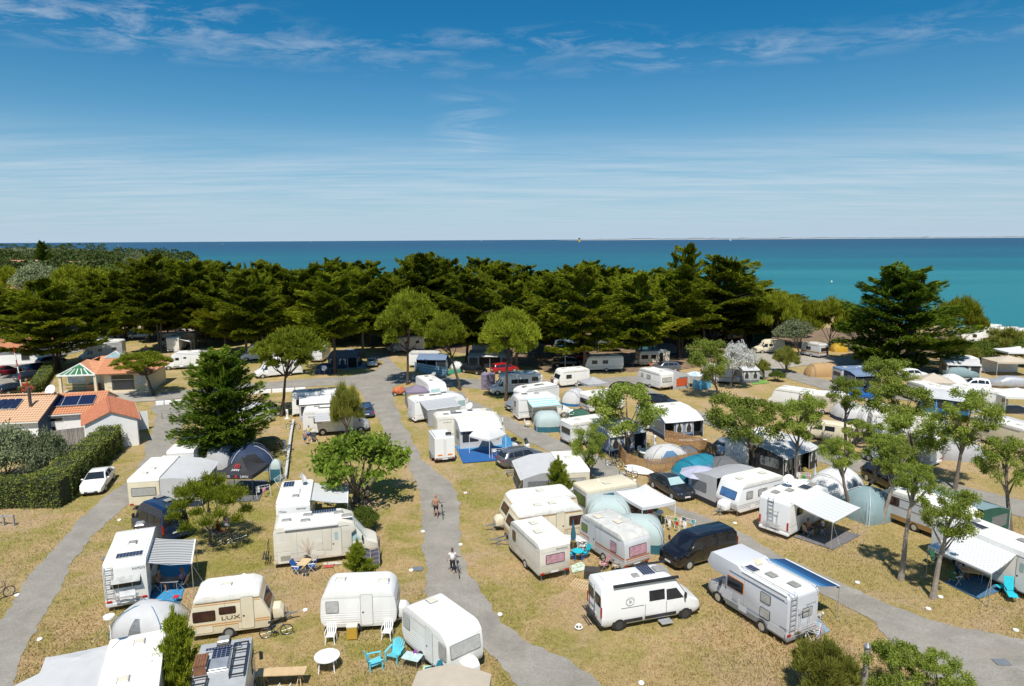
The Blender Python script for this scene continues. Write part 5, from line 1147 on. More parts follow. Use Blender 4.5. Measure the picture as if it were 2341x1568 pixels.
mat_rug('ground_mat','dark grey mat beneath the black gazebo',[(500,1150),(592,1146),(612,1098),(520,1100)],CL_DG)
dome_tent('dome_tent','navy blue dome tent with white skirt beyond the black gazebo',P(571,1068),.5,4.4,4.2,2.2,CL_NB,CL_SB,.22,POLE,DOORD,doorw=1.1)
dome_tent('popup_tent','olive pop-up beach tent on the grass behind the navy dome tent',P(614,1025),.3,2.9,2.1,1.25,CL_OL,None,0,BLACKP,None)
dome_tent('toilet_tent','narrow tall teal and pale changing tent by the white beam',P(633,1098),.1,1.0,1.0,1.95,CL_PT,CL_DT,.6,POLE,None,pw=5)
dome_tent('dome_tent','grey dome tent with blue piping in front of the striped-awning motorhome',P(346,1441),-.15,3.6,2.7,1.65,CL_LG,CL_LG,.1,M('blue_pole_sleeve',(.03,.16,.32),.6),MESHG)
b5=P(255,1455,2.6),P(368,1438,2.6),P(226,1565,2.6);d5=(b5[0]-b5[2]).normalized();hd5=math.atan2(d5.y,d5.x);w5=Vector((d5.y,-d5.x,0));c5=b5[0]-d5*3.3+w5*1.15;c5.z=0
cv5=caravan('caravan','large white caravan at the bottom left corner with a roof aerial',(c5,hd5),6.6,2.35,2.6,'box',WHITE,ROOFW,hatches=((.33,-.05),(-.1,.1)),ends='',hitch=False,group='caravans on the left pitches')
mb=MB();mb.tube([(2.2,1.0,2.6),(2.25,1.0,4.1)],.022);mb.cyl((2.25,1.0,4.14),UZ,.24,.09,16);mb.build('roof_aerial',WHITE,cv5)
f5=alongx(cv5,-.6,1.175+1.75);frame_awning('caravan_awning','long pale grey caravan awning at the bottom left corner',(f5,hd5+PI),5.4,3.5,2.5,1.9,CL_LG,CL_SB,CL_DG,CURTW,flat=.05)
f6=alongx(cv5,2.6,1.175+1.3);gazebo('tarpaulin_shelter','white tarpaulin shelter beyond the long grey awning at the bottom left',f6,hd5,1.5,2.7,2.2,.12,CL_LG,ALU,.2,cat='shelter',walls=(1,))
cv6=caravan('caravan','cream caravan with ochre stripes and the word LUX on its side',pose('right',(440,1456),(612,1433),5.3,2.1,.36),5.3,2.1,2.5,'trap',CREAM,ROOFW,[(2.12,.05,ST_O),(2.02,.04,ST_O),(.92,.06,ST_O),(.80,.06,ST_O)],[('R',-.30,1.42,1.05,.52,GLASSB),('R',-.02,1.62,.78,.34,GLASSB)],'FB',GLASSB,door=('R',.22),hatches=((-.05,0),),wheelx=-.02,group='caravans on the left pitches',rim=GREYP)
text('LUX',cv6,(.06,-1.065,1.18),(1,0,0),(0,0,1),.30,ST_BR,sx=1.7)
mh7=motorhome('motorhome','cream low-profile motorhome with a beige leaf pattern on its side',pose('right',(638,1289),(858,1262),7.2,2.3,.36),7.2,2.3,2.8,'low',M('ivory_paint',(.70,.66,.56),.4,.04,1.5,dirt=.08),ROOFW,M('ivory_paint'),BEIGE,door=('R',.09),stripes=((.62,.05,BEIGE),),hatches=((-.38,-.1),(-.18,.15),(-.2,-.25),(.12,.1),(.2,-.2)),sol=((-.02,.28,1.6,.5),),awnbox='R',wins=(('L',-.1,1.7,.9,.5),('L',-.35,1.7,.7,.5)),screen=GLASST,cabglass=GLASST,group='motorhomes on the left pitches')
mb=MB()
for k,(dx,dz,wd)in enumerate(((-.75,.95,.20),(-.45,1.25,.24),(-.08,1.35,.22),(.30,1.05,.16))):
 p=[(-1.15+dx*u**1.3,.62+dz*u,wd*math.sin(PI*min(.98,u))*.5+.01)for u in(0,.25,.5,.75,1)]
 l_=[(x-w_,-1.158,z)for x,z,w_ in p];r_=[(x+w_,-1.158,z)for x,z,w_ in p];mb.grid([l_,r_])
mb.build('leaf_pattern',BEIGE,mh7,solid=.006)
for x,z,w_,h_ in((-2.75,1.62,.9,.30),(-2.75,1.30,.9,.30),(-2.7,.72,.8,.75),(-.5,1.55,.4,.25),(-.85,.85,.32,.26),(-.45,.75,.5,.25)):mb=MB();slab(mb,(x,-1.15,z),UX,UZ,-UY,w_,h_,.012,.05,off=.0);mb.build('service_flap',M('ivory_paint'),mh7)
bikerack(mh7,-3.6,0,.5,1.2,BLACKP)
a8=pose('rear',(636,1224),(711,1222),6.8,2.3,.4,((635,1147),(651,1094),2.8))
mh8=motorhome('motorhome','white motorhome with roof dish, solar panel and plain white awning out on its right',a8,6.8,2.3,2.85,'low',WHITE2,ROOFW,sol=((.02,.25,1.1,.75),),hatches=((-.36,-.05),),ac=(-.22,.0),rearwin=(-.45,1.75,.75,.4),dishy=(-.02,-.2,260),vertlight=True,rack=True,group='motorhomes on the left pitches')
text('benimar',mh8,(-3.42,-.55,2.34),(0,-1,0),(0,0,1),.20,INK);text('Mileo',mh8,(-3.42,.72,2.2),(0,-1,0),(0,0,1),.24,INKG);text('201',mh8,(-3.42,.55,2.0),(0,-1,0),(0,0,1),.13,INKG)
PLAINW=M('plain_white_awning',(.70,.71,.71),.7,.03,1,trans=.25)
wind_out('awning','plain pale awning wound out beside the white motorhome with the roof dish',alongx(mh8,-2.6,-1.16,2.6),alongx(mh8,1.0,-1.16,2.6),alongx(mh8,1.0,-3.7,2.15),alongx(mh8,-2.6,-3.7,2.15),PLAINW)
cvA=caravan('caravan','small white caravan with a central door and two white chairs in front',pose('right',(742,1436),(899,1429),4.2,2.05,.36),4.2,2.05,2.45,'round',WHITE,WHITE,(),[('R',-.34,1.55,.62,.62,CURT)],'FB',CURT,door=('R',.11),hatches=((-.27,.1),(.32,-.05)),ribs=(.55,1.25,.13),group='small white caravans at the bottom',frame=GREYP,seam=.45)
cvB=caravan('caravan','small white caravan with a curtained front window beside the road',pose('right',(924,1465),(1019,1548),4.4,2.1,.36),4.4,2.1,2.45,'round',WHITE,WHITE,(),[('R',-.38,1.6,.62,.7,CURT),('R',.40,1.55,.6,.75,GLASSL)],'F',CURT,1.7,.62,1.6,door=('R',.12),hatches=((-.28,.1),),ribs=(.55,1.35,.13),group='small white caravans at the bottom',frame=GREYP,seam=.45)
text('',cvB,(0,0,0),(1,0,0),(0,0,1),.1,INK)if False else None
q0,q1=P(470,1453,2.8),P(572,1448,2.8);d9=(P(470,1453,2.8)-P(440,1568,2.8)).normalized();hd9=math.atan2(d9.y,d9.x);c9=(q0+q1)/2-d9*2.6;c9.z=0
SILB=M('silver_grey_panels',(.50,.51,.51),.4,.06,2,dirt=.3,metal=.2)
t9=thing('expedition_camper','silver camper with roof racks, solar panels and a wooden box on its roof','camper',c9,hd9);mb=MB();mb.prism(roundpoly([(2.6,.4),(2.7,1.2),(2.45,2.0),(2.25,2.75),(-3.1,2.8),(-3.2,.4)],.15),-1.1,1.1);mb.build('body',SILB,t9,bevel=.05,smooth=True)
roofbox(t9,'roof_hatch',2.0,.1,2.78,.5,.5,.22,HATCHD,BLACKP);roofbox(t9,'roof_hatch',.2,.15,2.8,.85,.85,.12,M('clear_skylight',(.25,.27,.30),.08,.2,2,spec=.8),ALU)
solar(t9,1.45,.05,2.82,.22,1.5,2,12);solar(t9,.95,.1,2.82,.9,.75,6,4)
for y0,y1,x0,x1 in((-1.0,-.42,-.9,1.5),(.45,1.0,-2.6,-.7)):
 mb=MB()
 for y in(y0,y1):mb.bar((x0,y,2.95),(x1,y,2.95),.06)
 for i in range(5):x=lerp(x0,x1,i/4);mb.bar((x,y0,2.95),(x,y1,2.95),.05)
 for x in(x0,x1):
  for y in(y0,y1):mb.bar((x,y,2.78),(x,y,2.95),.04)
 mb.build('roof_rack',BLACKP,t9)
mb=MB();mb.tube([(2.1,-1.1,1.9),(2.25,-1.42,1.9),(2.25,-1.42,1.6)],.02);mb.box(2.2,-1.5,1.5,2.3,-1.34,1.85);mb.build('door_mirror',BLACKP,t9)
window(t9,'R',2.2,[(-3,0),(3,0),(3,3),(-3,3)],1.6,1.85,1.0,.6);wheels(t9,[1.7,-1.9],2.2,.4)
bx=thing('storage_chest','brown wooden trunk strapped on the roof of the silver camper','trunk',alongx(t9,.1,.80,2.80),hd9);mb=MB()
for i in range(5):mb.box(-.45,-.26+.105*i,.42,.45,-.26+.105*i+.09,.46)
mb.box(-.43,-.25,0,.43,.25,.42);mb.build('planked_box',M('old_brown_wood',(.20,.09,.045),.7,.25,6),bx);mb=MB();mb.bar((-.45,-.26,.3),(.45,-.26,.3),.05);mb.bar((-.45,.26,.3),(.45,.26,.3),.05);mb.build('metal_band',ALU,bx)
mh10=motorhome('motorhome','white motorhome with a drawn-out grey blind awning beside the tamarisk',pose('right',(692,991),(847,981),7.0,2.3,.36),7.0,2.3,2.85,'low',WHITE,ROOFW,hatches=((-.3,.1),(.1,0)),sol=((-.18,-.2,1.3,.4),),wins=(('R',-.28,1.7,.8,.5),('L',0,1.7,.8,.5)),cabm=M('silver_grey_cab_paint',(.42,.43,.44),.35,.05,2,coat=.4),screen=SILV,cabglass=SILV,group='motorhomes on the left pitches')
text('elnagh',mh10,(-2.6,-1.157,2.15),(1,0,0),(0,0,1),.30,INKG)
STR2=stripemat('fine_grey_striped_cloth',[(0,(.50,.51,.53)),(.45,(.36,.38,.41)),(.6,(.55,.56,.58))],1,.3)
wind_out('awning','short grey striped awning with orange pole on the motorhome beside the tamarisk',alongx(mh10,-2.2,-1.16,2.55),alongx(mh10,.9,-1.16,2.55),alongx(mh10,.9,-2.35,1.95),alongx(mh10,-2.2,-2.35,1.95),STR2,legs=(False,True))
mh11=motorhome('motorhome','white motorhome parked parallel behind the one beside the tamarisk',pose('right',(674,947),(800,938),7.2,2.3,.36),7.2,2.3,2.9,'alcove',WHITE,ROOFW,hatches=((-.2,0),(.0,.2),(.15,-.1)),sol=((.2,.2,1.2,.5),(-.05,-.2,1.0,.4)),wins=(('R',-.4,1.8,.35,.6),('R',-.05,1.8,.8,.5)),group='motorhomes on the left pitches')
frame_awning('caravan_awning','white rounded awning between the two motorhomes by the tamarisk',(alongx(mh11,-.4,-1.15-1.1),mh11.rotation_euler.z),4.4,2.1,2.5,2.1,CL_W,CL_LG,CL_G,None,over=.1)
car('blue_hatchback','dark blue hatchback parked behind the tamarisk beside the road',pose('rear',(824,953),(854,951),4.2,1.8,.3,((828,953),(822,925),0)),'hatch',4.2,1.8,1.5,M('dark_blue_car_paint',(.03,.06,.13),.25,.1,2,coat=.8),group='cars parked among the pitches')
van('camper_van','white panel van half hidden by the big evergreen',pose('right',(560,975),(627,958),5.4,2.0,.3),'ducato',5.4,2.0,2.4,WHITE2,bumper=GREYP)
car('dark_car','dark hatchback behind the white van near the umbrella pine trunk',pose('right',(592,948),(630,946),4.1,1.75,.3),'hatch',4.1,1.75,1.5,DKG,group='cars parked among the pitches')
motorhome('motorhome','white motorhome below the leaning umbrella pine',pose('left',(585,862),(693,851),7.0,2.25,.36),7.0,2.25,2.85,'low',WHITE2,ROOFW,wins=(('L',.05,1.75,.6,.45),('L',-.15,1.75,.6,.45),('L',-.36,1.75,.6,.45)),group='motorhomes on the left pitches')
motorhome('motorhome','white integral-looking motorhome on the lawn behind the reception',pose('left',(374,842),(456,838),6.8,2.25,.36),6.8,2.25,2.85,'low',WHITE2,ROOFW,wins=(('L',.1,1.8,.5,.35),('L',.28,1.8,.5,.35),('L',-.1,1.95,.4,.2)),lower=GREYP,group='motorhomes on the left pitches')
mhz=motorhome('motorhome','white motorhome seen from behind with a small striped awning, beyond the reception',pose('rear',(381,802),(411,801),6.5,2.2,.36),6.5,2.2,2.9,'alcove',WHITE,ROOFW,group='motorhomes on the left pitches')
wind_out('awning','small grey striped awning on the motorhome beyond the reception',alongx(mhz,-2.8,-1.12,2.5),alongx(mhz,-.2,-1.12,2.5),alongx(mhz,-.2,-3.1,2.0),alongx(mhz,-2.8,-3.1,2.0),STR2)
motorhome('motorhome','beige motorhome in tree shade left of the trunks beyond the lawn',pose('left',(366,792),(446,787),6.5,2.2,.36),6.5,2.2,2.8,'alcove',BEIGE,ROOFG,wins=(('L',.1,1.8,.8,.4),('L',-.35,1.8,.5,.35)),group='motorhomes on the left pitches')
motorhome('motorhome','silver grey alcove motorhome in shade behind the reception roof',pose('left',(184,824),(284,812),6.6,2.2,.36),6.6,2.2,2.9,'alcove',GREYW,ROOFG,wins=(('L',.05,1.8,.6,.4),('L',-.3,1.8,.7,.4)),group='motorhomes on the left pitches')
motorhome('motorhome','white motorhome in dappled shade right of the silver grey one',pose('rear',(262,812),(299,802),6.3,2.2,.36),6.3,2.2,2.9,'alcove',WHITE,ROOFW,group='motorhomes on the left pitches')
car('silver_people_carrier','silver people carrier parked on the far road beyond the reception',pose('left',(290,773),(347,771),4.7,1.85,.3),'mpv',4.7,1.85,1.75,SILC,rails=True,group='cars parked among the pitches')
mhc=motorhome('motorhome','white motorhome behind the trunks left of the umbrella pine',pose('left',(553,822),(624,818),6.8,2.25,.36),6.8,2.25,2.85,'low',WHITE,ROOFW,wins=(('L',.1,1.8,.8,.45),('L',-.2,1.8,.8,.45)),group='motorhomes on the left pitches')
cvb=caravan('caravan','white caravan joined to the navy awning under the tall trunks',pose('rear',(707,826),(736,824),6.0,2.3,.36,((707,810),(740,790),2.5)),6.0,2.3,2.6,'box',WHITE,ROOFW,[(1.2,.05,ST_BR)],ends='',group='caravans on the left pitches')
frame_awning('caravan_awning','slate and navy awning with patterned curtains under the tall trunks',orient((755,848),(818,845))[:2]if False else(P(790,838),-.02),4.8,3.4,2.6,2.0,CL_DG,CL_NB,CL_NB,CURTW,nwin=3,opened=(2,))
dome_tent('dome_tent','small navy dome tent beside the trunk and the navy awning',P(743,852),.1,3.0,2.4,1.6,CL_NB,None,0,BLACKP,None)
dome_tent('dome_tent','grey blue dome tent behind the navy awning',P(800,822),.1,4.2,3.2,1.9,CL_SB,None,0,BLACKP,None)
dish(None,P(737,852).x+.8,P(770,856).y,0,.42,30,250,WHITE,True,'white satellite dish on the ground by the trunk under the navy awning')
mat_rug('ground_mat','pale blue mat in front of the navy awning with patterned curtains',[(785,846),(842,839),(836,832),(800,834)],M('pale_blue_mat',(.20,.34,.42),.9,.1,4))
car('grey_suv','grey small SUV parked at the bend of the road under the trees',pose('rear',(838,837),(864,836),4.2,1.8,.3),'suv',4.2,1.8,1.6,SILC,group='cars parked among the pitches')
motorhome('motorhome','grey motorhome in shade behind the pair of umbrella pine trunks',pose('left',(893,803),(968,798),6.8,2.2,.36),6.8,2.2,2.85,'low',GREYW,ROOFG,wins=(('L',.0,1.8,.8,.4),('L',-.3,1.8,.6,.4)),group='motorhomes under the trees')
motorhome('motorhome','white motorhome seen obliquely from behind above the shaded grey one',pose('rear',(904,760),(936,763),6.3,2.2,.36),6.3,2.2,2.9,'alcove',WHITE,ROOFW,rearwin=(0,1.9,.8,.5),group='motorhomes under the trees')
car('white_suv','white SUV parked far back on the pale clearing between the trees',pose('left',(838,743),(862,742),4.3,1.8,.3),'suv',4.3,1.8,1.65,WHITE2,group='cars parked among the pitches')
for k,(p,m_,ln)in enumerate((((8,849,62,847),REDC,4.3),)):
 car('red_car','dark red car on the road at the left edge',pose('left',p[:2],p[2:],ln,1.75,.3)if False else pose('right',(2,856),(36,851),4.2,1.75,.3),'hatch',4.2,1.75,1.5,M('dark_red_car_paint',(.22,.008,.015),.25,.1,2,coat=.7),group='cars parked along the left road')
for k,(x,y,m_,lb)in enumerate(((30,898,BLACKC,'black estate car nearest the flagpole on the left road'),(68,868,DKG,'dark car second from the flagpole on the left road'),(88,848,BLUEP,'dark blue car third from the flagpole on the left road'),(112,832,DKG,'dark car fourth from the flagpole, under the big tree'))):
 c=P(x+5,y);car('parked_car',lb,(c,R(62)),'estate' if k==0 else 'hatch',4.4,1.8,1.5,m_,group='cars parked along the left road')
 # ================================================================ centre and right
K=alongx;GC='motorhomes in the middle rows';GV='caravans in the middle rows';GK='cars parked among the pitches'
def side_awning(v,side,name,label,a,d,x=0,off=1.12,**k):
 s=1 if side=='L' else-1;return frame_awning(name,label,(K(v,x,s*(off+d/2)),v.rotation_euler.z+(PI if side=='L' else 0)),a,d,**k)
def at_pose(px,py,ang):return(P(px,py),R(ang))
van('camper_van','white camper van with black bumpers, black roof rail and a small solar panel',pose('right',(1385,1437),(1593,1400),6.0,2.05,.28),'ducato',6.0,2.05,2.6,WHITE2,rearwin=True,screen=M('black_windscreen_cover',(.02,.02,.022),.8),cabglass=M('black_windscreen_cover'),rim=M('dark_alloy',(.10,.10,.11),.4,metal=.6),bumper=BLACKP,sidewins=(('B',.375,.53,1.42,1.98,GLASS),('L',.6,.85,1.5,2.0,GLASS)));dv=bpy.context.scene.collection.objects['camper_van.001']if 'camper_van.001' in bpy.data.objects else None
dv=[o for o in bpy.data.objects if o.get('label','').startswith('white camper van with black')][0]
solar(dv,.1,.1,2.63,.75,1.0,5,6);roofbox(dv,'air_conditioner',-2.1,-.1,2.58,1.1,.75,.22,WHITE2);roofbox(dv,'roof_hatch',.95,.05,2.6,.7,.6,.12,HATCHD,ALU);roofbox(dv,'roof_hatch',-.7,-.25,2.6,.4,.4,.1,HATCHD)
mb=MB();mb.box(-2.3,-.98,2.48,1.6,-.82,2.60);mb.build('awning_case',BLACKP,dv,bevel=.02);mb=MB();mb.bar((-.3,.85,2.62),(1.7,.8,2.62),.12,.08);mb.build('roof_bar',BLACKP,dv)
mb=MB();slab(mb,(-1.2,-1.02,1.28),UX,UZ,-UY,1.35,.02,.012,.005);mb.build('slide_rail',GREYP,dv);bikerack(dv,-3.0,0,.85,1.1,BLACKP)
for x0,x1 in((-1.7,-.6),(-.45,1.45)):mb=MB();mb.box(x0,-1.045,.42,x1,-1.02,.60);mb.build('side_moulding',BLACKP,dv)
mb=MB();mb.ring((-1.35,-1.025,1.62),UY,.24,.012,20,4);mb.ring((-1.35,-1.025,1.62),UY,.09,.015,3,4);mb.build('round_emblem',GREYP,dv);mb=MB();mb.box(.35,-1.5,.22,1.05,-1.02,.26);mb.build('step',ALU,dv)
text('Campereve',dv,(-3.02,.55,2.2),(0,-1,0),(0,0,1),.13,INKG)
fb=pose('left',(1617,1352),(1788,1460),7.0,2.3,.38);fm=motorhome('motorhome','large silver-sided coachbuilt motorhome with a blue awning on its far side',fb,7.0,2.3,2.85,'step',M('silver_corrugated_paint',(.60,.61,.64),.4,.03,1.5),ROOFW,cabm=GREYW,lower=GREYP,wins=(('L',.10,1.85,1.15,.62,GLASS,ORL),('L',-.26,2.05,.62,.48,GLASSL),('L',-.26,1.18,.62,.48,GLASSL)),stripes=((2.42,.03,ST_B),(.85,.04,ST_B),(.75,.04,ST_G)),hatches=((.27,-.05),(-.16,.05),(-.38,-.05)),sol=((.06,.22,1.3,.5),),rearwin=(-.35,1.6,.7,.45),rearwm=GLASSL,lad=.34,rack=True,screen=SILV,cabglass=SILV,rim=ALU,platem=PLATEY,cabkind='transit',group=GC)
text('FIRST',fm,(2.25,1.03,1.25),(-1,0,0),(0,0,1),.28,INKG);text('FREESTYLE',fm,(-3.51,.1,2.45),(0,-1,0),(0,0,1),.16,INKG);text('EXPERT 87',fm,(-2.9,1.16,.98),(-1,0,0),(0,0,1),.15,INKG);roofbox(fm,'roof_vent',.06*7,-.12*2.3,2.84,.45,.45,.16,CREAM)
mb=MB()
for s in(-1,1):mb.tube([(-3.2,s*.95,2.95),(1.0,s*.95,2.95)],.02);[mb.tube([(x,s*.95,2.78),(x,s*.95,2.95)],.015)for x in(-3.2,-1.8,-.4,1.0)]
mb.build('roof_rail',ALU,fm)
for x,z,w_,h_ in((1.2,.95,.75,.55),(-2.3,.68,1.1,.42),(.3,.9,.16,.38)):mb=MB();slab(mb,(x,1.155,z),UX,UZ,UY,w_,h_,.012,.06);mb.build('locker_door',GREYW,fm)
BLG=stripemat('blue_graded_cloth',[(0,(.015,.07,.18)),(.25,(.02,.10,.26)),(.45,(.05,.22,.48)),(.62,(.20,.42,.62)),(.78,(.55,.66,.72)),(.9,(.70,.73,.74))],1,2.6,off=.52)
wind_out('awning','blue graded awning stretched on the far side of the silver-sided motorhome',K(fm,-2.4,-1.16,2.6),K(fm,1.3,-1.16,2.6),K(fm,1.3,-3.6,1.95),K(fm,-2.4,-3.6,1.95),BLG,sag=.05)
mat_rug('ground_mat','grey blue mat behind the silver-sided motorhome',[(1852,1420),(1866,1460),(1898,1444),(1868,1412)],M('grey_blue_mat',(.22,.30,.38),.9,.1,4))
bv=van('people_van','black people van with dark windows parked beside the road',pose('left',(1556,1300),(1681,1264),5.2,1.95,.28),'mini',5.2,1.95,1.97,BLACKC,sidewins=(('B',.45,.64,1.22,1.70,GLASS),('B',.66,.80,1.22,1.70,GLASS),('B',.82,.94,1.22,1.68,GLASS)),bumper=BLACKC)
pose_s=pose('rear',(1234,1321),(1304,1309),4.9,2.05,.36,((1234,1321),(1184,1270),.36))
cs=caravan('caravan','small cream caravan with a pink rear window on the near pitches',pose_s,4.9,2.1,2.5,'slant',M('cream_white_paint',(.70,.66,.57),.4,.04,1.5,dirt=.12),ROOFW,wins=(('L',.30,1.55,.45,.6,GLASSB),),ends='B',endwin=GLASSP,endw=1.25,endh=.52,endz=1.5,hatches=((.15,0),(-.12,.15)),hitch=False,stripes=((1.95,.02,ST_G),(1.1,.02,ST_G)),group=GV)
text('Sterckeman',cs,(-2.47,-.45,2.1),(0,-1,0),(0,0,1),.17,INKG)
co=caravan('caravan','grey white caravan with orange stripes and a pink curtained window',pose('rear',(1425,1304),(1490,1287),4.9,2.1,.36,((1425,1304),(1351,1256),.36)),4.9,2.1,2.5,'round',GREYW,ROOFG,[(1.05,.10,ST_OR),(.90,.03,ST_OR)],[('L',.38,1.6,.6,.5,GLASSG),('L',-.26,1.5,.55,.6,GLASSP)],'B',GLASSP,1.35,.6,1.5,door=('L',.20),hatches=((-.05,-.05),(.22,.25)),hitch=False,group=GV,hatchm=CREAM)
cl=caravan('caravan','long cream caravan with ochre stripes in front of its twin',pose('left',(1179,1244),(1334,1221),6.3,2.15,.36),6.3,2.15,2.5,'trap',CREAM,ROOFW,[(2.10,.07,ST_O),(.90,.05,ST_O),(.78,.05,ST_O)],[('L',.26,1.45,1.05,.6,GLASSB),('L',-.36,1.5,1.05,.6,GLASSB)],'FB',GLASSB,door=('L',-.14),hatches=((.1,0),(-.1,0)),box=False,group=GV)
caravan('caravan','cream caravan standing behind its ochre striped twin',pose('left',(1166,1211),(1320,1190),5.8,2.15,.36),5.8,2.15,2.5,'trap',CREAM,ROOFW,[(2.10,.07,ST_O)],[('L',.22,1.45,1.0,.6,GLASSB)],'FB',GLASSB,hatches=((-.02,-.1),),group=GV)
cg=caravan('folding_caravan','flat-roofed caravan with green end window behind the white gazebo',pose('left',(1346,1180),(1450,1160),5.6,2.1,.36),5.6,2.1,2.35,'folding',GREYW,CREAM,wins=(('L',.12,1.5,1.3,.7,CL_T),('L',-.3,1.4,.8,.8,M('red_curtain',(.4,.02,.02),.8))),ends='F',endwin=GLASSG,endw=1.7,endh=.75,endz=1.45,hitch=False,hatches=((0,.1),),group=GV,ribs=(1.0,2.0,.12))
for p,lb,a_,b_,h_,m_ in(((1391,1197),'pale teal dome tent nearest the green-windowed caravan',3.4,2.8,2.15,CL_PT),((1461,1247),'pale and dark teal dome tent behind the orange-striped caravan',3.4,2.8,2.2,CL_PT)):
 dome_tent('dome_tent',lb,P(*p),-.15,a_,b_,h_,m_,CL_DT,.28,POLE,MESHD,pw=4.2,doorw=.8,group=None)
A_,B_,C_=P(1407,1125,2.05),P(1469.5,1161,2.05),P(1546,1146,2.05);cen=(A_+C_)/2;cen.z=0;d_=C_-B_
gw=gazebo('gazebo','bright white pop-up gazebo over people at a plastic table',cen,math.atan2(d_.y,d_.x),d_.length,(A_-B_).length,2.1,.95,CL_W,PLW,.22,curve=.3)
cw=caravan('caravan','white caravan with a dish at its end and a grey awning, by the small pine',pose('rear',(1291,1138),(1344,1129),5.4,2.2,.36,((1342,1083),(1309,1039),2.5)),5.4,2.2,2.55,'box',CREAM,ROOFW,endwin=GLASSL,endw=1.5,ends='B',hitch=False,hatches=((.1,0),),group=GV)
side_awning(cw,'L','caravan_awning','light grey awning with mesh windows left of the white caravan by the small pine',5.0,3.2,0,roof=CL_LG,wall=CL_G,lowm=CL_DG,win=None,nwin=3)
dish(None,K(cw,-3.3,.1).x,K(cw,-3.3,.1).y,0,.5,30,250,WHITE,True,'satellite dish on a stand at the end of the caravan by the small pine')
car('grey_suv','grey SUV parked nose to the road beside the blue mats',pose('right',(1150,1069),(1252,1050),4.6,1.9,.3),'suv',4.6,1.9,1.65,MIDG,rim=GREYP,group=GK,rails=True)
car('dark_estate_car','dark grey car with roof bars parked in front of the blue tunnel tent',pose('right',(1481,1102),(1546,1141),4.75,1.86,.3),'sedan',4.75,1.86,1.47,DKG,screen=GLASST,group=GK,rails=True)
car('silver_saloon','silver saloon car parked behind the reed screen',pose('rear',(1621,1037),(1658,1044),4.8,1.85,.3),'sedan',4.8,1.85,1.45,SILC,group=GK)
car('black_suv','black SUV half hidden by locust trees beside the teal dome tent',pose('right',(1966,1085),(2050,1127),4.9,1.95,.3),'suv',4.9,1.95,1.7,BLACKC,group=GK)
lk=motorhome('motorhome','white motorhome with a pale awning over two seated people and a grey mat',pose('rear',(1734,1201),(1803,1225),7.0,2.3,.38),7.0,2.3,2.85,'low',WHITE2,ROOFW,hatches=((-.38,.2),(-.22,0),(.12,-.2)),sol=((-.02,-.2,.9,.7),),vertlight=True,lad=.1,rack=True,dishy=(-.12,.2,200),wins=(('R',-.30,1.85,.8,.5),('R',.0,1.85,.8,.5)),group=GC)
text('LAIKA',lk,(-3.52,.30,2.42),(0,-1,0),(0,0,1),.19,INK)
DOTW=stripemat('white_dotted_awning',[(0,(.74,.75,.74)),(.9,(.55,.60,.58))],0,.5)
wind_out('awning','pale patterned awning over the seated couple on the grey mat',K(lk,-3.0,-1.16,2.6),K(lk,1.0,-1.16,2.6),K(lk,1.0,-3.9,2.15),K(lk,-3.0,-3.9,2.15),DOTW)
mat_rug('ground_mat','dark grey mat beneath the pale awning with the seated couple',[(1812,1228),(1904,1258),(1966,1225),(1898,1205)],M('charcoal_mat',(.14,.14,.155),.9,.08,4))
h1=caravan('caravan','white caravan with grey stripes, its drawbar pointing at the road',pose('left',(1691,1173),(1786,1147),5.2,2.25,.36),5.2,2.25,2.55,'slant',WHITE2,ROOFW,[(.95,.05,ST_G),(.82,.03,ST_R),(.70,.05,ST_G)],[('L',.26,1.6,.62,.55,GLASSL),('L',-.02,1.6,.9,.5,GLASSL),('L',-.36,1.6,.8,.5,GLASSL)],'FB',M('blue_reflecting_window',(.06,.14,.30),.08,.3,2,spec=.9),1.5,.6,1.6,group=GV)
side_awning(h1,'R','caravan_awning','mauve grey awning behind the caravan whose drawbar points at the road',4.6,3.0,.2,roof=CL_G,wall=CL_LG,lowm=CL_K,win=None)
h2=caravan('caravan','white caravan with rear face and dark awning under the locust trees',pose('rear',(1658,1054),(1703,1067),6.2,2.3,.36),6.2,2.3,2.65,'box',WHITE2,ROOFW,ends='',hatches=((-.2,0),(.2,0)),group=GV)
mb=MB();mb.ring((-3.11,.0,1.75),UX,.5,.012,18,4);mb.build('curved_stripe',ST_B,h2);side_awning(h2,'R','caravan_awning','grey awning with black walls under the locust trees',5.8,3.4,.2,roof=CL_LG,wall=CL_K,lowm=CL_K,win=CURTW,nwin=4,opened=(2,))
h3=caravan('caravan','ribbed caravan with brown stripes and ochre lower panels',pose('right',(2048,1188),(2152,1229),6.0,2.15,.36),6.0,2.15,2.5,'round',GREYW,ROOFW,[(2.05,.10,ST_BR),(1.38,.10,ST_BR)],[('R',-.34,1.72,.95,.48,GLASSB),('R',.3,1.72,.9,.48,GLASSB)],'FB',GLASSB,skirt=GOLDP,ribs=(.75,2.3,.12),hatches=((-.2,0),),group=GV)
side_awning(h3,'L','caravan_awning','dark green awning with pale roof behind the brown striped caravan',5.2,3.2,.4,roof=CL_GT,wall=CL_GN,lowm=CL_K,win=CURTW)
h4=motorhome('motorhome','white motorhome at the right edge with a chequered awning',pose('right',(2200,1214),(2348,1275),8.0,2.35,2.6),8.0,2.35,2.85,'integral',WHITE,ROOFW,hatches=((-.3,.2),(.1,.1)),sol=((-.22,-.1,1.2,.6),),wins=(('R',-.3,1.8,.9,.5),),door=('R',.22),ac=(-.36,.1),group=GC)
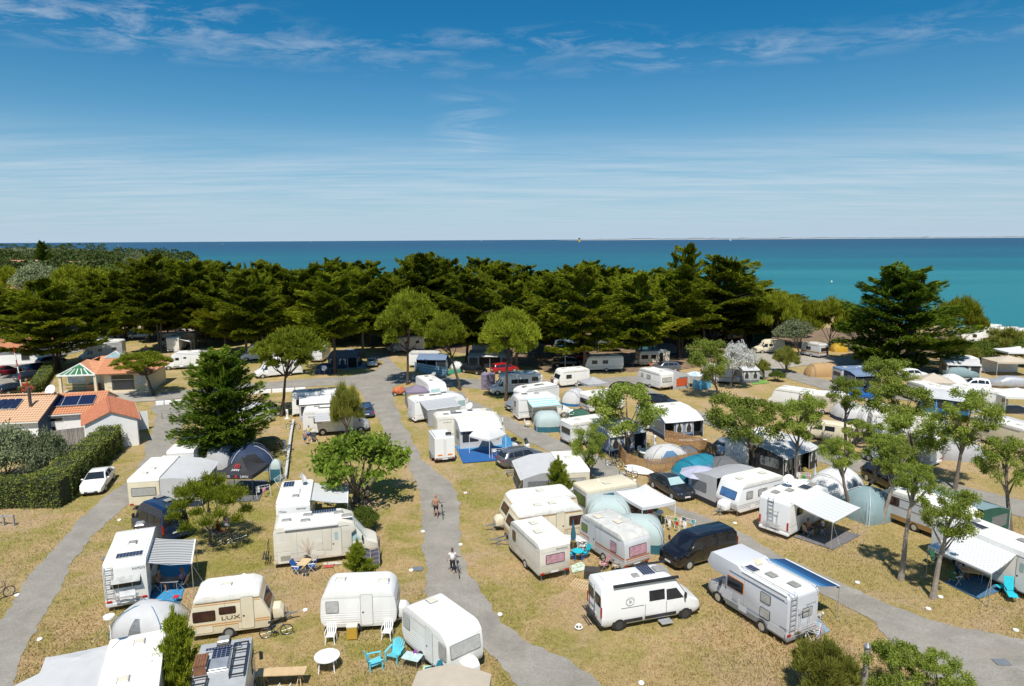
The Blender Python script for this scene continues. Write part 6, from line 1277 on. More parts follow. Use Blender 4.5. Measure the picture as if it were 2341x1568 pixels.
def checkmat():
 m,t,b,o=newmat('chequered_awning');n=tn(t,'ShaderNodeTexBrick');n.offset=.5;n.inputs['Scale'].default_value=1.0;n.inputs['Brick Width'].default_value=.22;n.inputs['Row Height'].default_value=.18;n.inputs['Mortar Size'].default_value=.05;n.inputs['Mortar Smooth'].default_value=.3
 n.inputs['Color1'].default_value=n.inputs['Color2'].default_value=(.42,.44,.46,1);n.inputs['Mortar'].default_value=(.78,.78,.76,1);t.links.new(ocoord(t),n.inputs['Vector']);t.links.new(n.outputs[0],b.inputs['Base Color']);b.inputs['Roughness'].default_value=.7;return m
A1,B1,C1,D1=P(2202,1214.6,2.55),P(2326,1266,2.55),P(2267.6,1311,2.1),P(2123,1247,2.1)
wind_out('awning','white chequered awning wound out at the right edge',A1,B1,C1,D1,checkmat());mat_rug('ground_mat','steel blue mat under the chequered awning at the right edge',[(2156,1331),(2236,1371),(2300,1348),(2240,1318)],M('steel_blue_mat',(.05,.14,.25),.9,.08,4))
dome_tent('tunnel_tent','white and teal tunnel tent beside the black SUV',P(1908,1128),R(42),5.2,3.6,2.15,CL_W,CL_T,.18,GREYP,MESHG,style='tunnel');dome_tent('dome_tent','grey teal dome tent between the leaning locust trunks',P(1982,1178),.4,3.6,3.4,2.3,CL_GT,CL_GT,.1,POLE,None)
dome_tent('tunnel_tent','teal blue tunnel tent behind the dark car with roof bars',P(1594,1090),R(35),5.0,3.2,2.0,CL_T,CL_T,.1,M('dark_blue_pole',(.01,.06,.14)),CL_MB,style='tunnel');dome_tent('dome_tent','dark grey dome tent behind the lavender parasol',P(1652,1090),.2,3.6,3.0,1.9,CL_DG,None,0,BLACKP,None)
dome_tent('dome_tent','pale grey and blue dome tent inside the reed screen',P(1520,1050),.25,4.4,2.6,1.5,CL_LG,CL_MB,.25,GREYP,CL_MB,doorw=.9);dome_tent('dome_tent','small dark grey dome tent inside the reed screen',P(1570,1044),.2,2.6,2.0,1.1,CL_DG,None,0,BLACKP,None)
aw=orient((1518,1006),(1606,998));nn=Vector((-math.sin(aw[1]),math.cos(aw[1]),0));frame_awning('caravan_awning','white-roofed blue awning with draped curtains above the reed screen',(aw[0]+nn*1.7,aw[1]),aw[2],3.4,2.6,2.0,CL_W,CL_SB,CL_NB,CURTW,nwin=4,opened=(0,3),flat=.1)
caravan('caravan','white caravan behind the blue awning with draped curtains',(aw[0]+nn*4.5,aw[1]),5.8,2.2,2.55,'box',WHITE,ROOFW,[(.8,.08,ST_OR)],group=GV,hatches=((.2,0),))
ax=orient((1392,1042),(1476,1027));n2=Vector((-math.sin(ax[1]),math.cos(ax[1]),0));frame_awning('caravan_awning','blue and grey awning behind the locust tree and the reed screen',(ax[0]+n2*1.6,ax[1]),ax[2],3.2,2.6,2.0,CL_LG,CL_SB,CL_NB,CURTW,nwin=3,opened=(2,))
caravan('caravan','white caravan behind the awning next to the locust tree and the reed screen',(ax[0]+n2*4.3-Vector((1.5,0,0)),ax[1]),5.6,2.2,2.55,'box',WHITE,ROOFW,group=GV)
pl=motorhome('motorhome','white integral motorhome with satellite dish behind the purple gazebo',pose('front',(985,926),(1026,919),7.0,2.3,.38,((939.5,852.6),(982,880),2.8)),7.0,2.3,2.85,'integral',WHITE2,ROOFW,hatches=((-.3,0),(.1,-.1)),dishy=(-.05,.2,200),screen=GLASST,cabglass=GLASST,group=GC)
text('PILOTE',pl,(3.02,.0,2.52),(0,1,0),(-.4,0,1),.2,INK)
gp=orient((930,897),(981,894),2.1);gz2=gp[0]+Vector((-math.sin(gp[1]),math.cos(gp[1]),0))*1.4;gz2.z=0;gazebo('gazebo','mauve pop-up gazebo beside the main path',gz2,gp[1],2.9,2.8,2.1,.7,CL_P,ALU,.25,walls=(3,))
mg=motorhome('motorhome','white integral motorhome with a grey awning and hanging side curtain',pose('right',(951,961),(1072,944),7.0,2.3,.38),7.0,2.3,2.85,'integral',WHITE2,ROOFW,hatches=((-.3,.1),(.0,-.1)),sol=((-.12,-.1,.9,.5),),dishy=(.1,.1,230),rack=True,cabglass=GLASST,screen=GLASST,group=GC)
wind_out('awning','grey awning with hanging front curtain and a red pole',K(mg,-2.9,-1.16,2.6),K(mg,1.3,-1.16,2.6),K(mg,1.3,-3.4,2.05),K(mg,-2.9,-3.4,2.05),STR2)
pc=thing('privacy_screen','grey hanging screen below the grey awning with the red pole','privacy screen',K(mg,-.8,-3.42),mg.rotation_euler.z);mb=MB();mb.grid([[(-2.0+4.0*i/12,.03*math.sin(i*1.7),z)for i in range(13)]for z in(2.0,.05)]);mb.build('cloth_panel',CL_G,pc,solid=.01)
mf=motorhome('motorhome','cream integral motorhome with roof dish behind the white inflatable awning',pose('right',(1003,1006),(1153,992),7.4,2.3,.38),7.4,2.3,2.85,'integral',M('warm_cream_paint',(.72,.68,.58),.4,.04,1.5),ROOFW,hatches=((-.35,-.2),(-.22,.2),(.3,0)),sol=((-.2,-.15,1.2,.5),),dishy=(.02,.1,220),cabglass=GLASST,screen=GLASST,group=GC)
text('FLORIUM',mf,(-2.6,-1.157,2.2),(1,0,0),(0,0,1),.22,INKG)
side_awning(mf,'R','inflatable_awning','white and grey inflatable awning with big windows on blue mats',4.4,2.6,.3,hb=2.6,hf=2.0,roof=CL_W,wall=CL_LG,lowm=CL_LG,win=None,nwin=2,flat=.12)
BM1=M('blue_ground_cloth',(.03,.20,.42),.85,.08,3);BM2=M('deep_blue_ground_cloth',(.015,.10,.30),.85,.08,3);Z3=lambda l:[(885.9+x*.2187,800.1+y*.2187)for x,y in l]
mat_rug('ground_mat','lighter blue ground cloth around the inflatable awning',Z3([(700,1010),(790,1105),(1180,1075),(1350,985),(1235,885),(1100,960)]),BM1);mat_rug('ground_mat','deeper blue ground cloth nearest the grey SUV and white trailer',Z3([(720,1040),(790,1190),(1175,1158),(1180,1070),(1000,1055)]),BM2,z=.075)
q=orient((1110,1052.7),(1166,1030));gazebo('gazebo','small white arched gazebo over a drying rack on the blue mats',q[0]+Vector((-math.sin(q[1]),math.cos(q[1]),0))*1.3,q[1],2.6,2.6,1.9,.75,CL_W,PLW,.16,curve=-.55)
tr=thing('box_trailer','white box trailer with two rear doors and orange reflectors','trailer',*((lambda a:(a[0],a[1]))(pose('rear',(996,1049),(1039,1047),3.0,1.95,.45,((997.4,998),(980,975),2.45)))))
mb=MB();mb.box(-1.5,-.97,.5,1.5,.97,2.5);mb.build('body',WHITE,tr,bevel=.02)
for s in(-1,1):
 mb=MB();slab(mb,(-1.5,s*.47,1.5),UY,UZ,-UX,.90,1.85,.02,.01,off=.002);f=mb.build('door',WHITE2,tr);mb=MB();mb.bar((-1.54,s*.08,.7),(-1.54,s*.08,2.3),.025);mb.build('latch_bar',ALU,f)
 mb=MB();slab(mb,(-1.52,s*.48,.82),UY,UZ,-UX,.45,.14,.012,.01,off=.006);mb.build('orange_reflector',ORL,tr);mb=MB();slab(mb,(-1.5,s*.8,.45),UY,UZ,-UX,.22,.1,.04,.02);mb.build('tail_light',REDL,tr)
 mb=MB();mb.prism(roundpoly([(-.75,.35),(-.7,.78),(.7,.78),(.75,.35)],.1),s*1.0-.14,s*1.0+.14);mb.build('mudguard',GREYP,tr)
plate(tr,-1.52,0,.42);wheels(tr,[.32,-.36],2.15,.28,arch=None);mb=MB();mb.box(-1.52,-.97,.38,1.5,.97,.5);mb.bar((1.4,0,.42),(2.7,0,.45),.09);mb.build('chassis',STEEL,tr)
mb=MB()
for y in(-.85,.85):mb.tube([(-1.3,y,2.62),(1.3,y,2.62)],.018)
for i in range(6):mb.tube([(-1.3+.52*i,-.85,2.62),(-1.3+.52*i,.85,2.62)],.014)
for x in(-1.3,1.3):[mb.tube([(x,y,2.5),(x,y,2.62)],.014)for y in(-.85,.85)]
mb.build('roof_rack',ALU,tr);mb=MB();mb.ring((-.9,-.5,2.70),UZ,.22,.09,16,6);mb.build('spare_tyre',RUB,tr)
tm=motorhome('motorhome','white motorhome with maroon stripe seen side-on behind the pine trunk',pose('left',(1122,899),(1240,893),7.2,2.3,.38),7.2,2.3,2.85,'low',WHITE2,ROOFW,wins=(('L',.04,1.85,.8,.5),('L',-.09,1.85,.8,.5),('L',-.19,1.85,.45,.5),('L',-.36,2.1,.8,.5)),stripes=((1.35,.04,ST_R),),hatches=((.12,0),(-.2,.1)),sol=((.1,.2,.9,.5),),cabkind='transit',group=GC)
gazebo('cabin_tent','mauve box-shaped tent with windows in front of the maroon striped motorhome',P(1116,888),-.05,1.9,1.7,2.15,.25,CL_P,ALU,.1,walls=(0,1,2,3),cat='tent')
m5=motorhome('motorhome','white motorhome with silver cab parked behind the wave-patterned awning',pose('left',(1166,940),(1286,919),7.0,2.3,.38),7.0,2.3,2.8,'low',WHITE,ROOFW,cabm=SILC,screen=SILV,cabglass=SILV,sol=((-.1,.1,.8,.5),),group=GC)
m6=motorhome('motorhome','white motorhome with a turquoise wave-patterned awning',pose('right',(1190,956),(1303,947),6.6,2.25,.38),6.6,2.25,2.85,'low',WHITE,ROOFW,rearwin=(.3,1.8,.6,.6),rack=True,hatches=((-.1,.1),),sol=((-.33,.1,.7,.5),),cabglass=GLASST,stripes=((1.1,.06,ST_B),),group=GC,cabkind='transit')
def wavemat():
 m,t,b,o=newmat('wave_patterned_cloth');n=tn(t,'ShaderNodeTexWave',bands_direction='Y');n.inputs['Scale'].default_value=.55;n.inputs['Distortion'].default_value=1.6;n.inputs['Detail Scale'].default_value=1.2;t.links.new(ocoord(t),n.inputs['Vector'])
 t.links.new(tramp(t,n.outputs[0],[(.2,(.68,.70,.64)),(.5,(.45,.66,.64)),(.75,(.22,.60,.62))]),b.inputs['Base Color']);return m
wind_out('awning','turquoise wave-patterned awning beside the pale green tent',K(m6,-2.3,-1.13,2.6),K(m6,1.2,-1.13,2.6),K(m6,1.2,-3.2,2.2),K(m6,-2.3,-3.2,2.2),wavemat())
dome_tent('cabin_tent','pale green and dark teal box-shaped tent in front of the wave awning',P(1252,981),.1,3.1,2.9,2.1,CL_PT,CL_DT,.28,POLE,None,pw=5);car('silver_estate','silver estate car half hidden by the small locust tree',pose('right',(1302,993),(1352,984),4.6,1.8,.3),'estate',4.6,1.8,1.5,SILC,group=GK,rails=True)
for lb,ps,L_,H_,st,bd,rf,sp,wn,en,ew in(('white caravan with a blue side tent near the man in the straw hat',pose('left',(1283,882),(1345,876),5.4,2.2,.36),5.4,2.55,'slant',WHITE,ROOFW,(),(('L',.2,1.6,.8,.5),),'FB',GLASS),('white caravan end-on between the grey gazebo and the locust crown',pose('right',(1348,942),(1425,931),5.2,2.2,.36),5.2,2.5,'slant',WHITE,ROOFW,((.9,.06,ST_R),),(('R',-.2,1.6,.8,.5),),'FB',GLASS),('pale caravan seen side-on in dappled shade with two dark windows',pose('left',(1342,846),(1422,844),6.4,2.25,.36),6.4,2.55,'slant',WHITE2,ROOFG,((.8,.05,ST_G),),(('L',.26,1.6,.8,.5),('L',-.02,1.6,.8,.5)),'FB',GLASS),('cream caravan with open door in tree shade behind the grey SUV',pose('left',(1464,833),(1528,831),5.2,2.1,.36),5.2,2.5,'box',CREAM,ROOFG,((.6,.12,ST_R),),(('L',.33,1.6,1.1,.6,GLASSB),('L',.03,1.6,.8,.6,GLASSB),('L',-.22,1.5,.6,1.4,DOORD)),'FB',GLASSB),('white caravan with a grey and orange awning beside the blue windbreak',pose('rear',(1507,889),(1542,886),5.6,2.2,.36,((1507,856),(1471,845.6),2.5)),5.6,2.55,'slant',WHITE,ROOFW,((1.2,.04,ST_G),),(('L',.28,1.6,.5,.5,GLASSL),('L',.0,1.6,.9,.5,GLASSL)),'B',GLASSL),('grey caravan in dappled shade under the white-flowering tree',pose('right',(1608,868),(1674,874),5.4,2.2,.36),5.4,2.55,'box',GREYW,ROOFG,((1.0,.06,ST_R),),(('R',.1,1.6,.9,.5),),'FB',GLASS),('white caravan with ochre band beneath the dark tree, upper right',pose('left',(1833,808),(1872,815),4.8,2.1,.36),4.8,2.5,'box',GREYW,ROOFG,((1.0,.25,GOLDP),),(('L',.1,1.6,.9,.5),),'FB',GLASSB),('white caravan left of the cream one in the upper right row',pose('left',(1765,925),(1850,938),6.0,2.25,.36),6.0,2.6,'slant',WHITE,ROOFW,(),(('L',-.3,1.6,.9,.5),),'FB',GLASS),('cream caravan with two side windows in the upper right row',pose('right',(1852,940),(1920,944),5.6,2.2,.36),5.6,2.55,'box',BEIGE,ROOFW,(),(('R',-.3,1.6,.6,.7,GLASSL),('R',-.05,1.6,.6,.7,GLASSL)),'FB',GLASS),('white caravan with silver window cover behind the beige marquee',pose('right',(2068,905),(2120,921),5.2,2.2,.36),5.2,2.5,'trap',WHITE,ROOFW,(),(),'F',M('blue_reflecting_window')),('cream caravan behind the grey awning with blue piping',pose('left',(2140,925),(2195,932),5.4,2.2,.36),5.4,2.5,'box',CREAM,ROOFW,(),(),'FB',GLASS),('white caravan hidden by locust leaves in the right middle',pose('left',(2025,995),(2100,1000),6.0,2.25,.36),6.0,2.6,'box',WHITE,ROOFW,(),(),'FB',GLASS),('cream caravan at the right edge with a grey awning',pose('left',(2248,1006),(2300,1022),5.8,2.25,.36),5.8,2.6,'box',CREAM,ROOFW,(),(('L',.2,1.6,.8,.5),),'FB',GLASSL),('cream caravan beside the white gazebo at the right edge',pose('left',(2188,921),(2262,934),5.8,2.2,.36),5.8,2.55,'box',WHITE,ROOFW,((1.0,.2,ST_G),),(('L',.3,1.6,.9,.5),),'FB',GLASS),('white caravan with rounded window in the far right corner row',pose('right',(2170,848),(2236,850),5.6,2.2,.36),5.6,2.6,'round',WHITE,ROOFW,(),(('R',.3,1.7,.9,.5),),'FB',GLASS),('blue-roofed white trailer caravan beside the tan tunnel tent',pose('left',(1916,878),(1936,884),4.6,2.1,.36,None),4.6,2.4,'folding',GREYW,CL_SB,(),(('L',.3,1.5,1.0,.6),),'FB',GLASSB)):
 if 'tan tunnel' in lb:ps=(P(1945,876),R(8))
 v=caravan('caravan',lb,ps,L_,2.2,H_,st,bd,rf,sp,wn,en,ew,group=GV if 'right' not in lb else 'caravans in the right hand rows')
 if 'orange awning' in lb:
  w_=side_awning(v,'R','caravan_awning','grey awning with an orange window beside the blue windbreak',3.6,2.8,-.9,roof=CL_G,wall=CL_LG,lowm=CL_G,win=None,nwin=1);o_=MB();slab(o_,(-1.81,-.1,1.0),UY,UZ,-UX,1.9,1.1,.015,.03,off=.015);o_.build('orange_window',ORC,w_)
 if 'grey awning' in lb:side_awning(v,'L' if 'piping' in lb else 'R','caravan_awning','grey awning '+('with blue piping right of the beige marquee' if 'piping' in lb else 'of the cream caravan at the right edge'),5.0,3.2,0,roof=CL_LG,wall=CL_B if 'piping' in lb else CL_G,win=None)
 if 'blue-roofed' in lb:side_awning(v,'R','caravan_awning','navy awning of the blue-roofed trailer caravan',4.0,2.6,0,hb=2.3,roof=CL_SB,wall=CL_NB,win=None)
 if 'white gazebo at the' in lb:side_awning(v,'R' if False else 'L','caravan_awning','grey awning with dark opening left of the white gazebo at the right edge',5.0,3.0,1.2,roof=CL_G,wall=CL_LG,win=None,opened=(1,))
 if 'far right corner' in lb:side_awning(v,'R','caravan_awning','grey awning with lattice windows in the far right corner row',4.6,3.0,-1.2,roof=CL_LG,wall=CL_BG,win=None)
gg=orient((1334,879.5),(1382,875),2.1);cc=gg[0]+Vector((0,1.5,0));cc.z=0;GZ='pop-up gazebos between the rows'
for lb,c_,rz_,a_,b_,h_,pk,m_,wl,wm in(('grey pop-up gazebo left of the white caravan and dark car',cc,gg[1],3.1,3,2.1,.7,CL_G,(),None),('dark gazebo in tree shade behind the pale side-on caravan',P(1392,803),0,4.5,3.2,2.1,.6,CL_DG,(),None),('dark green gazebo in shade left of the cream van',P(1734,779),.1,4,3.4,2.1,.8,CL_GN,(0,3),None),('beige marquee with grey top and a lattice window',P(2130,905),R(-18),4.6,3.6,2.2,.95,CL_BG,(0,1,2,3),CL_BG),('white open gazebo over tables at the right edge',P(2320,942),R(-4),5,4,2.35,.7,CL_W,(),None),('cream pavilion with curtains in the far right row',P(2302,856),R(-4),5.6,4,2.3,.7,CL_BG,(2,),CL_W),('white pavilion behind the cream one in the far right row',P(2325,838),R(-4),5.6,4,2.7,.7,CL_W,(),None)):
 gazebo('gazebo',lb,c_,rz_,a_,b_,h_,pk,m_,POLE,.25,GZ,walls=wl,wallm=wm)
GT='tents in the tree shade'
for lb,px,rz_,a_,b_,h_,tp,lw,stl,g_ in(('blue and pale tunnel tent beside the grey gazebo',(1313,922),60,3.6,2.8,2.0,CL_LG,CL_B,'tunnel',None),('big dark blue tent in shade below the tallest cypress',(1592,768),5,5.5,4,2.4,CL_NB,CL_B,'tunnel',GT),('dark grey tunnel tent between trunks behind the cream caravan',(1526,809),5,4.4,3.2,2.0,CL_DG,CL_NB,'dome',GT),('teal pointed tent in deep shade between the trunks',(1472,796),0,5,4.6,2.9,CL_DT,CL_DT,'dome',GT),('dark tarpaulined tent in shade right of the navy windbreak awning',(1210,793),5,4,3,2,CL_NB,CL_B,'dome',GT),('blue and white dome tent in shade above the red car',(1290,790),5,4,3,2.1,CL_SB,CL_B,'dome',GT),('dark dome tent in shade above the black car',(1232,806),5,3.6,3,1.8,CL_DG,CL_P,'dome',GT),('yellow tent glimpsed under the dark tree upper right',(1917,803),0,3,2.6,1.8,M('yellow_tent_cloth',(.50,.30,.02),.8),None,'dome',None),('tan orange tunnel tent beside the upper right road',(1880,858),3,5.4,3.0,2.0,CL_O,CL_O,'tunnel',None),('white dome tent beside the beige marquee',(2174,890),-5,3.8,3.2,2.2,CL_W,CL_LG,'dome',None),('white and navy tent beside the blue car, upper right',(1940,957),10,3.6,3.2,2.1,CL_LG,CL_NB,'dome',None),('white trailer tent with dark windows and blue base',(2006,966),-8,4.8,3.6,2.3,CL_W,CL_B,'dome',None),('white rounded tent behind the locust tree on the right',(2128,992),0,3.6,3,2.2,CL_W,CL_B,'dome',None),('light grey ridge tent on the grass behind the tall locust',(2194,1046),-12,4.2,2.8,1.9,CL_G,CL_G,'dome',None),('dark tarpaulin over a trailer beside the blue tunnel tent',(1322,952),-8,3.0,1.8,.9,CL_GN,None,'dome',None),('small white igloo tent beside the navy windbreak awning',(1044,843),5,2.2,2,1.3,CL_W,CL_G,'dome',None)):
 dome_tent('tunnel_tent' if stl=='tunnel' else 'dome_tent',lb,P(*px),R(rz_),a_,b_,h_,tp,lw,.22,GREYP,MESHD if 'dark window' in lb else(DOORD if 'big dark' in lb else None),style=stl,group=g_,doorw=.9)
f1=caravan('caravan','white caravan end with a slate awning and striped windbreaks',(P(975,838),R(-3)),5.6,2.2,2.6,'slant',WHITE,ROOFG,endwin=GLASSL,group=GV);frame_awning('caravan_awning','slate awning with big openings behind the pale striped windbreaks',(P(990,846),R(-3)),4.8,3.0,2.5,2.1,CL_SB,CL_NB,CL_NB,None,nwin=3,opened=(0,1))
frame_awning('caravan_awning','wide grey and blue awning in dappled shade behind the red car',(P(1122,838),R(-3)),7.2,3.4,2.6,2.1,CL_LG,CL_SB,CL_NB,None,nwin=4,opened=(1,2));caravan('caravan','grey caravan behind the wide awning above the red car',(P(1120,818),R(-3)),6.2,2.2,2.6,'box',GREYW,ROOFG,group=GV)
frame_awning('caravan_awning','grey awning beside the caravan under the white-flowering tree',(P(1704,870),R(6)),2.6,3.4,2.4,2.0,CL_LG,CL_G,CL_DG,CURTW,nwin=2)
for lb,ps,kd,ln,h_,m_ in(('bright red car parked under the pines right of the dark estate',pose('left',(1127,853),(1192,846),4.4,1.8,.3)if False else pose('right',(1127,852),(1190,846),4.4,1.8,.3),'mpv',4.4,1.6,REDC),('black estate car beside the windbreaks left of the red car',(P(1083,853),R(-38)),'estate',4.5,1.5,BLACKC),('black car in shade by the lamp post',(P(1293,838),R(176)),'suv',4.5,1.6,BLACKC),('red hatchback in shade behind the black car',(P(1324,822),R(176)),'hatch',4.2,1.5,REDC),('steel grey SUV beside the cream caravan with open door',pose('left',(1495,848),(1557,846),4.5,1.8,.3),'suv',4.5,1.65,MIDG),('dark car between the grey gazebo and the lawn',(P(1430,898),R(-35)),'hatch',4.3,1.5,DKG),('black car behind the locust crown beside the third road',(P(1508,928),R(-35)),'estate',4.5,1.5,BLACKC),('white SUV behind the beige marquee',pose('right',(2060,866),(2126,864),4.5,1.8,.3),'suv',4.5,1.65,WHITE2),('white estate car by the upper right road',pose('left',(2203,886),(2264,890),4.4,1.8,.3),'mpv',4.4,1.6,WHITE2),('bright blue car glimpsed between locust crowns',(P(1964,912),R(-50)),'hatch',4.2,1.5,BLUEC),('white SUV beside the third road under the locust crown',pose('left',(1974,1046),(2060,1062),4.6,1.85,.3),'suv',4.6,1.7,WHITE2)):
 car('parked_car',lb,ps,kd,ln,1.8,h_,m_,group=GK)
def covered(label,c,rz,mat,ln=4.4):
 K2=CARS['hatch'];t=thing('covered_car',label,'covered car',c,rz);st=[]
 for u in np.linspace(0,1,16):zt=(interp(K2['top'],u)*1.5+.04);e=min(u,1-u);st.append((ln*(.5-u),.12+.05*math.sin(u*22),min(.95,zt-.05),zt,.98-.12*max(0,1-e/.1)**2,.92-max(0,zt-.95)*.42))
 mb=MB();shell(st,mb);mb.build('fitted_cover',mat,t,smooth=True);wheels(t,[ln*.31,-ln*.29],1.7,.3,arch=None)
covered('car under a dark grey green cover in the far right row',P(2196,862),R(-12),CL_GT);covered('long car under a shiny silver cover at the far right',P(2302,884),R(172),M('silver_cover',(.45,.46,.48),.4,.1,3,metal=.3),5.0)
c7=thing('covered_quad','quad bike under an orange camouflage cover by the mauve gazebo','covered quad',P(912,903),.3);mb=MB();mb.ball((0,0,.55),.95,.62,.62,14,7,lo=-.5);mb.ball((.3,0,.95),.35,.4,.35,10,5);mb.build('cover',M('orange_camouflage_cover',(.48,.14,.06),.9,.6,4),c7,True);wheels(c7,[.6,-.6],1.25,.28,arch=None)
van('black_camper_van','black camper van with pale windscreen in shade under the cypresses',pose('left',(1650,782),(1708,779),5.6,2.0,.3),'ducato',5.6,2.0,2.55,BLACKC,sidewins=(('B',.4,.55,1.4,1.9,GLASS),),screen=GLASST,group='vans in the rows');van('cream_van','cream high-roofed van parked on the gravel clearing, upper right',pose('left',(1733,805),(1793,804),5.2,2.0,.3),'transit',5.2,2.0,2.5,CREAM,sidewins=(('B',.42,.55,1.35,1.8,GLASS),),bumper=CREAM,group='vans in the rows')
van('camper_van','cream low camper with its tail open beside the pink box',pose('left',(1862,1000),(1918,1009),5.0,1.9,.3),'mini',5.0,1.9,2.0,CREAM,sidewins=(('B',.45,.64,1.22,1.7,GLASS),),bumper=GREYP,group='vans in the rows')
motorhome('motorhome','white motorhome with plain rear face behind the locust crowns',pose('left',(2008,1034),(2120,1062),7.0,2.3,.38),7.0,2.3,3.0,'alcove',WHITE,ROOFW,rearwin=(.2,1.9,.5,.5),group=GC)
for k,(x,y)in enumerate(((2236,775),(2262,772),(2300,778),(2330,782),(2205,786))):caravan('caravan',('leftmost','second','middle','fourth','low half-hidden')[k]+' white caravan of the row against the sea, far right' if k!=4 else 'half-hidden white caravan roof below the row against the sea',(P(x,y),R(5+30*(k%2))),5.6,2.2,2.7,'box',WHITE,ROOFW,(),(('R',.2,1.7,.8,.5),),group='white caravans against the sea')
# ================================================================ trees
GCY='cypresses of the dark belt';GLO='locust trees among the right pitches';GPI='umbrella pines along the road'
def where(x):return 'far left' if x<300 else 'left' if x<620 else 'left centre' if x<950 else 'centre' if x<1250 else 'right centre' if x<1500 else 'right'
n_=0
FR=[((135,846),112,636,235,812,3,'big spreading cypress over the parked cars beside the left road'),((365,803),352,582,165,745,2,'tall cypress left of the lawn behind the reception'),((449,797),440,592,135,750,1,'slim-trunked cypress beside the beige motorhome'),((486,778),500,602,150,738,1,'cypress standing on the verge of the far left road'),((514,812),522,622,125,772,1,'cypress with a bare trunk left of the motorhome behind the pine'),((562,822),572,612,160,775,1,'cypress whose trunk crosses the white motorhome'),((766,855),765,618,165,775,1,'straight-trunked cypress in front of the navy awning'),((829,816),832,612,140,762,1,'cypress beside the grey SUV at the road bend'),((896,812),888,632,120,768,1,'thin cypress at the edge of the shaded grey motorhome'),((958,800),962,578,165,745,2,'cypress with two dark trunks behind the tallest umbrella pine'),((1066,836),1078,622,160,790,1,'cypress beside the wide awning above the dark estate'),((1336,850),1332,600,185,805,1,'broad cypress in front of the pale side-on caravan'),((1262,815),1262,618,140,780,1,'cypress above the black car by the lamp post'),((1459,833),1458,622,180,798,2,'cypress left of the cream caravan with open door'),((1553,818),1552,640,150,776,3,'cypress with clustered trunks behind the steel grey SUV'),((1612,790),1578,556,130,740,1,'tallest cypress, its ragged top standing above the sea'),((1628,788),1652,584,205,752,3,'wide ragged cypress right of the tallest one'),((1180,842),1182,640,145,792,1,'cypress right of the red car behind the third umbrella pine')]
for b,cx,top,w_,bot,mu,lb in FR:tree_px('cypress',lb,'cypress',n_%6,b,cx,top,w_*1.22,bot,multi=mu,group=GCY,bark=BARKG if n_%2 else BARKD,tr=.26 if mu==1 else .2);n_+=1
ORD='first second third fourth fifth sixth seventh eighth ninth tenth eleventh twelfth thirteenth fourteenth fifteenth sixteenth seventeenth eighteenth nineteenth twentieth'.split()+['twenty-'+w for w in 'first second third fourth fifth sixth seventh eighth ninth'.split()]+['thirtieth','thirty-first','thirty-second','thirty-third'];cnt=[0]*4;r_=random.Random(5);TOPS=[(-20,640),(60,640),(200,612),(260,600),(330,585),(400,592),(450,582),(520,598),(560,600),(610,597),(660,615),(700,592),(750,590),(800,596),(860,600),(920,578),(980,573),(1040,592),(1110,592),(1150,600),(1200,610),(1245,618),(1300,597),(1350,598),(1400,606),(1440,612),(1480,606),(1530,612),(1600,610),(1660,620),(1710,645),(1740,668)]
for row,(y0,dt)in enumerate(((786,22),(768,6),(748,10),(735,0))):
 for k,(x,tp)in enumerate(TOPS):
  if row in(2,3)and r_.random()<.2:continue
  xx=x+r_.uniform(-22,22)+row*18;lb='cypress in the %s rank of the dark belt, %s from the left'%(('first','second','third','seaward')[row],ORD[cnt[row]]);cnt[row]+=1
  tree_px('cypress',lb,'cypress',(k*5+row)%6,(xx,y0+r_.uniform(-8,8)),xx,tp+dt+r_.uniform(-6,16),r_.uniform(110,175),y0-22+r_.uniform(-12,6),limbs=False,tr=.24,group='cypresses in the ranks of the dark belt',bark=BARKD)
tree_px('evergreen_tree','big dark forked evergreen beside the black gazebo','darkcypress',0,(528,1056),508,806,225,1045,multi=3,limbs=False,tr=.22);tree_px('evergreen_tree','massive dark evergreen against the sea, upper right','darkcypress',1,(2062,842),2056,610,285,838,multi=2,limbs=False)
for i,(b,cx,top,w_,bot,lb)in enumerate((((643,952),664,749,163,832,'leaning forked umbrella pine over the white motorhome'),((931,879),935,662,155,778,'tallest bright umbrella pine at the road junction'),((1052,892),1018,718,96,792,'smaller umbrella pine right of the tallest one'),((1156,916),1165,705,140,806,'wide umbrella pine before the maroon striped motorhome'),((351,905),323,804,128,842,'flat umbrella pine leaning over the tiled reception'),((480,1249),476,1084,180,1204,'young pine with a pale trunk beside the dark blue camper van'))):tree_px('umbrella_pine',lb,'pine' if i<5 else 'youngpine',i%3,b,cx,top,w_,bot,bark=BARKD if i<5 else BARKG,group=GPI if i<4 else None,tr=.2 if i<5 else .13)
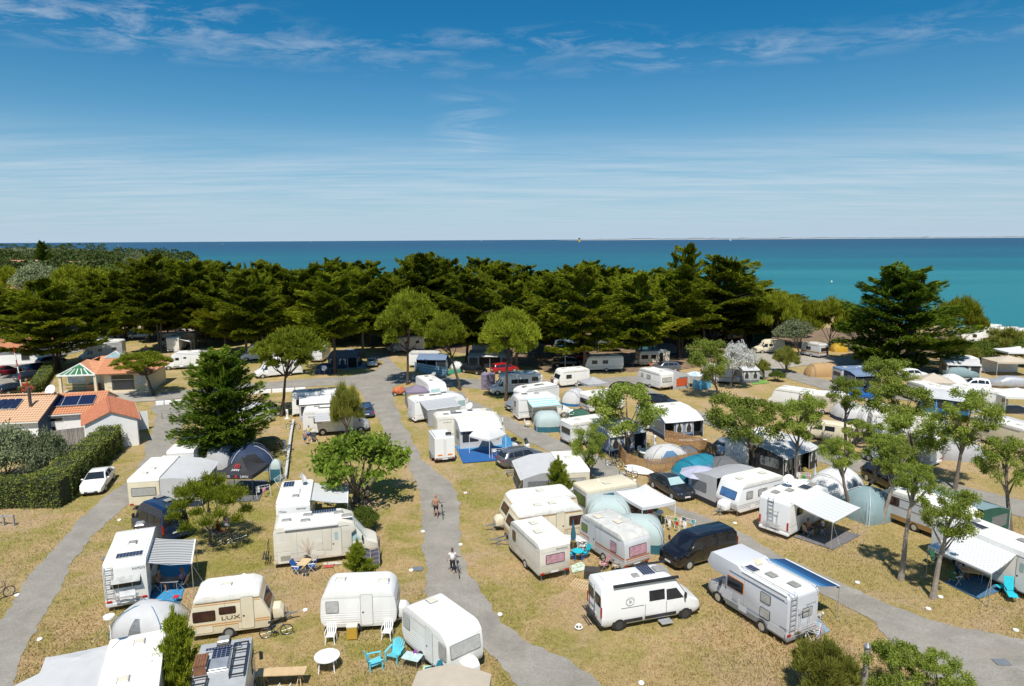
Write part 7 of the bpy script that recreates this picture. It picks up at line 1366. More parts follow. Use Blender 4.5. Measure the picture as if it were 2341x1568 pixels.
for i,(b,cx,top,w_,bot,lb)in enumerate((((1643,910),1622,772,112,868,'locust tree left of the white-flowering tree'),((1437,1040),1432,868,180,990,'dark-trunked locust beside the reed screen'),((1349,1098),1345,965,92,1062,'small thin locust on the road verge by the grey awning'),((1731,1077),1705,885,180,1012,'broad locust over the caravan with black awning walls'),((1819,1100),1828,890,120,1000,'forked locust beside the folded parasol'),((1933,1046),1932,860,95,930,'tall slim locust left of the blue-based trailer tent'),((1925,1052),1965,955,75,1010,'small low locust crown beside the tall slim one'),((2060,905),2033,815,120,888,'bushy locust in front of the white SUV and marquee'),((2075,1035),2050,868,150,965,'dense locust left of the white motorhome with plain rear'),((2104,1075),2085,930,150,1052,'locust in front of the white motorhome with plain rear'),((1944,1180),1918,1000,98,1068,'locust curving over the white and teal tunnel tent'),((1958,1176),2022,985,110,1080,'locust leaning right beside the teal dome tent'),((2016,1196),2058,1010,90,1095,'pale-trunked locust leaning before the black SUV'),((2059,1326),2092,1045,100,1130,'tall bare-trunked locust near the middle of the right grass'),((2132,1368),2170,1108,135,1232,'nearest locust beside the chequered awning'),((2183,1118),2212,888,155,1012,'tall forked locust behind the brown striped caravan'),((2309,1216),2300,990,125,1105,'locust at the right edge behind the dark green awning'))):tree_px('locust_tree',lb,'locust',i%5,b,cx,top,w_*1.06,bot+4,group=GLO,bark=BARKL if i in(12,13,14)else BARKG,tr=.17)
for nm,lb,kd,b,cx,top,w_,bot,k_ in(('young_pine','conical young pine at the bottom left beside the silver camper','spruce',(402,1608),402,1386,140,1585,{}),('young_pine','small pine behind the white caravan with the central door','spruce',(822,1338),818,1232,90,1328,{}),('young_pine','small pine between the grey awning and cream caravans','spruce',(1284,1156),1276,1042,78,1130,{}),('fig_tree','bright broad-leaved tree overhanging the main path','fig',(818,1152),824,985,250,1128,dict(multi=2)),('bush','low round bush below the broad-leaved tree','green',(832,1214),832,1156,80,1210,{}),('tamarisk','feathery tamarisk in front of the two motorhomes','tamarisk',(795,1004),790,876,84,998,{}),('flowering_tree','white-flowering tree over the shaded grey caravan','blossom',(1668,888),1690,778,84,862,{}),('olive_tree','grey-leaved tree beside the cream van, upper right','olive',(1828,814),1815,728,98,786,{}),('pine_bush','wind-shaped pine right of the cypresses','yellow',(1775,800),1778,664,105,770,{}),('pine_bush','rounded pine left of the middle seaside clump','yellow',(1828,795),1838,682,120,775,{}),('pine_bush','rounded pine at the middle of the seaside clump','yellow',(1895,798),1900,680,125,780,{}),('pine_bush','darker pine filling behind the seaside clump','green',(1950,800),1948,700,90,785,{}),('pine_bush','bright round pine right of the massive dark evergreen','yellow',(2196,806),2196,676,118,780,{}),('tamarisk','tiny tamarisk on the lawn, left of its bigger neighbour','tamarisk',(1748,868),1742,820,44,862,{}),('tamarisk','round tamarisk by the gravel clearing','tamarisk',(1797,852),1797,792,64,848,{}),('bush','green bush on the lawn under the small tamarisks','green',(1777,872),1777,845,40,870,{}),('shrub','yellowish feathery shrub at the bottom right, left of the wooden post','tamarisk',(1880,1600),1880,1468,175,1596,{}),('shrub','leafy shrub right of the wooden post at the bottom','locust',(2050,1606),2045,1458,145,1600,{}),('shrub','leafy shrub at the bottom, right of the other leafy one','locust',(2150,1610),2148,1488,145,1606,{}),('olive_bush','grey olive bush behind the hedge at the left edge','olive',(15,1100),14,970,175,1108,{}),('olive_bush','grey olive bush behind the hedge, nearer the white building','olive',(104,1098),104,980,130,1108,{}),('bush','dark bush below the seaside caravans, left one','tamarisk',(2180,836),2180,768,110,832,{}),('bush','dark bush below the seaside caravans, middle one','green',(2248,826),2248,776,110,824,{}),('bush','tall tamarisk bush below the seaside caravans, right one','tamarisk',(2305,824),2305,748,115,822,{}),('bush','bush cut by the right edge below the seaside caravans','green',(2358,836),2358,768,110,834,{}),('blossoming_tree','silvery tree at the far left behind the big cypress','olive',(85,720),82,598,110,680,{}),('round_pine','wide rounded pine crown at the far left','yellow',(190,722),182,605,150,680,{}),('tree','bright green tree between far left roofs','yellow',(20,690),18,608,75,670,{}),('tree','dark tree rising above the far left wood','darkcypress',(97,612),97,551,34,608,dict(limbs=False)),('tree','rounded green tree by the far left white houses','green',(250,690),250,605,90,660,{}),('tree','pale-topped tree on the far left shore','olive',(312,650),312,572,55,625,{}),('tree','low green tree on the shore left of the sea','green',(350,660),352,590,70,640,{}),('tree','leafy tree behind the far left road','green',(30,760),30,660,120,750,{}),('tree','tree between the far roofs left of the lawn cypress','green',(262,752),262,660,90,735,{})):
 bark=BARKG;tree_px(nm,lb,kd,1,b,cx,top,w_*1.05,bot,tr=None or(.32 if nm=='fig_tree' else .1 if 'bush' in nm or 'shrub' in nm or 'young' in nm else .16),**k_)
g=np.random.default_rng(9);Cn,Dn,Sz=[],[],[]
for k in range(620):
 px=g.uniform(-120,440);py=561+(g.random()**1.3)*95
 if px>250 and py<566+(px-250)*.12:continue
 p=P(px,py);
 if p.y>6000 or px>400 and py>600:continue
 s=g.uniform(3.5,6.5)*(1+p.y/3500);m=int(np.clip(90000/p.y,60,420));d=rdir(m,g);d[:,2]=np.abs(d[:,2]);Cn.append(np.array([p.x,p.y,s*.25])+d*s*np.array([1.15,1.15,1.0])*g.uniform(.8,1.05,(m,1)));Dn.append(d+g.normal(0,.6,(m,3)));Sz.append(np.full((m,1),s*.42))
C=np.concatenate(Cn);D=nrm(np.concatenate(Dn));S=np.concatenate(Sz);B=nrm(np.cross(D,rdir(len(C),g)))*S*.33;v,q=leafquads(C,D*S*.5,B);inst('far_wood',npmesh('far_wood',v,q,leafmat('far_wood_leaves',(.050,.080,.022),(.135,.165,.045),(.10,.13,.03),.2)))
tag(bpy.data.objects['far_wood'],'wooded headland on the far left reaching towards the sea','woodland',kind='stuff')
def hedge(label,pix,h,wd,dens=95,lm=None,name='hedge',side=1):
 w_=[P(*p)for p in pix];c=w_[0].copy();t=thing(name,label,'hedge',c);g=np.random.default_rng(len(label));C,D=[],[];core=MB()
 for a,b in zip(w_,w_[1:]):
  d=b-a;l=d.length;d.normalize();n=Vector((-d.y,d.x,0))*side;m=int(dens*l*(h+wd+h));u=g.random(m)*(l+.3)-.15;face=g.random(m)*(2*h+wd)
  ox=np.where(face<h,0,np.where(face<h+wd,face-h,wd));oz=np.where(face<h,face,np.where(face<h+wd,h,2*h+wd-face));nz=np.where((face>=h)&(face<h+wd),1.0,.25);no=np.where(face<h,-1.0,np.where(face<h+wd,0,1.0))
  j=.13*np.sin(u*3.1)*np.cos(oz*2.3)+g.normal(0,.06,m);p=np.array(a-c)+np.outer(u,np.array(d))+np.outer(ox+no*j,np.array(n));p[:,2]=np.clip(oz+j*nz+(nz>.5)*.12*np.sin(u*1.7),.03,9);C.append(p);D.append(np.outer(no,np.array(n))*.5+np.stack([g.normal(0,.7,m),g.normal(0,.7,m),nz+g.normal(0,.5,m)],1))
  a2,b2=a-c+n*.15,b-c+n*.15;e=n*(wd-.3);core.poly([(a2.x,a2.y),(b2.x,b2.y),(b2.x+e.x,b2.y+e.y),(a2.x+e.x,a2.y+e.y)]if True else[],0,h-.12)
 v,q=mk_leaves(np.concatenate(C),np.concatenate(D),.17,.10,g);inst('foliage',npmesh('foliage',v,q,lm or LF_HE),t);core.build('shade_core',M('hedge_inside',(.02,.03,.01),.9),t);return t  # solid dark block; shade behind the leaves is put into its colour
hedge('tall clipped hedge around the plot behind the white sedan',[(-70,1166),(136,1162)],2.35,1.7,110);hedge('tall looser hedge leading up to the white tiled building',[(140,1158),(284,1026)],2.5,2.0,95,name='hedge');hedge('low hedge between the left road and the reception',[(70,908),(100,892),(128,846)],1.5,1.4,60)
# ================================================================ buildings
TILE=M('terracotta_tile',(.52,.235,.12),.8,.25,3.5,bump=.3);TILEP=M('pale_clay_tile',(.56,.36,.22),.8,.25,3.5,bump=.3);TILER=M('red_clay_tile',(.42,.15,.075),.8,.22,3.5,bump=.3);WALLW=M('white_render',(.84,.83,.81),.85,.04,2,dirt=.06,bump=.15);WALLC=M('cream_render',(.66,.57,.38),.85,.05,2,dirt=.15);TRIMW=M('white_trim',(.75,.75,.72),.6,.03);GRWOOD=M('green_painted_wood',(.015,.16,.05),.6,.1);NAVYW=M('navy_cladding',(.02,.05,.10),.7,.1);DGW=M('dark_green_cladding',(.03,.08,.05),.7,.15);GREYWD=M('grey_weathered_wood',(.33,.31,.29),.9,.25,4)
def tiled(parent,quad,mat,solo=0,tw=.27,tl=.42):
 """curved roof tiles laid over the plane a (eave left), b (eave right), c (ridge right), d (ridge left)"""
 a,b,c,d=map(Vector,quad);U=(b-a).normalized();nrm_=(b-a).cross(d-a).normalized();nrm_=-nrm_ if nrm_.z<0 else nrm_;Vv=nrm_.cross(U);V0=Vv if Vv.z>0 else-Vv
 base=MB();base.add([p-nrm_*.05 for p in(a,b,c,d)]+[p+nrm_*.0 for p in(a,b,c,d)],[(0,1,2,3),(4,5,6,7),(0,1,5,4),(1,2,6,5),(2,3,7,6),(3,0,4,7)]);base.build('roof_deck',mat,parent)
 hgt=(d-a).dot(V0);wid=(b-a).length;lo=(d-a).dot(U);hi=(c-a).dot(U);pts=[]
 for j in range(int(hgt/tl)+1):
  u=min(1,(j+.5)*tl/hgt);x0,x1=lo*u,lerp(wid,hi,u)
  for i in range(int(wid/tw)+1):
   x=(i+.5)*tw
   if x0+tw*.3<x<x1-tw*.3:pts.append((x,j*tl))
 def tv(o,dx=0):return[o+U*(math.cos(q)*tw*.5)+nrm_*(math.sin(q)*.085+k*-.035+.01)+V0*(k*tl*1.08)for k in(0,1)for q in(0,PI/4,PI/2,3*PI/4,PI)]
 fs=[(i,i+1,i+6,i+5)for i in range(4)]+[(0,1,2,3,4)];vs=tv(Vector((0,0,0)));mb=MB();mb.add(vs,fs);me=mb.mesh('roof_tile',mat,True);rest=MB()
 for k,(x,y)in enumerate(pts):
  o=a+U*x+V0*y+nrm_*(.012*((k*7919)%5)/5)
  if k<solo:inst('roof_tile',me,parent,o)
  else:rest.add([o+Vector(p)for p in vs],fs)
 if rest.v:r=rest.build('roof_tiles',mat,parent);r['kind']='stuff'
def gable(name,label,c,rz,a,b,h,rise,wall,tile,solo=0,wins=(),over=.3,cat='building',monop=False,endm=None,two=False):
 """walls a (x) by b (y), ridge along x; local -y faces the viewer"""
 t=thing(name,label,cat,c,rz);mb=MB();prof=[(-b/2,0),(b/2,0),(b/2,h),(0,h+rise),(-b/2,h)];mb.add([(x,y,z)for x in(-a/2,a/2)for y,z in prof],[(0,1,2,3,4),(9,8,7,6,5)]+[(i,(i+1)%5,(i+1)%5+5,i+5)for i in range(5)]);mb.build('walls',wall,t)
 if endm:mb=MB();mb.add([(a/2+.01,y,z)for y,z in prof],[(0,1,2,3,4)]);mb.build('end_cladding',endm,t,solid=.02)
 s=over*rise/(b/2);X=a/2+over*.6;tiled(t,[(-X,-b/2-over,h-s+.04),(X,-b/2-over,h-s+.04),(X,0,h+rise+.04),(-X,0,h+rise+.04)],tile,solo);tiled(t,[(X,b/2+over,h-s+.04),(-X,b/2+over,h-s+.04),(-X,0,h+rise+.04),(X,0,h+rise+.04)],tile,0)
 mb=MB();mb.tube([(-X,0,h+rise+.08),(X,0,h+rise+.08)],.11,8);mb.build('ridge_tiles',tile,t);mb=MB();mb.box(-X,-b/2-over-.08,h-s-.06,X,-b/2-over+.03,h-s+.04);mb.build('gutter',TRIMW,t)
 for x,z,w_,hh in wins:
  mb=MB();slab(mb,(x,-b/2,z),UX,UZ,-UY,w_+.14,hh+.14,.05,.01,off=-.01);f=mb.build('window',TRIMW,t);mb=MB();slab(mb,(x,-b/2,z),UX,UZ,-UY,w_,hh,.015,.01,off=.042);mb.build('pane',GLASS,f)
 return t
o1=orient((133,906),(340,898));dr=Vector((-math.sin(o1[1]),math.cos(o1[1]),0));rc=thing('reception_building','cream reception building with orange tiled hip roof and green glazed porch','building',o1[0]+dr*4.2,o1[1]);A_=o1[2];h=2.7
mb=MB();mb.box(-A_/2+A_*.46,-2.6,0,A_/2-.3,4.2,h);mb.box(-A_/2+.3,-.6,0,-A_/2+A_*.46,4.2,h);mb.build('walls',WALLC,rc);X0,X1,Y0,Y1=-A_/2-.3,A_/2+.3,-3.4,4.9;RH=4.7
tiled(rc,[(X0+A_*.42,Y0,h),(X1,Y0,h),(X1-4.2,.75,RH),(X0+4.2,.75,RH)],TILE,200);tiled(rc,[(X1,Y0,h),(X1,Y1,h),(X1-4.2,.75,RH),(X1-4.2,.75,RH)],TILE);tiled(rc,[(X0,Y1,h),(X0,-.7,h),(X0+4.2,.75,RH),(X0+4.2,.76,RH)],TILE,60);tiled(rc,[(X1,Y1,h),(X0,Y1,h),(X0+4.2,.75,RH),(X1-4.2,.75,RH)],TILE)
PX0,PX1=X0,X0+A_*.42;xm=(PX0+PX1)/2
for s,(p0,p1)in enumerate((((PX0,Y0,h),(PX0,.2,h+.1)),((PX1,Y0,h),(PX1,.2,h+1.2)))):
 mb=MB();mb.add([p0,(xm,Y0+1.5,h+1.35),(xm,.6,h+1.6),p1],[(0,1,2,3)]);mb.build('porch_roof',TILE,rc,solid=.06)
MB().add([(PX0,Y0,h),(PX1,Y0,h),(xm,Y0+1.5,h+1.33)],[(0,1,2)]).build('porch_glass',M('green_tinted_glazing',(.05,.17,.07),.1,.2,2,spec=.8),rc,solid=.03)
for k in range(7):u=k/6;x=lerp(PX0,PX1,u);zt=h+1.35*(1-abs(2*u-1));mb=MB();mb.bar((x,Y0-.05,h+.0),(lerp(x,xm,.5),Y0-.05+1.5*max(.0,min(1-abs(2*u-1)*.5,1))*(.5+.5*(1-abs(2*u-1))),h+.04+1.33*(1-abs(2*u-1)*.5)*(.5+.5*(1-abs(2*u-1)))),.10,.1)if False else mb.bar((x,Y0-.03,h+.05),(lerp(x,xm,.55),Y0+1.5*.55,h+.05+1.33*.55),.10,.1);mb.build('truss_bar',TRIMW,rc)
mb=MB();mb.bar((PX0,Y0,h),(PX1,Y0,h),.16,.2);mb.bar((PX0,Y0,h),(xm,Y0+1.5,h+1.4),.14);mb.bar((PX1,Y0,h),(xm,Y0+1.5,h+1.4),.14);mb.build('porch_beam',TRIMW,rc)
for x in(PX0+.3,PX1-.1,X1-.8):mb=MB();mb.box(x-.17,Y0+.05,0,x+.17,Y0+.4,h);mb.build('post',WALLC,rc)
for x,w_,z,hh,m_ in((xm-1.2,2.4,1.7,1.2,M('information_board',(.55,.66,.70),.5,.25,2)),(A_*.17,2.9,1.35,2.1,GLASS),(A_*.17,2.9,1.75,.06,TRIMW),(A_*.38,1.3,1.6,1.2,M('notice_board',(.55,.55,.52),.5,.4,5)),(A_*.03,.8,1.5,1.7,M('shutter_cream',(.62,.56,.42),.6,.05,2)),(PX1-1.2,1.5,1.15,2.2,GLASST)):yy=-2.6 if x>PX1 else-.6;mb=MB();slab(mb,(x,yy,z),UX,UZ,-UY,w_,hh,.05,.02,off=0 if hh>.1 else .05);mb.build('window' if m_ is GLASS else 'board' if m_ in(MATS['information_board'],MATS['notice_board'])else 'glazed_door' if m_ is GLASST else 'shutter',m_,rc)
mb=MB();[mb.bar((xm-2.4,-1.2,z),(xm+.2,-1.2,z),.3,.05)for z in(.5,.95)];mb.build('green_bench',GRWOOD,rc);mb=MB();mb.box(xm+.4,-1.5,0,xm+1.9,-.7,.95);mb.build('wooden_counter',M('plywood_dark',(.30,.17,.08),.7,.2,4),rc);mb=MB();mb.box(PX0-.3,Y0-.6,0,X1,-.5,.08);mb.build('paved_step',M('beige_paving',(.48,.42,.33),.9,.1,2),rc)
mb=MB();mb.add([(-1.3,.0,RH-.25),(1.3,.0,RH-.25),(1.3,2,RH-.25),(-1.3,2,RH-.25),(0,1,RH+.6)],[(0,1,4),(1,2,4),(2,3,4),(3,0,4)]);sk=mb.build('skylight',M('skylight_glass',(.25,.33,.33),.1,.2,spec=.8),rc);mb=MB();[mb.bar(p,(0,1,RH+.62),.08)for p in((-1.3,0,RH-.25),(1.3,0,RH-.25),(1.3,2,RH-.25),(-1.3,2,RH-.25))];mb.build('skylight_frame',TRIMW,sk)
e1=orient((200,1034),(318,1017));n1_=Vector((-math.sin(e1[1]),math.cos(e1[1]),0));gw_=e1[2]
wb=gable('utility_building','white rendered utility building with red clay roof and open side door',e1[0]+n1_*4.2,e1[1]+PI/2,8.4,gw_,2.9,1.0,WALLW,TILER,0,endm=None)
mb=MB();slab(mb,(1.4,-gw_/2,1.1),UX,UZ,-UY,1.1,2.2,.05,.01);mb.build('dark_doorway',DOORD,wb);mb=MB();mb.box(2.0,-gw_/2-1.4,.05,2.08,-gw_/2-.05,2.15);mb.build('open_door',TRIMW,wb);mb=MB();mb.box(-.6,-gw_/2-.15,1.1,-.2,-gw_/2,1.6);mb.build('red_hose_box',REDI,wb);mb=MB();mb.tube([(-4.25,-gw_/2-.05,0),(-4.25,-gw_/2-.05,2.9)],.05);mb.build('downpipe',GREYP,wb)
e2=orient((112,1012),(214,1004));n2_=Vector((-math.sin(e2[1]),math.cos(e2[1]),0));wm=gable('utility_building','white building wing with orange tiles and a large solar panel',e2[0]+n2_*4.0,e2[1],e2[2]+1.4,7.2,3.0,1.3,WALLW,TILE,260,[(-2.2,2.35,2.9,.32),(-2.0,1.35,1.1,.5),(2.3,2.35,2.6,.3)])
def roofpanel(t,x0,x1,b,h,rise,y0,y1,nx):mb=MB();z=lambda y:h+rise*(1-abs(y)/(b/2))+.22;mb.add([(x0,y0,z(y0)),(x1,y0,z(y0)),(x1,y1,z(y1)),(x0,y1,z(y1))],[(0,1,2,3)]);o=mb.build('solar_panel',ALU,t,solid=.06);mb=MB();[mb.add([(lerp(x0,x1,i/nx)+.05,y0+.06,z(y0)+.10),(lerp(x0,x1,(i+1)/nx)-.05,y0+.06,z(y0)+.10),(lerp(x0,x1,(i+1)/nx)-.05,y1-.06,z(y1)+.10),(lerp(x0,x1,i/nx)+.05,y1-.06,z(y1)+.10)],[(0,1,2,3)])for i in range(nx)];mb.build('solar_cells',SOLAR,o)
roofpanel(wm,-2.6,2.0,7.2,3.0,1.3,-2.7,-.9,3)
e3=orient((-60,1034),(92,1026));n3_=Vector((-math.sin(e3[1]),math.cos(e3[1]),0));wl_=gable('utility_building','pale tiled building with navy end wall and solar panel at the left edge',e3[0]+n3_*4.6,e3[1],e3[2],9.0,3.0,1.7,WALLW,TILEP,260,endm=NAVYW);roofpanel(wl_,-2.5,e3[2]/2-2.8,9.0,3.0,1.7,-2.7,-1.0,4)
mb=MB();mb.tube([(e3[2]/2-1.6,-2.2,3.4),(e3[2]/2-1.6,-2.2,6.0)],.16,12);mb.build('flue_pipe',GREYC,wl_);dish(wl_,e3[2]/2-.6,.2,4.6,.6,25,250)
pf=windbreak('grey weathered board fence below the white wing, beside the hedge',[(120,1026),(196,1016)],GREYWD,1.9,GREYWD,'board_fence','fence');[bpy.data.objects.remove(c)for c in list(pf.children)if c.name.startswith('panel')];fd=P(196,1016)-P(120,1026);fm_=MB();fm_.box(-.09,-.015,.05,.09,.015,1.9);fme=fm_.mesh('board',GREYWD);[inst('board',fme,pf,fd*((i+.5)/24),(0,0,math.atan2(fd.y,fd.x)))for i in range(24)]
for lb,p,rz_,a,b,hh,rs,wl,tl in(('white-walled house with orange roof left of the road, under the big cypress',(38,826),20,12,7,2.6,1.4,WALLW,TILE),('low house with orange roof behind the silver people carrier',(300,752),-5,9,6,2.6,1.5,WALLC,TILE),('small white hut with orange roof left of the silver people carrier',(247,772),30,4.5,3.5,2.4,.9,WALLW,TILE),('kiosk with orange awning roof behind the striped-awning motorhome',(455,752),0,8,6,2.6,1.4,WALLW,TILER),('pink-walled house with orange roof at the far left edge',(8,700),-15,14,9,4.5,2.4,M('pink_render',(.62,.42,.38),.85,.05),TILE),('small white house at the far left edge above the orange roof',(4,642),0,12,9,5,2.2,WALLW,TILEP),('white house with pale roof among the far left trees',(58,617),5,20,10,5,2.6,WALLW,TILEP),('white house with orange roof in the far left wood',(185,624),-8,24,10,5,3,WALLW,TILE)):
 c=P(*p);gable('house',lb,c,R(rz_),a,b,hh,rs,wl,tl if c.y<300 else M('far_tile_roof',(.50,.27,.17),.9),0,[(-a*.2,hh*.5,1.2,1.2),(a*.2,hh*.5,1.2,1.2)],cat='house')
 # ================================================================ furniture, people and small things
CH=camp_chair;RD=R
def cc(lb,px,py,rz,**k):return camp_chair(lb,P(px,py),R(rz),**k)
cc('blue folding chair left of the small table by the leaf-patterned motorhome',681,1312,-10,fab=BLUCH,frame=POLE);cc('blue folding chair right of the small table by the leaf-patterned motorhome',713,1306,190,fab=BLUCH,frame=POLE)
table('small beige folding table between the two blue chairs',P(697,1308),R(80),1.0,.62,.72,WOODT,POLE);tb=table('low folding stool with pale frame in front of the beige table',P(697,1318),0,.4,.35,.42,DKC,POLE,'stool','stool')
mat_rug('door_mat','red door mat below the step of the leaf-patterned motorhome',[(739,1300),(762,1298),(764,1292),(741,1294)],M('red_door_mat',(.40,.06,.05),.95,.1,9));mat_rug('ground_mat','pale mat strip beside the red door mat',[(738,1293),(781,1291),(781,1285),(740,1287)],M('pale_rug',(.50,.46,.40),.95,.1,9))
windbreak('striped blue and orange windbreak by the nose of the leaf-patterned motorhome',[(828,1300),(848,1303),(868,1298),(869,1268)],None,1.35,panels=[stripemat('multicolour_striped_cloth',[(0,(.05,.14,.30)),(.3,(.35,.12,.08)),(.5,(.10,.22,.38)),(.75,(.40,.28,.18))],2,.3)])
plastic_chair('white slatted garden chair left in front of the small white caravan',P(757,1467),R(-88));plastic_chair('white slatted garden chair right in front of the small white caravan',P(886,1458),R(-95))
gb=thing('gas_heater','mustard yellow box heater between the two white garden chairs','heater',P(806,1459),.1);mb=MB();mb.box(-.27,-.2,.04,.27,.2,.72);mb.build('casing',M('mustard_paint',(.50,.30,.04),.5,.1,6),gb,bevel=.03);mb=MB();mb.box(-.28,-.21,.72,.28,.21,.78);mb.build('lid',HATCH,gb)
round_table('round white plastic table alone on the grass',P(749,1529),.62);adirondack('sky blue slatted garden chair turned to its neighbour, the left one',P(857,1525),R(20));adirondack('sky blue slatted garden chair, the right one near the small white caravan',P(903,1508),R(-110))
table('small low table under a pale blue cloth beside the right sky blue chair',P(943,1523),R(-20),.95,.65,.55,M('pale_blue_cloth',(.40,.52,.52),.8,.15,5),STEEL);cc('teal reclining chair at the corner of the small white caravan',986,1560,200,fab=TEALC,frame=BLACKP,lean=.5,high=1.1);table('mint plastic stool beside the teal reclining chair',P(977,1544),0,.4,.4,.4,M('mint_plastic',(.35,.62,.50),.4),M('mint_plastic'),'stool','stool')
bw=thing('flower_bowl','purple flower bowl on the pale blue tablecloth','flower pot',P(950,1520,0));bw.location.z=.56;mb=MB();mb.cyl((0,0,.05),UZ,.1,.1,12);mb.build('pot',PLW,bw);mb=MB();[mb.ball((.06*math.cos(k),.06*math.sin(k*1.7),.15+.02*(k%3)),.05,.05,.04,6,4)for k in range(9)];mb.build('flowers',M('purple_petals',(.25,.05,.35),.8),bw)
tt=thing('trestle_table','long plywood board on wooden trestles at the bottom','table',P(645,1568),.06);mb=MB();mb.box(-1.15,-.32,.74,1.15,.32,.77);mb.build('board',WOODT,tt)
for x in(-.85,.85):
 for s in(-1,1):mb=MB();mb.bar((x,0,.74),(x+.12*s,.28*s,0),.04);mb.bar((x,0,.74),(x-.12*s,.28*s,0),.04);mb.build('trestle',WOODT,tt)
plastic_chair('white plastic chair tucked at the plywood trestle table',P(650,1598),R(90),slat=3);plastic_chair('white plastic chair cut by the bottom edge right of the trestle table',P(706,1612),R(80),slat=3)
g_=thing('caravan_roof','beige awning roof cut off by the bottom edge','awning',P(1040,1606),R(-4));mb=MB();mb.grid([[(x,y,2.05-.35*abs(x)**1.6/2+(.0 if y else-.15))for x in np.linspace(-1.7,1.7,9)]for y in(0,-1.5,-3)]);mb.build('roof',CL_BG,g_,True,solid=.02);mb=MB();[mb.tube([(x,0,0),(x,0,1.5)],.025)for x in(-1.65,1.65)];mb.build('pole',POLE,g_)
for i,(lb,x,y,a,fr,tm)in enumerate((('black and blue mountain bike leaning on the drawbar of the cream striped caravan',632,1455,18,M('blue_black_frame',(.02,.06,.12),.4),None),('grey bicycle under the young pine, left one',517,1245,20,GREYC,None),('dark bicycle under the young pine, right one',537,1240,30,STEEL,None),('white and blue bicycle by the white board at the reed screen',1437,1090,-25,PLW,None),('dark bicycle in the shade left of the reed screen, front one',1403,1066,-30,BLUEP,None),('dark bicycle in the shade left of the reed screen, behind',1412,1062,-65,BLACKP,None),('bicycle cut by the left edge of the picture',-2,1372,60,BLACKP,None),('white bicycle near the caravans at the right edge',2230,1022,-12,PLW,None),('bicycle by the white beam and the elder couple',671,981,-5,GREYC,None),('small bicycle behind the white beam beside the changing tent',656,1062,80,M('lime_frame',(.3,.5,.05),.4),None))):bike(lb,P(x,y),R(a),fr)
bike('dark bicycle wheeled by the shirtless man',P(1012,1180),R(98),BLACKP,-.05);bike('black and white bicycle wheeled by the woman in the white top',P(1048,1312),R(100),GREYP,-.05)
WT=M('white_cotton',(.80,.80,.80),.9,.05,9);BKC=M('black_cotton',(.02,.02,.022),.9,.2,9);YLW=M('pale_yellow_cotton',(.62,.55,.22),.9,.05,9);DEN=M('denim',(.06,.14,.28),.9,.2,12);PLD=M('plaid_cotton',(.42,.22,.20),.9,.5,14);LIL=M('lilac_cotton',(.42,.28,.42),.9,.3,9);STRW=M('straw',(.60,.50,.32),.9,.1,12);STRC=stripemat('navy_white_striped_cotton',[(0,(.70,.70,.72)),(.5,(.04,.05,.14))],2,.09,trans=0);GYH=(.30,.29,.28)
person('shirtless bald man in black shorts walking with a bicycle on the path',P(997,1183),R(92),'walk',SKIN,top=None,bottom=(BKC,.75),shoes=M('blue_shoes',(.1,.2,.35),.8),bald=True,h=1.80,arms=dict(elr=(.05,-.27,1.13),wrr=(.25,-.30,1.0)))
person('woman in white top and black trousers walking with a bicycle on the path',P(1035,1310),R(88),'walk',SKIN2,(.10,.07,.06),WT,(BKC,1.6),h=1.66,arms=dict(elr=(.10,-.28,1.15),wrr=(.32,-.32,1.05),ell=(0,.29,1.12),wrl=(.02,.34,.90)))
bg_=thing('handbag','small cream bag carried by the woman with the bicycle','bag',P(1029,1308),R(88));bg_.location.z=.68;mb=MB();mb.box(-.16,-.05,0,.16,.05,.24);mb.build('pouch',CREAM,bg_,bevel=.03);mb=MB();mb.tube([(-.1,0,.24),(0,0,.40),(.1,0,.24)],.01);mb.build('strap',CREAM,bg_)
person('woman in plaid shirt and denim shorts beside the motorhome hatch',P(698,1018),R(60),'stand',SKIN2,GYH,PLD,(DEN,.8),PLW,h=1.62);person('grey-haired man in yellow shirt reaching into the motorhome hatch',P(707,1009),R(80),'stand',SKIN2,GYH,YLW,(DEN,.85),PLW,h=1.76,arms=dict(elr=(.2,-.26,1.2),wrr=(.42,-.22,1.25)))
person('person in lilac clothes standing under the young pine',P(521,1222),R(-90),'stand',SKIN,(.03,.02,.02),LIL,(WT,.7),h=1.66,arms=dict(wrl=(.2,.12,1.15),wrr=(.2,-.12,1.15)));person('person in black with a straw hat bending by the white caravan',P(1262,886),R(-90),'stand',SKIN2,GYH,BKC,(BKC,1.5),hat=STRW,h=1.7);person('person carrying blue things on the lawn behind the reception',P(335,808),R(-60),'walk',SKIN,(.05,.03,.02),ORC,(BLUCH,.7),h=1.7)
def seated(lb,clb,px,py,rz,fab=TANC,**k):p=P(px,py);camp_chair(clb,p,R(rz),fab=fab);person(lb,p,R(rz),'sit',**k)
seated('bare-backed man seated left at the table under the pale awning','tan folding chair left at the table under the pale awning',1846,1226,15,skin=SKIN,hair=(.15,.12,.1),bottom=(DEN,.6));seated('woman in white top seated right at the table under the pale awning','tan folding chair right at the table under the pale awning',1878,1221,165,skin=SKIN,hair=(.12,.07,.04),top=WT,bottom=(BKC,.8));table('small dining table between the couple under the pale awning',P(1862,1224),R(10),.9,.7,.72,DKC)
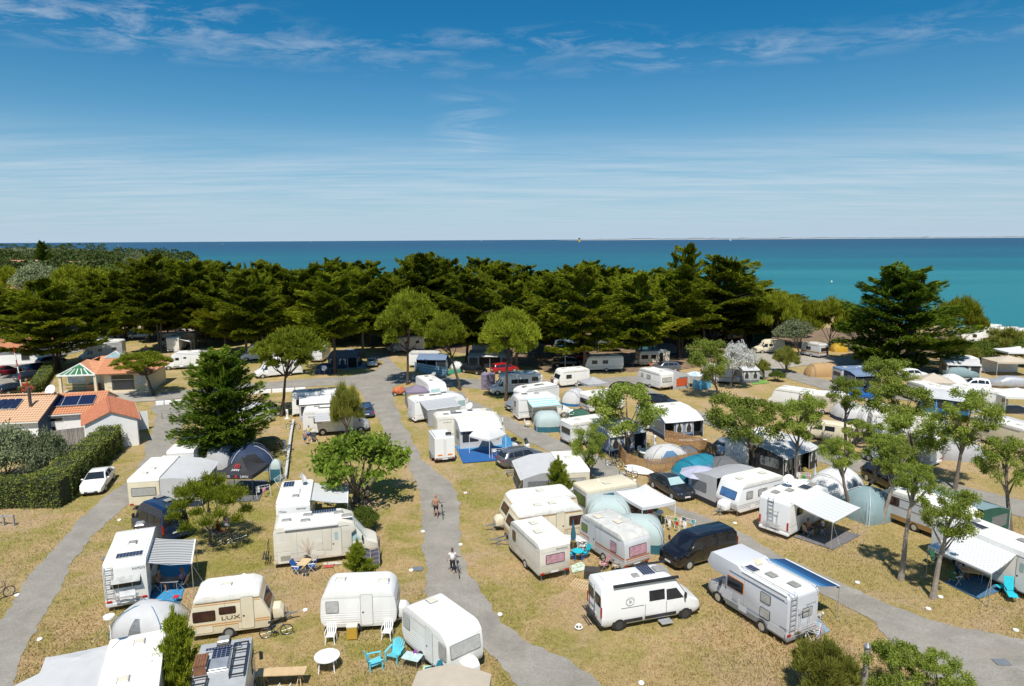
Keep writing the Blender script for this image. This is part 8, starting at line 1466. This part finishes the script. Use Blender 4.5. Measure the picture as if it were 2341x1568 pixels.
seated('man in navy striped shirt bent over the table under the chequered awning','green and white folding chair of the man in the striped shirt',2192,1322,-15,fab=GRNC,skin=SKIN,hair=(.08,.06,.05),top=STRC,bottom=(DEN,.8));table('table laid for lunch under the chequered awning',P(2218,1328),R(-20),1.2,.8,.72,WOODT);cc('green folding chair before the table under the chequered awning, lower left',2182,1336,15,fab=GRNC,frame=POLE);cc('green patterned high-back chair under the chequered awning',2140,1295,-60,fab=GRNC,high=1.15);cc('turquoise reclining chair on the grass at the right edge',2308,1368,-110,fab=TURQ,frame=BLACKP,lean=.55,high=1.15,leg=.4);table('low turquoise side table by the reclining chair',P(2286,1352),0,.45,.4,.35,TURQ,BLACKP)
seated('person in orange top seated by the cream caravan with open door','folding chair by the cream caravan with open door',1491,845,-60,fab=ORC,skin=SKIN,top=None,bottom=(BKC,.6));seated('man seated left beneath the grey and white striped awning','tan chair left of the table beneath the striped awning',366,1352,0,skin=SKIN,hair=GYH,bottom=(DEN,.7));seated('woman seated right beneath the grey and white striped awning','tan chair right of the table beneath the striped awning',418,1345,180,skin=SKIN,hair=(.2,.12,.08),top=LIL,bottom=(DEN,.8));table('camping table with lunch beneath the grey and white striped awning',P(392,1350),R(5),1.1,.7,.72,GREYP)
table('small red round-topped stool on the bright blue mat',P(404,1378),0,.32,.32,.42,REDI,TEALC,'stool','stool');kb=thing('wash_basin','white plastic tub with blue rim on the bright blue mat','tub',P(350,1383));mb=MB();mb.tube([(0,0,0),(0,0,.2)],[.16,.22],14);mb.build('tub',PLW,kb);mb=MB();mb.ring((0,0,.2),UZ,.22,.02);mb.build('rim',BLUCH,kb)
tw=tag(MB().grid([[(x,.02*math.sin(x*9),z)for x in np.linspace(-.4,.4,7)]for z in(.55,0,-.15)]).build('towel',WT,None,solid=.02),'white towel hanging on the rear rack of the alcove motorhome','towel');tw.location=K(mh1,-3.42,-.1,.75);tw.rotation_euler=(0,0,a1[1]+PI/2)
for i,(x,y,r,lb)in enumerate(((1450,1181,-70,'woman in sunglasses'),(1465,1177,-120,'tanned man'),(1487,1194,120,'person in pink top with cap'))):
 p=P(x,y);plastic_chair('white plastic chair of the %s under the white gazebo'%lb,p,R(r));person('%s seated under the bright white gazebo'%lb,p,R(r),'sit',SKIN,(.06,.04,.03),M('pink_cotton',(.55,.08,.18),.9)if i==2 else None,(BKC,.5),hat=STRW if i==2 else None)
round_table('oval white plastic table under the bright white gazebo',P(1498,1190),.6);fp=thing('plant_pot','green planter on the table under the white gazebo','plant pot',P(1497,1188));fp.location.z=.72;mb=MB();mb.tube([(0,0,0),(0,0,.25)],[.16,.22],12);mb.build('pot',M('green_pot',(.10,.28,.03),.6),fp);mb=MB();mb.ball((0,0,.3),.2,.2,.12,8,4);mb.build('leaves',LF_GR,fp)
for lb,x,y,r,k_ in(('pair of dark chairs and coats under the young pine, black one',492,1228,200,dict(fab=DKC,high=1.05)),('orange and black folding chair under the young pine',506,1226,-20,dict(fab=ORC,high=1.05)),('white folding chair left of the pale green box tent',1207,977,-10,dict(fab=PLW,frame=POLE)),('white folding chair behind the pale green box tent',1306,955,-90,dict(fab=PLW,frame=POLE)),('folding chair below the orange-poled awning',718,1010,-70,dict(fab=BLACKP)),('pink flowered folding chair beside the orange-striped caravan',1379,1302,190,dict(fab=PINKC,high=1.0)),('floral beach chair beside the pink flowered one',1407,1306,170,dict(fab=M('floral_cloth',(.50,.40,.28),.9,.5,14))),('small blue metal chair left of the round blue table',1307,1278,-10,dict(fab=TURQ,frame=BLUCH)),('small blue metal chair right of the round blue table',1335,1276,200,dict(fab=TURQ,frame=BLUCH)),('dark folding chair under the black-walled awning by the locusts',1793,1120,-80,dict(fab=DKC)),('green folding chair under the black-walled awning by the locusts',1812,1118,-80,dict(fab=GRNC))):cc(lb,x,y,r,**k_)
rt=round_table('small round blue metal table on the pale green mat',P(1321,1281),.38,.7,TURQ,BLUCH);mat_rug('ground_mat','pale green leafy mat between the two near caravans',[(1303,1296),(1309,1311),(1345,1303),(1330,1285)],M('leafy_mat',(.50,.60,.48),.9,.35,3));table('grey dining table beside the closed teal parasol',P(1318,1252),R(-8),1.9,.9,.72,GREYW,PLW);parasol('closed dark teal parasol between the near caravans',P(1310,1262),h=2.3,mat=CL_DT,closed=True);plastic_chair('white plastic chair by the grey table and teal parasol',P(1330,1262),R(60))
parasol('open lavender parasol in front of the dark grey dome',P(1600,1128),1.75,2.3,M('lavender_cloth',(.50,.50,.62),.8,.05,trans=.2));parasol('closed pale parasol beside the laid table by the locusts',P(1860,1122),h=2.3,mat=CL_LG,closed=True);parasol('open white and blue parasol above the blue windbreak',P(1588,884),1.4,2.2,stripes=[CL_W,M('pale_blue_cloth_panel',(.35,.5,.65),.8)]);table('table under a flowered cloth beside the closed pale parasol',P(1848,1118),R(-15),1.6,.9,.72,M('flowered_oilcloth',(.60,.66,.66),.6,.3,6))
windbreak('bright blue windbreak beside the orange-windowed awning',[(1583,888),(1594,892),(1608,890),(1626,887),(1618,876)],M('bright_blue_windbreak',(.12,.42,.62),.7,.08,trans=.2),1.4);windbreak('pale blue striped windbreak in front of the slate awning',[(948,848),(968,852),(988,856),(1022,860),(1024,852)],stripemat('pale_blue_striped',[(0,(.45,.62,.70)),(.5,(.22,.42,.55))],2,.4),1.5);mat_rug('ground_mat','green mat between the windbreaks and the dark estate',[(1020,858),(1062,850),(1055,842),(1015,848)],M('green_mat',(.03,.20,.12),.9));mat_rug('ground_mat','green grass mat right of the white-flowering tree',[(1720,880),(1760,876),(1745,868),(1718,870)],M('grass_mat',(.14,.30,.05),.9));mat_rug('ground_mat','dark green mat by the lattice-windowed awning',[(2125,855),(2165,858),(2170,848),(2135,846)],MATS['green_mat'])
RC=M('reed_canes',(.38,.22,.10),.9,.35,6,bump=.5);rp=[P(x,y)for x,y in((1412,1036),(1430,1064),(1455,1075),(1480,1081),(1512,1079),(1545,1073),(1590,1062),(1637,1048),(1602,1030),(1560,1018),(1520,1010))];rf=thing('reed_screen','reed screen fencing in tents, boards and a plastic table','reed fence',rp[0]);g=random.Random(4)
for a,b in zip(rp,rp[1:]):
 mb=MB();d=(b-a);n=int(d.length/.07)
 for i in range(n):p=a-rp[0]+d*(i+.5)/n+Vector((g.uniform(-.01,.01),g.uniform(-.01,.01),0));mb.box(p.x-.022,p.y-.012,.02,p.x+.022,p.y+.012,1.28+g.uniform(-.05,.05))
 for z in(.35,.95):mb.bar(a-rp[0]+Vector((0,0,z)),b-rp[0]+Vector((0,0,z)),.03,.05)
 o=mb.build('cane_panel',RC,rf);o['kind']='stuff';mb=MB();mb.tube([a-rp[0],a-rp[0]+Vector((0,0,1.5))],.03);mb.build('post',STEEL,rf)
def board(lb,px,py,rz,tilt,L_=3.0,m=PLW):o=MB().add([(L_/2*math.cos(a)*(1-.0),.36*math.sin(a)*(1-.25*math.cos(a)),z)for z in(0,.1)for a in np.linspace(0,2*PI,20,endpoint=False)],[tuple(range(20))[::-1],tuple(range(20,40))]+[(i,(i+1)%20,(i+1)%20+20,i+20)for i in range(20)]).build('surfboard',m,None,True,bevel=.03);o.location=P(px,py)+Vector((0,0,.38 if tilt else .15));o.rotation_euler=(R(tilt),0,R(rz));tag(o,lb,'surfboard')
board('white board standing on edge against the reed screen',1462,1084,-38,62);board('white board lying on the grass below the draped curtains',1584,1010,3,0);board('white and dark board lying beside the pale blue dome tent',1568,1034,-30,0);round_table('white plastic table inside the reed screen',P(1478,1048),.7);plastic_chair('white plastic chair inside the reed screen',P(1466,1042),R(-60))
AR=airer;CO=dict(t=('teal cloth',(.02,.35,.38)),r=('red cloth',(.5,.03,.02)),w=('white cloth',(.75,.75,.75)),p=('pink cloth',(.55,.25,.30)),n=('navy cloth',(.03,.04,.10)),g=('green cloth',(.03,.30,.10)),l=('lilac cloth',(.45,.35,.50)),o=('striped towel',(.55,.40,.32)))
for lb,x,y,r,ks,wh in(('white airer full of washing at the back of the silver-sided motorhome',1858,1470,60,'wlnrtp','the airer behind the silver-sided motorhome'),('airer with striped towel and red cloth beside the road',1537,1212,-30,'owgr','the airer with the striped towel'),('second airer with teal towels beside the road',1569,1215,-40,'nwt','the second airer beside the road'),('airer with pink and blue cloths right of the black gazebo',603,1136,30,'wpn','the airer by the black gazebo'),('empty white airer beside the changing tent',642,1113,80,'','x'),('airer under the small arched gazebo on blue mats',1138,1048,10,'wo','the airer under the arched gazebo'),('long airer with small washing by the locust trees',1836,1106,-20,'wglw','the airer by the locust trees'),('clothes stand between the two blue awnings',1484,1010,80,'nwrt','the stand between the blue awnings')):AR(lb,P(x,y),R(r),[CO[c]for c in dict.fromkeys(ks)],wh)
GP='white service pedestals'
for lb,x,y in(('white service post at the foot of the leaning umbrella pine',657,957),('white service post left of the white beam',652,1030),('white service post above the reed screen by the draped awning',1497,1020),('white service post on the lawn above the locust crown',1728,930),('white service post right of the lawn motorhome',477,822),('white service post above the cream striped caravan',560,1352)):pedestal(lb,P(x,y),None)
for i,(x,y,lb)in enumerate(((39,1362,'lowest left'),(303,1298,'beside the alcove motorhome'),(91,1463,'left of the bottom awning'),(273,1190,'near the dark blue van'),(967,1216,'left of the path by the walkers'),(1064,1128,'right of the path above the walkers'),(1053,1246,'right of the path between the walkers'),(1143,1406,'by the lower bend of the path'),(698,1396,'between the cream and small white caravans'),(1960,1333,'below the road by the silver motorhome'),(2122,1393,'below the nearest locust'),(2322,1442,'near the bottom right corner'),(1552,1392,'right of the camper van'),(1466,1563,'at the bottom centre'),(2150,1366,'at the foot of the nearest locust'),(1451,1099,'by the white and blue bicycle'),(1680,1197,'by the white motorhome rear'),(940,1305,'in the grass left of the path'))):
 t=MB();t.cyl((0,0,.05),UZ,.15,.1,14);o=t.build('cover_cap',PLW,None,bevel=.03,seg=1);o.location=P(x,y);tag(o,'white utility cap in the ground, %s'%lb,'utility cap','white utility caps in the ground')
for x,y,lb in((248,1278,'square drain cover in the left path'),(670+1,1280,'x'),(2290,1516,'square cover in the road at the bottom right'),(955,1302,'iron drain grate at the edge of the middle path')):
 if lb!='x':o=MB().box(-.35,-.25,0,.35,.25,.03).build('drain_cover',STEEL);o.location=P(x,y)+Vector((0,0,.05));tag(o,lb,'drain cover')
pt=thing('wooden_pallet','wooden pallet lying on the grass by the white camper van','pallet',P(1331,1340),R(-28));[MB().box(-.6+1.2*i/8-.05,-.5,.12,-.6+1.2*i/8+.05,.5,.145).build('plank',WOODT,pt)for i in range(9)];[MB().box(-.6,y-.05,.0,.6,y+.05,.12).build('runner',WOODT,pt)for y in(-.45,0,.45)]
o=MB().box(-.5,-.35,0,.5,.35,.55).build('rattan_box',M('dark_rattan',(.05,.045,.04),.8,.4,20,bump=.8),None,bevel=.03);o.location=P(1354,1319);o.rotation_euler.z=R(-10);tag(o,'dark woven storage box beside the white camper van roof','storage box')
o=MB().ring((0,0,.12),UZ,.2,.03).ring((0,0,.12),UX,.17,.03).ring((0,0,.14),UY,.17,.03).build('coiled_hose',PLW);o.location=P(1323,1438);tag(o,'coil of white hose on the grass left of the camper van','hose')
wpst=thing('wooden_post','weathered wooden post with pointed dark cap at the bottom','post',P(1976,1572));MB().cyl((0,0,1.0),UZ,.13,2.1,12).build('shaft',GREYWD,wpst);MB().tube([(0,0,2.05),(0,0,2.12),(0,0,2.35)],[.16,.16,.01],12).build('cap',STEEL,wpst)
bp=[P(*q)for q in((671,968),(665,1005),(660,1045),(654,1096))];bt=thing('white_beam','long low white beam dividing the pitches on the left','low barrier',bp[0]);[MB().bar(a-bp[0]+Vector((0,0,.45)),b-bp[0]+Vector((0,0,.45)),.22,.14).build('beam',GREYW,bt)for a,b in zip(bp,bp[1:])];[MB().box(q.x-bp[0].x-.07,q.y-bp[0].y-.07,0,q.x-bp[0].x+.07,q.y-bp[0].y+.07,.4).build('post',GREYWD,bt)for q in bp]
for lb,a,b,n in(('long white kerb block by the road beneath the leaning pine',(568,901),(700,893),5),('short white kerb block by the tiled white building',(356,926),(416,922),3)):
 pa,pb=P(*a),P(*b);t=thing('white_barrier',lb,'road barrier',pa,0);d=pb-pa
 for i in range(n):q=d*(i+.5)/n;ln=d.length/n*.9;MB().obox((q.x,q.y,.25),d.normalized(),Vector((-d.y,d.x,0)).normalized(),UZ,ln,.4,.5).build('block',WALLW,t,bevel=.05)
for lb,a,b in(('low wooden rail at the left edge of the grass',(-15,1200),(34,1202)),('wooden rail by the corner of the white tiled building',(370,958),(412,956)),('wooden rail fence below the road by the leaning pine',(596,928),(652,935))):
 pa,pb=P(*a),P(*b);t=thing('wooden_rail',lb,'rail',pa);d=pb-pa;MB().bar((0,0,.75),d+Vector((0,0,.75)),.12,.1).build('rail',GREYWD,t);[MB().bar(d*u,d*u+Vector((0,0,.8)),.12).build('post',GREYWD,t)for u in(0,.5,.97)]
fpn=thing('barrier_pole','red and white barrier pole raised at the left entrance','barrier',P(55,912));q=Vector((-.6,0,7.2));[MB().bar(q*(i/8),q*((i+1)/8),.10).build('red_band' if i%2 else 'white_band',REDC if i%2 else PLW,fpn)for i in range(8)]
fb_=thing('flower_column','tiered baskets of red and white flowers at the entrance','flower stand',P(66,912));MB().tube([(0,0,0),(0,0,2.6)],.06).build('pole',REDC,fb_);inst('flowers',crown_puffs(3,M('geranium_flowers',(.55,.10,.06),.8,.6,3),[(.0,0,1.2,1.8),(.3,0,1.5,1.6),(-.3,0,1.9,1.4)],.3,160,.16,.12),fb_)
for lb,x,y,h_ in(('slim lamp post in the shade by the black car',1292,850,6.5),('thin mast with white plate by the silver estate car',1294,1012,3.2)):
 t=thing('lamp_post',lb,'lamp post',P(x,y));MB().tube([(0,0,0),(0,0,h_)],[.06,.035]).build('pole',STEEL,t);MB().cyl((0,0,h_),UZ,.16,.08).build('head',GREYP,t)
tl=thing('towing_frame','grey towing frame with wheel beside the grey SUV','trailer frame',P(1182,1086),R(10));MB().bar((-1,.2,.4),(1.2,.2,.4),.08).bar((-1,-.3,.4),(1.2,.0,.4),.08).bar((-.9,-.5,.35),(-.9,.5,.35),.08).build('frame',STEEL,tl);wheels(tl,[.6],1.1,.26,arch=None)
sc=thing('scooter','white touring scooter with top box and windscreen by the road','scooter',P(1192,1033),R(-35));MB().prism(roundpoly([(.9,.3),(.85,.9),(.5,1.0),(.3,.5),(-.3,.5),(-.5,.9),(-1,.85),(-.9,.35)],.1),-.22,.22).build('fairing',WHITE2,sc,bevel=.06,smooth=True);MB().box(-.75,-.16,.85,.0,.16,.98).build('seat',BLACKP,sc,bevel=.04);MB().box(-1.1,-.28,1.0,-.7,.28,1.35).build('top_box',BLACKP,sc,bevel=.08);MB().add([(.7,-.3,1.0),(.7,.3,1.0),(.45,.25,1.5),(.45,-.25,1.5)],[(0,1,2,3)]).build('windscreen',GLASS,sc,solid=.02);[MB().ring((x,0,.26),UY,.2,.07).build('tyre',RUB,sc,True)for x in(.75,-.7)]
dg=thing('dog','small white dog sitting behind the silver-sided motorhome','dog',P(1873,1414),R(-60));me=skinmesh('body',[Vector(p)for p in((-.12,0,.14),(0,0,.24),(.1,0,.32),(.18,0,.42),(.27,0,.41),(-.16,.08,.05),(.0,.10,.02),(-.16,-.08,.05),(.0,-.10,.02),(.1,.06,.15),(.12,.06,.02),(.1,-.06,.15),(.12,-.06,.02),(-.22,0,.1),(-.3,0,.2),(.16,.06,.5),(.16,-.06,.5))],[(0,1),(1,2),(2,3),(3,4),(0,5),(5,6),(0,7),(7,8),(2,9),(9,10),(2,11),(11,12),(0,13),(13,14),(3,15),(3,16)],[.11,.10,.08,.075,.035,.06,.03,.06,.03,.03,.025,.03,.025,.03,.015,.015,.015],M('white_fur',(.62,.58,.52),.95,.1,20));inst('body',me,dg)
pk=thing('storage_box','pink plastic box on the grass by the cream low camper','box',P(1921,1012));MB().box(-.4,-.3,0,.4,.3,.45).build('box',M('pink_plastic',(.60,.10,.25),.5),pk,bevel=.05);MB().box(-.42,-.32,.45,.42,.32,.52).build('lid',M('pink_plastic'),pk)
def boat(lb,px,py,h,hull=PLW,sail=True):
 v=unroll(px,py)[1];u=unroll(px,py)[0];dn=SP+v*CP;tt=(CAMH-SEAZ)/dn;c=Vector((u*tt,(CP-v*SP)*tt,SEAZ));t=thing('sailing_boat' if sail else 'boat',lb,'boat',c,.4);k=h/10;MB().prism([(x*k,z*k)for x,z in((-4,1.2),(4.5,1.4),(3.2,-.2),(-3.6,-.2))],-1.2*k,1.2*k).build('hull',hull,t)
 if sail:MB().add([(.2*k,0,1.8*k),(-3.4*k,.2*k,2*k),(.2*k,0,11*k)],[(0,1,2)]).build('mainsail',PLW,t,solid=.05*k);MB().tube([(.4*k,0,1),(.4*k,0,12*k)],.12*k).build('mast',PLW,t)
for a in(('white sailing boat on the horizon left of the middle',711,553,22),('white sailing boat on the horizon just left of centre',1101,551.5,20),('white sailing boat on the horizon right of the yellow sea mark',1670,550,34)):boat(*a)
for a in(('small white motor boat off the left headland',270,562,14,PLW,False),('tiny boat on the left horizon',508,559,10,PLW,False),('tiny boat left of the first sail',445,558,9,PLW,False)):boat(*a)
dn=SP+unroll(1321,553)[1]*CP;q=Vector((unroll(1321,553)[0],CP,0))*((CAMH-SEAZ)/dn);q.z=SEAZ;s_=q.y/F;bc=thing('sea_mark','black and yellow sea mark tower on the horizon','sea mark',q);[MB().cyl((0,0,(i*3+1.5)*s_),UZ,2.1*s_,3.02*s_,14).build(n_,m_,bc)for i,(n_,m_)in enumerate((('yellow_band',M('sea_mark_yellow',(.75,.42,.04),.6)),('middle_band',M('sea_mark_yellow')),('black_top',BLACKP)))]
q=P(1901,645,SEAZ);by=thing('buoy','pale yellow buoy floating near the shore','buoy',q);s_=q.y/F;MB().ball((0,0,1.0*s_),1.9*s_,1.9*s_,2.4*s_).build('float',M('buoy_yellow',(.75,.72,.50),.5),by,True);MB().tube([(0,0,2*s_),(0,0,4.4*s_)],.35*s_).build('spar',PLW,by)
g=np.random.default_rng(2);n=150000;px=g.uniform(-60,2400,n);py=880+760*g.random(n)**.8;dx=(px-CX)/F;dy=(py-CY)/F;u=dx*math.cos(ROLL)-dy*math.sin(ROLL);v=dy*math.cos(ROLL)+dx*math.sin(ROLL);tt=CAMH/(SP+v*CP);gx=u*tt;gy=(CP-v*SP)*tt
import mathutils
RPOLY=[[(o.matrix_world@v_.co).xy for v_ in o.data.vertices]for o in bpy.data.objects if o.name.split('.')[0]in('road','path','pavement')and o.type=='MESH'];keep=np.ones(n,bool)
for pl_ in RPOLY:
 a=np.array([(p[0],p[1])for p in pl_]);ins=np.zeros(n,bool);j=len(a)-1
 for i in range(len(a)):c_=((a[i,1]>gy)!=(a[j,1]>gy))&(gx<(a[j,0]-a[i,0])*(gy-a[i,1])/(a[j,1]-a[i,1]+1e-12)+a[i,0]);ins^=c_;j=i
 keep&=~ins
gx,gy=gx[keep],gy[keep];m=len(gx);hh=g.uniform(.04,.15,m)*(1+.6*np.sin(gx*.35)*np.cos(gy*.28));C=np.stack([gx,gy,hh*.5],1);D=np.stack([g.normal(0,.6,m),g.normal(0,.6,m),np.ones(m)],1);v,q=leafquads(C,nrm(D)*hh[:,None]*.55,nrm(np.cross(D,rdir(m,g)))*.022)
gr=inst('grass',npmesh('grass',v,q,GM));tag(gr,'short dry summer grass with greener patches around the pitches','grass',kind='stuff')
for o in list(bpy.data.objects):
 if o.type=='MESH' and len(o.data.polygons)==0 and not o.children:bpy.data.objects.remove(o)
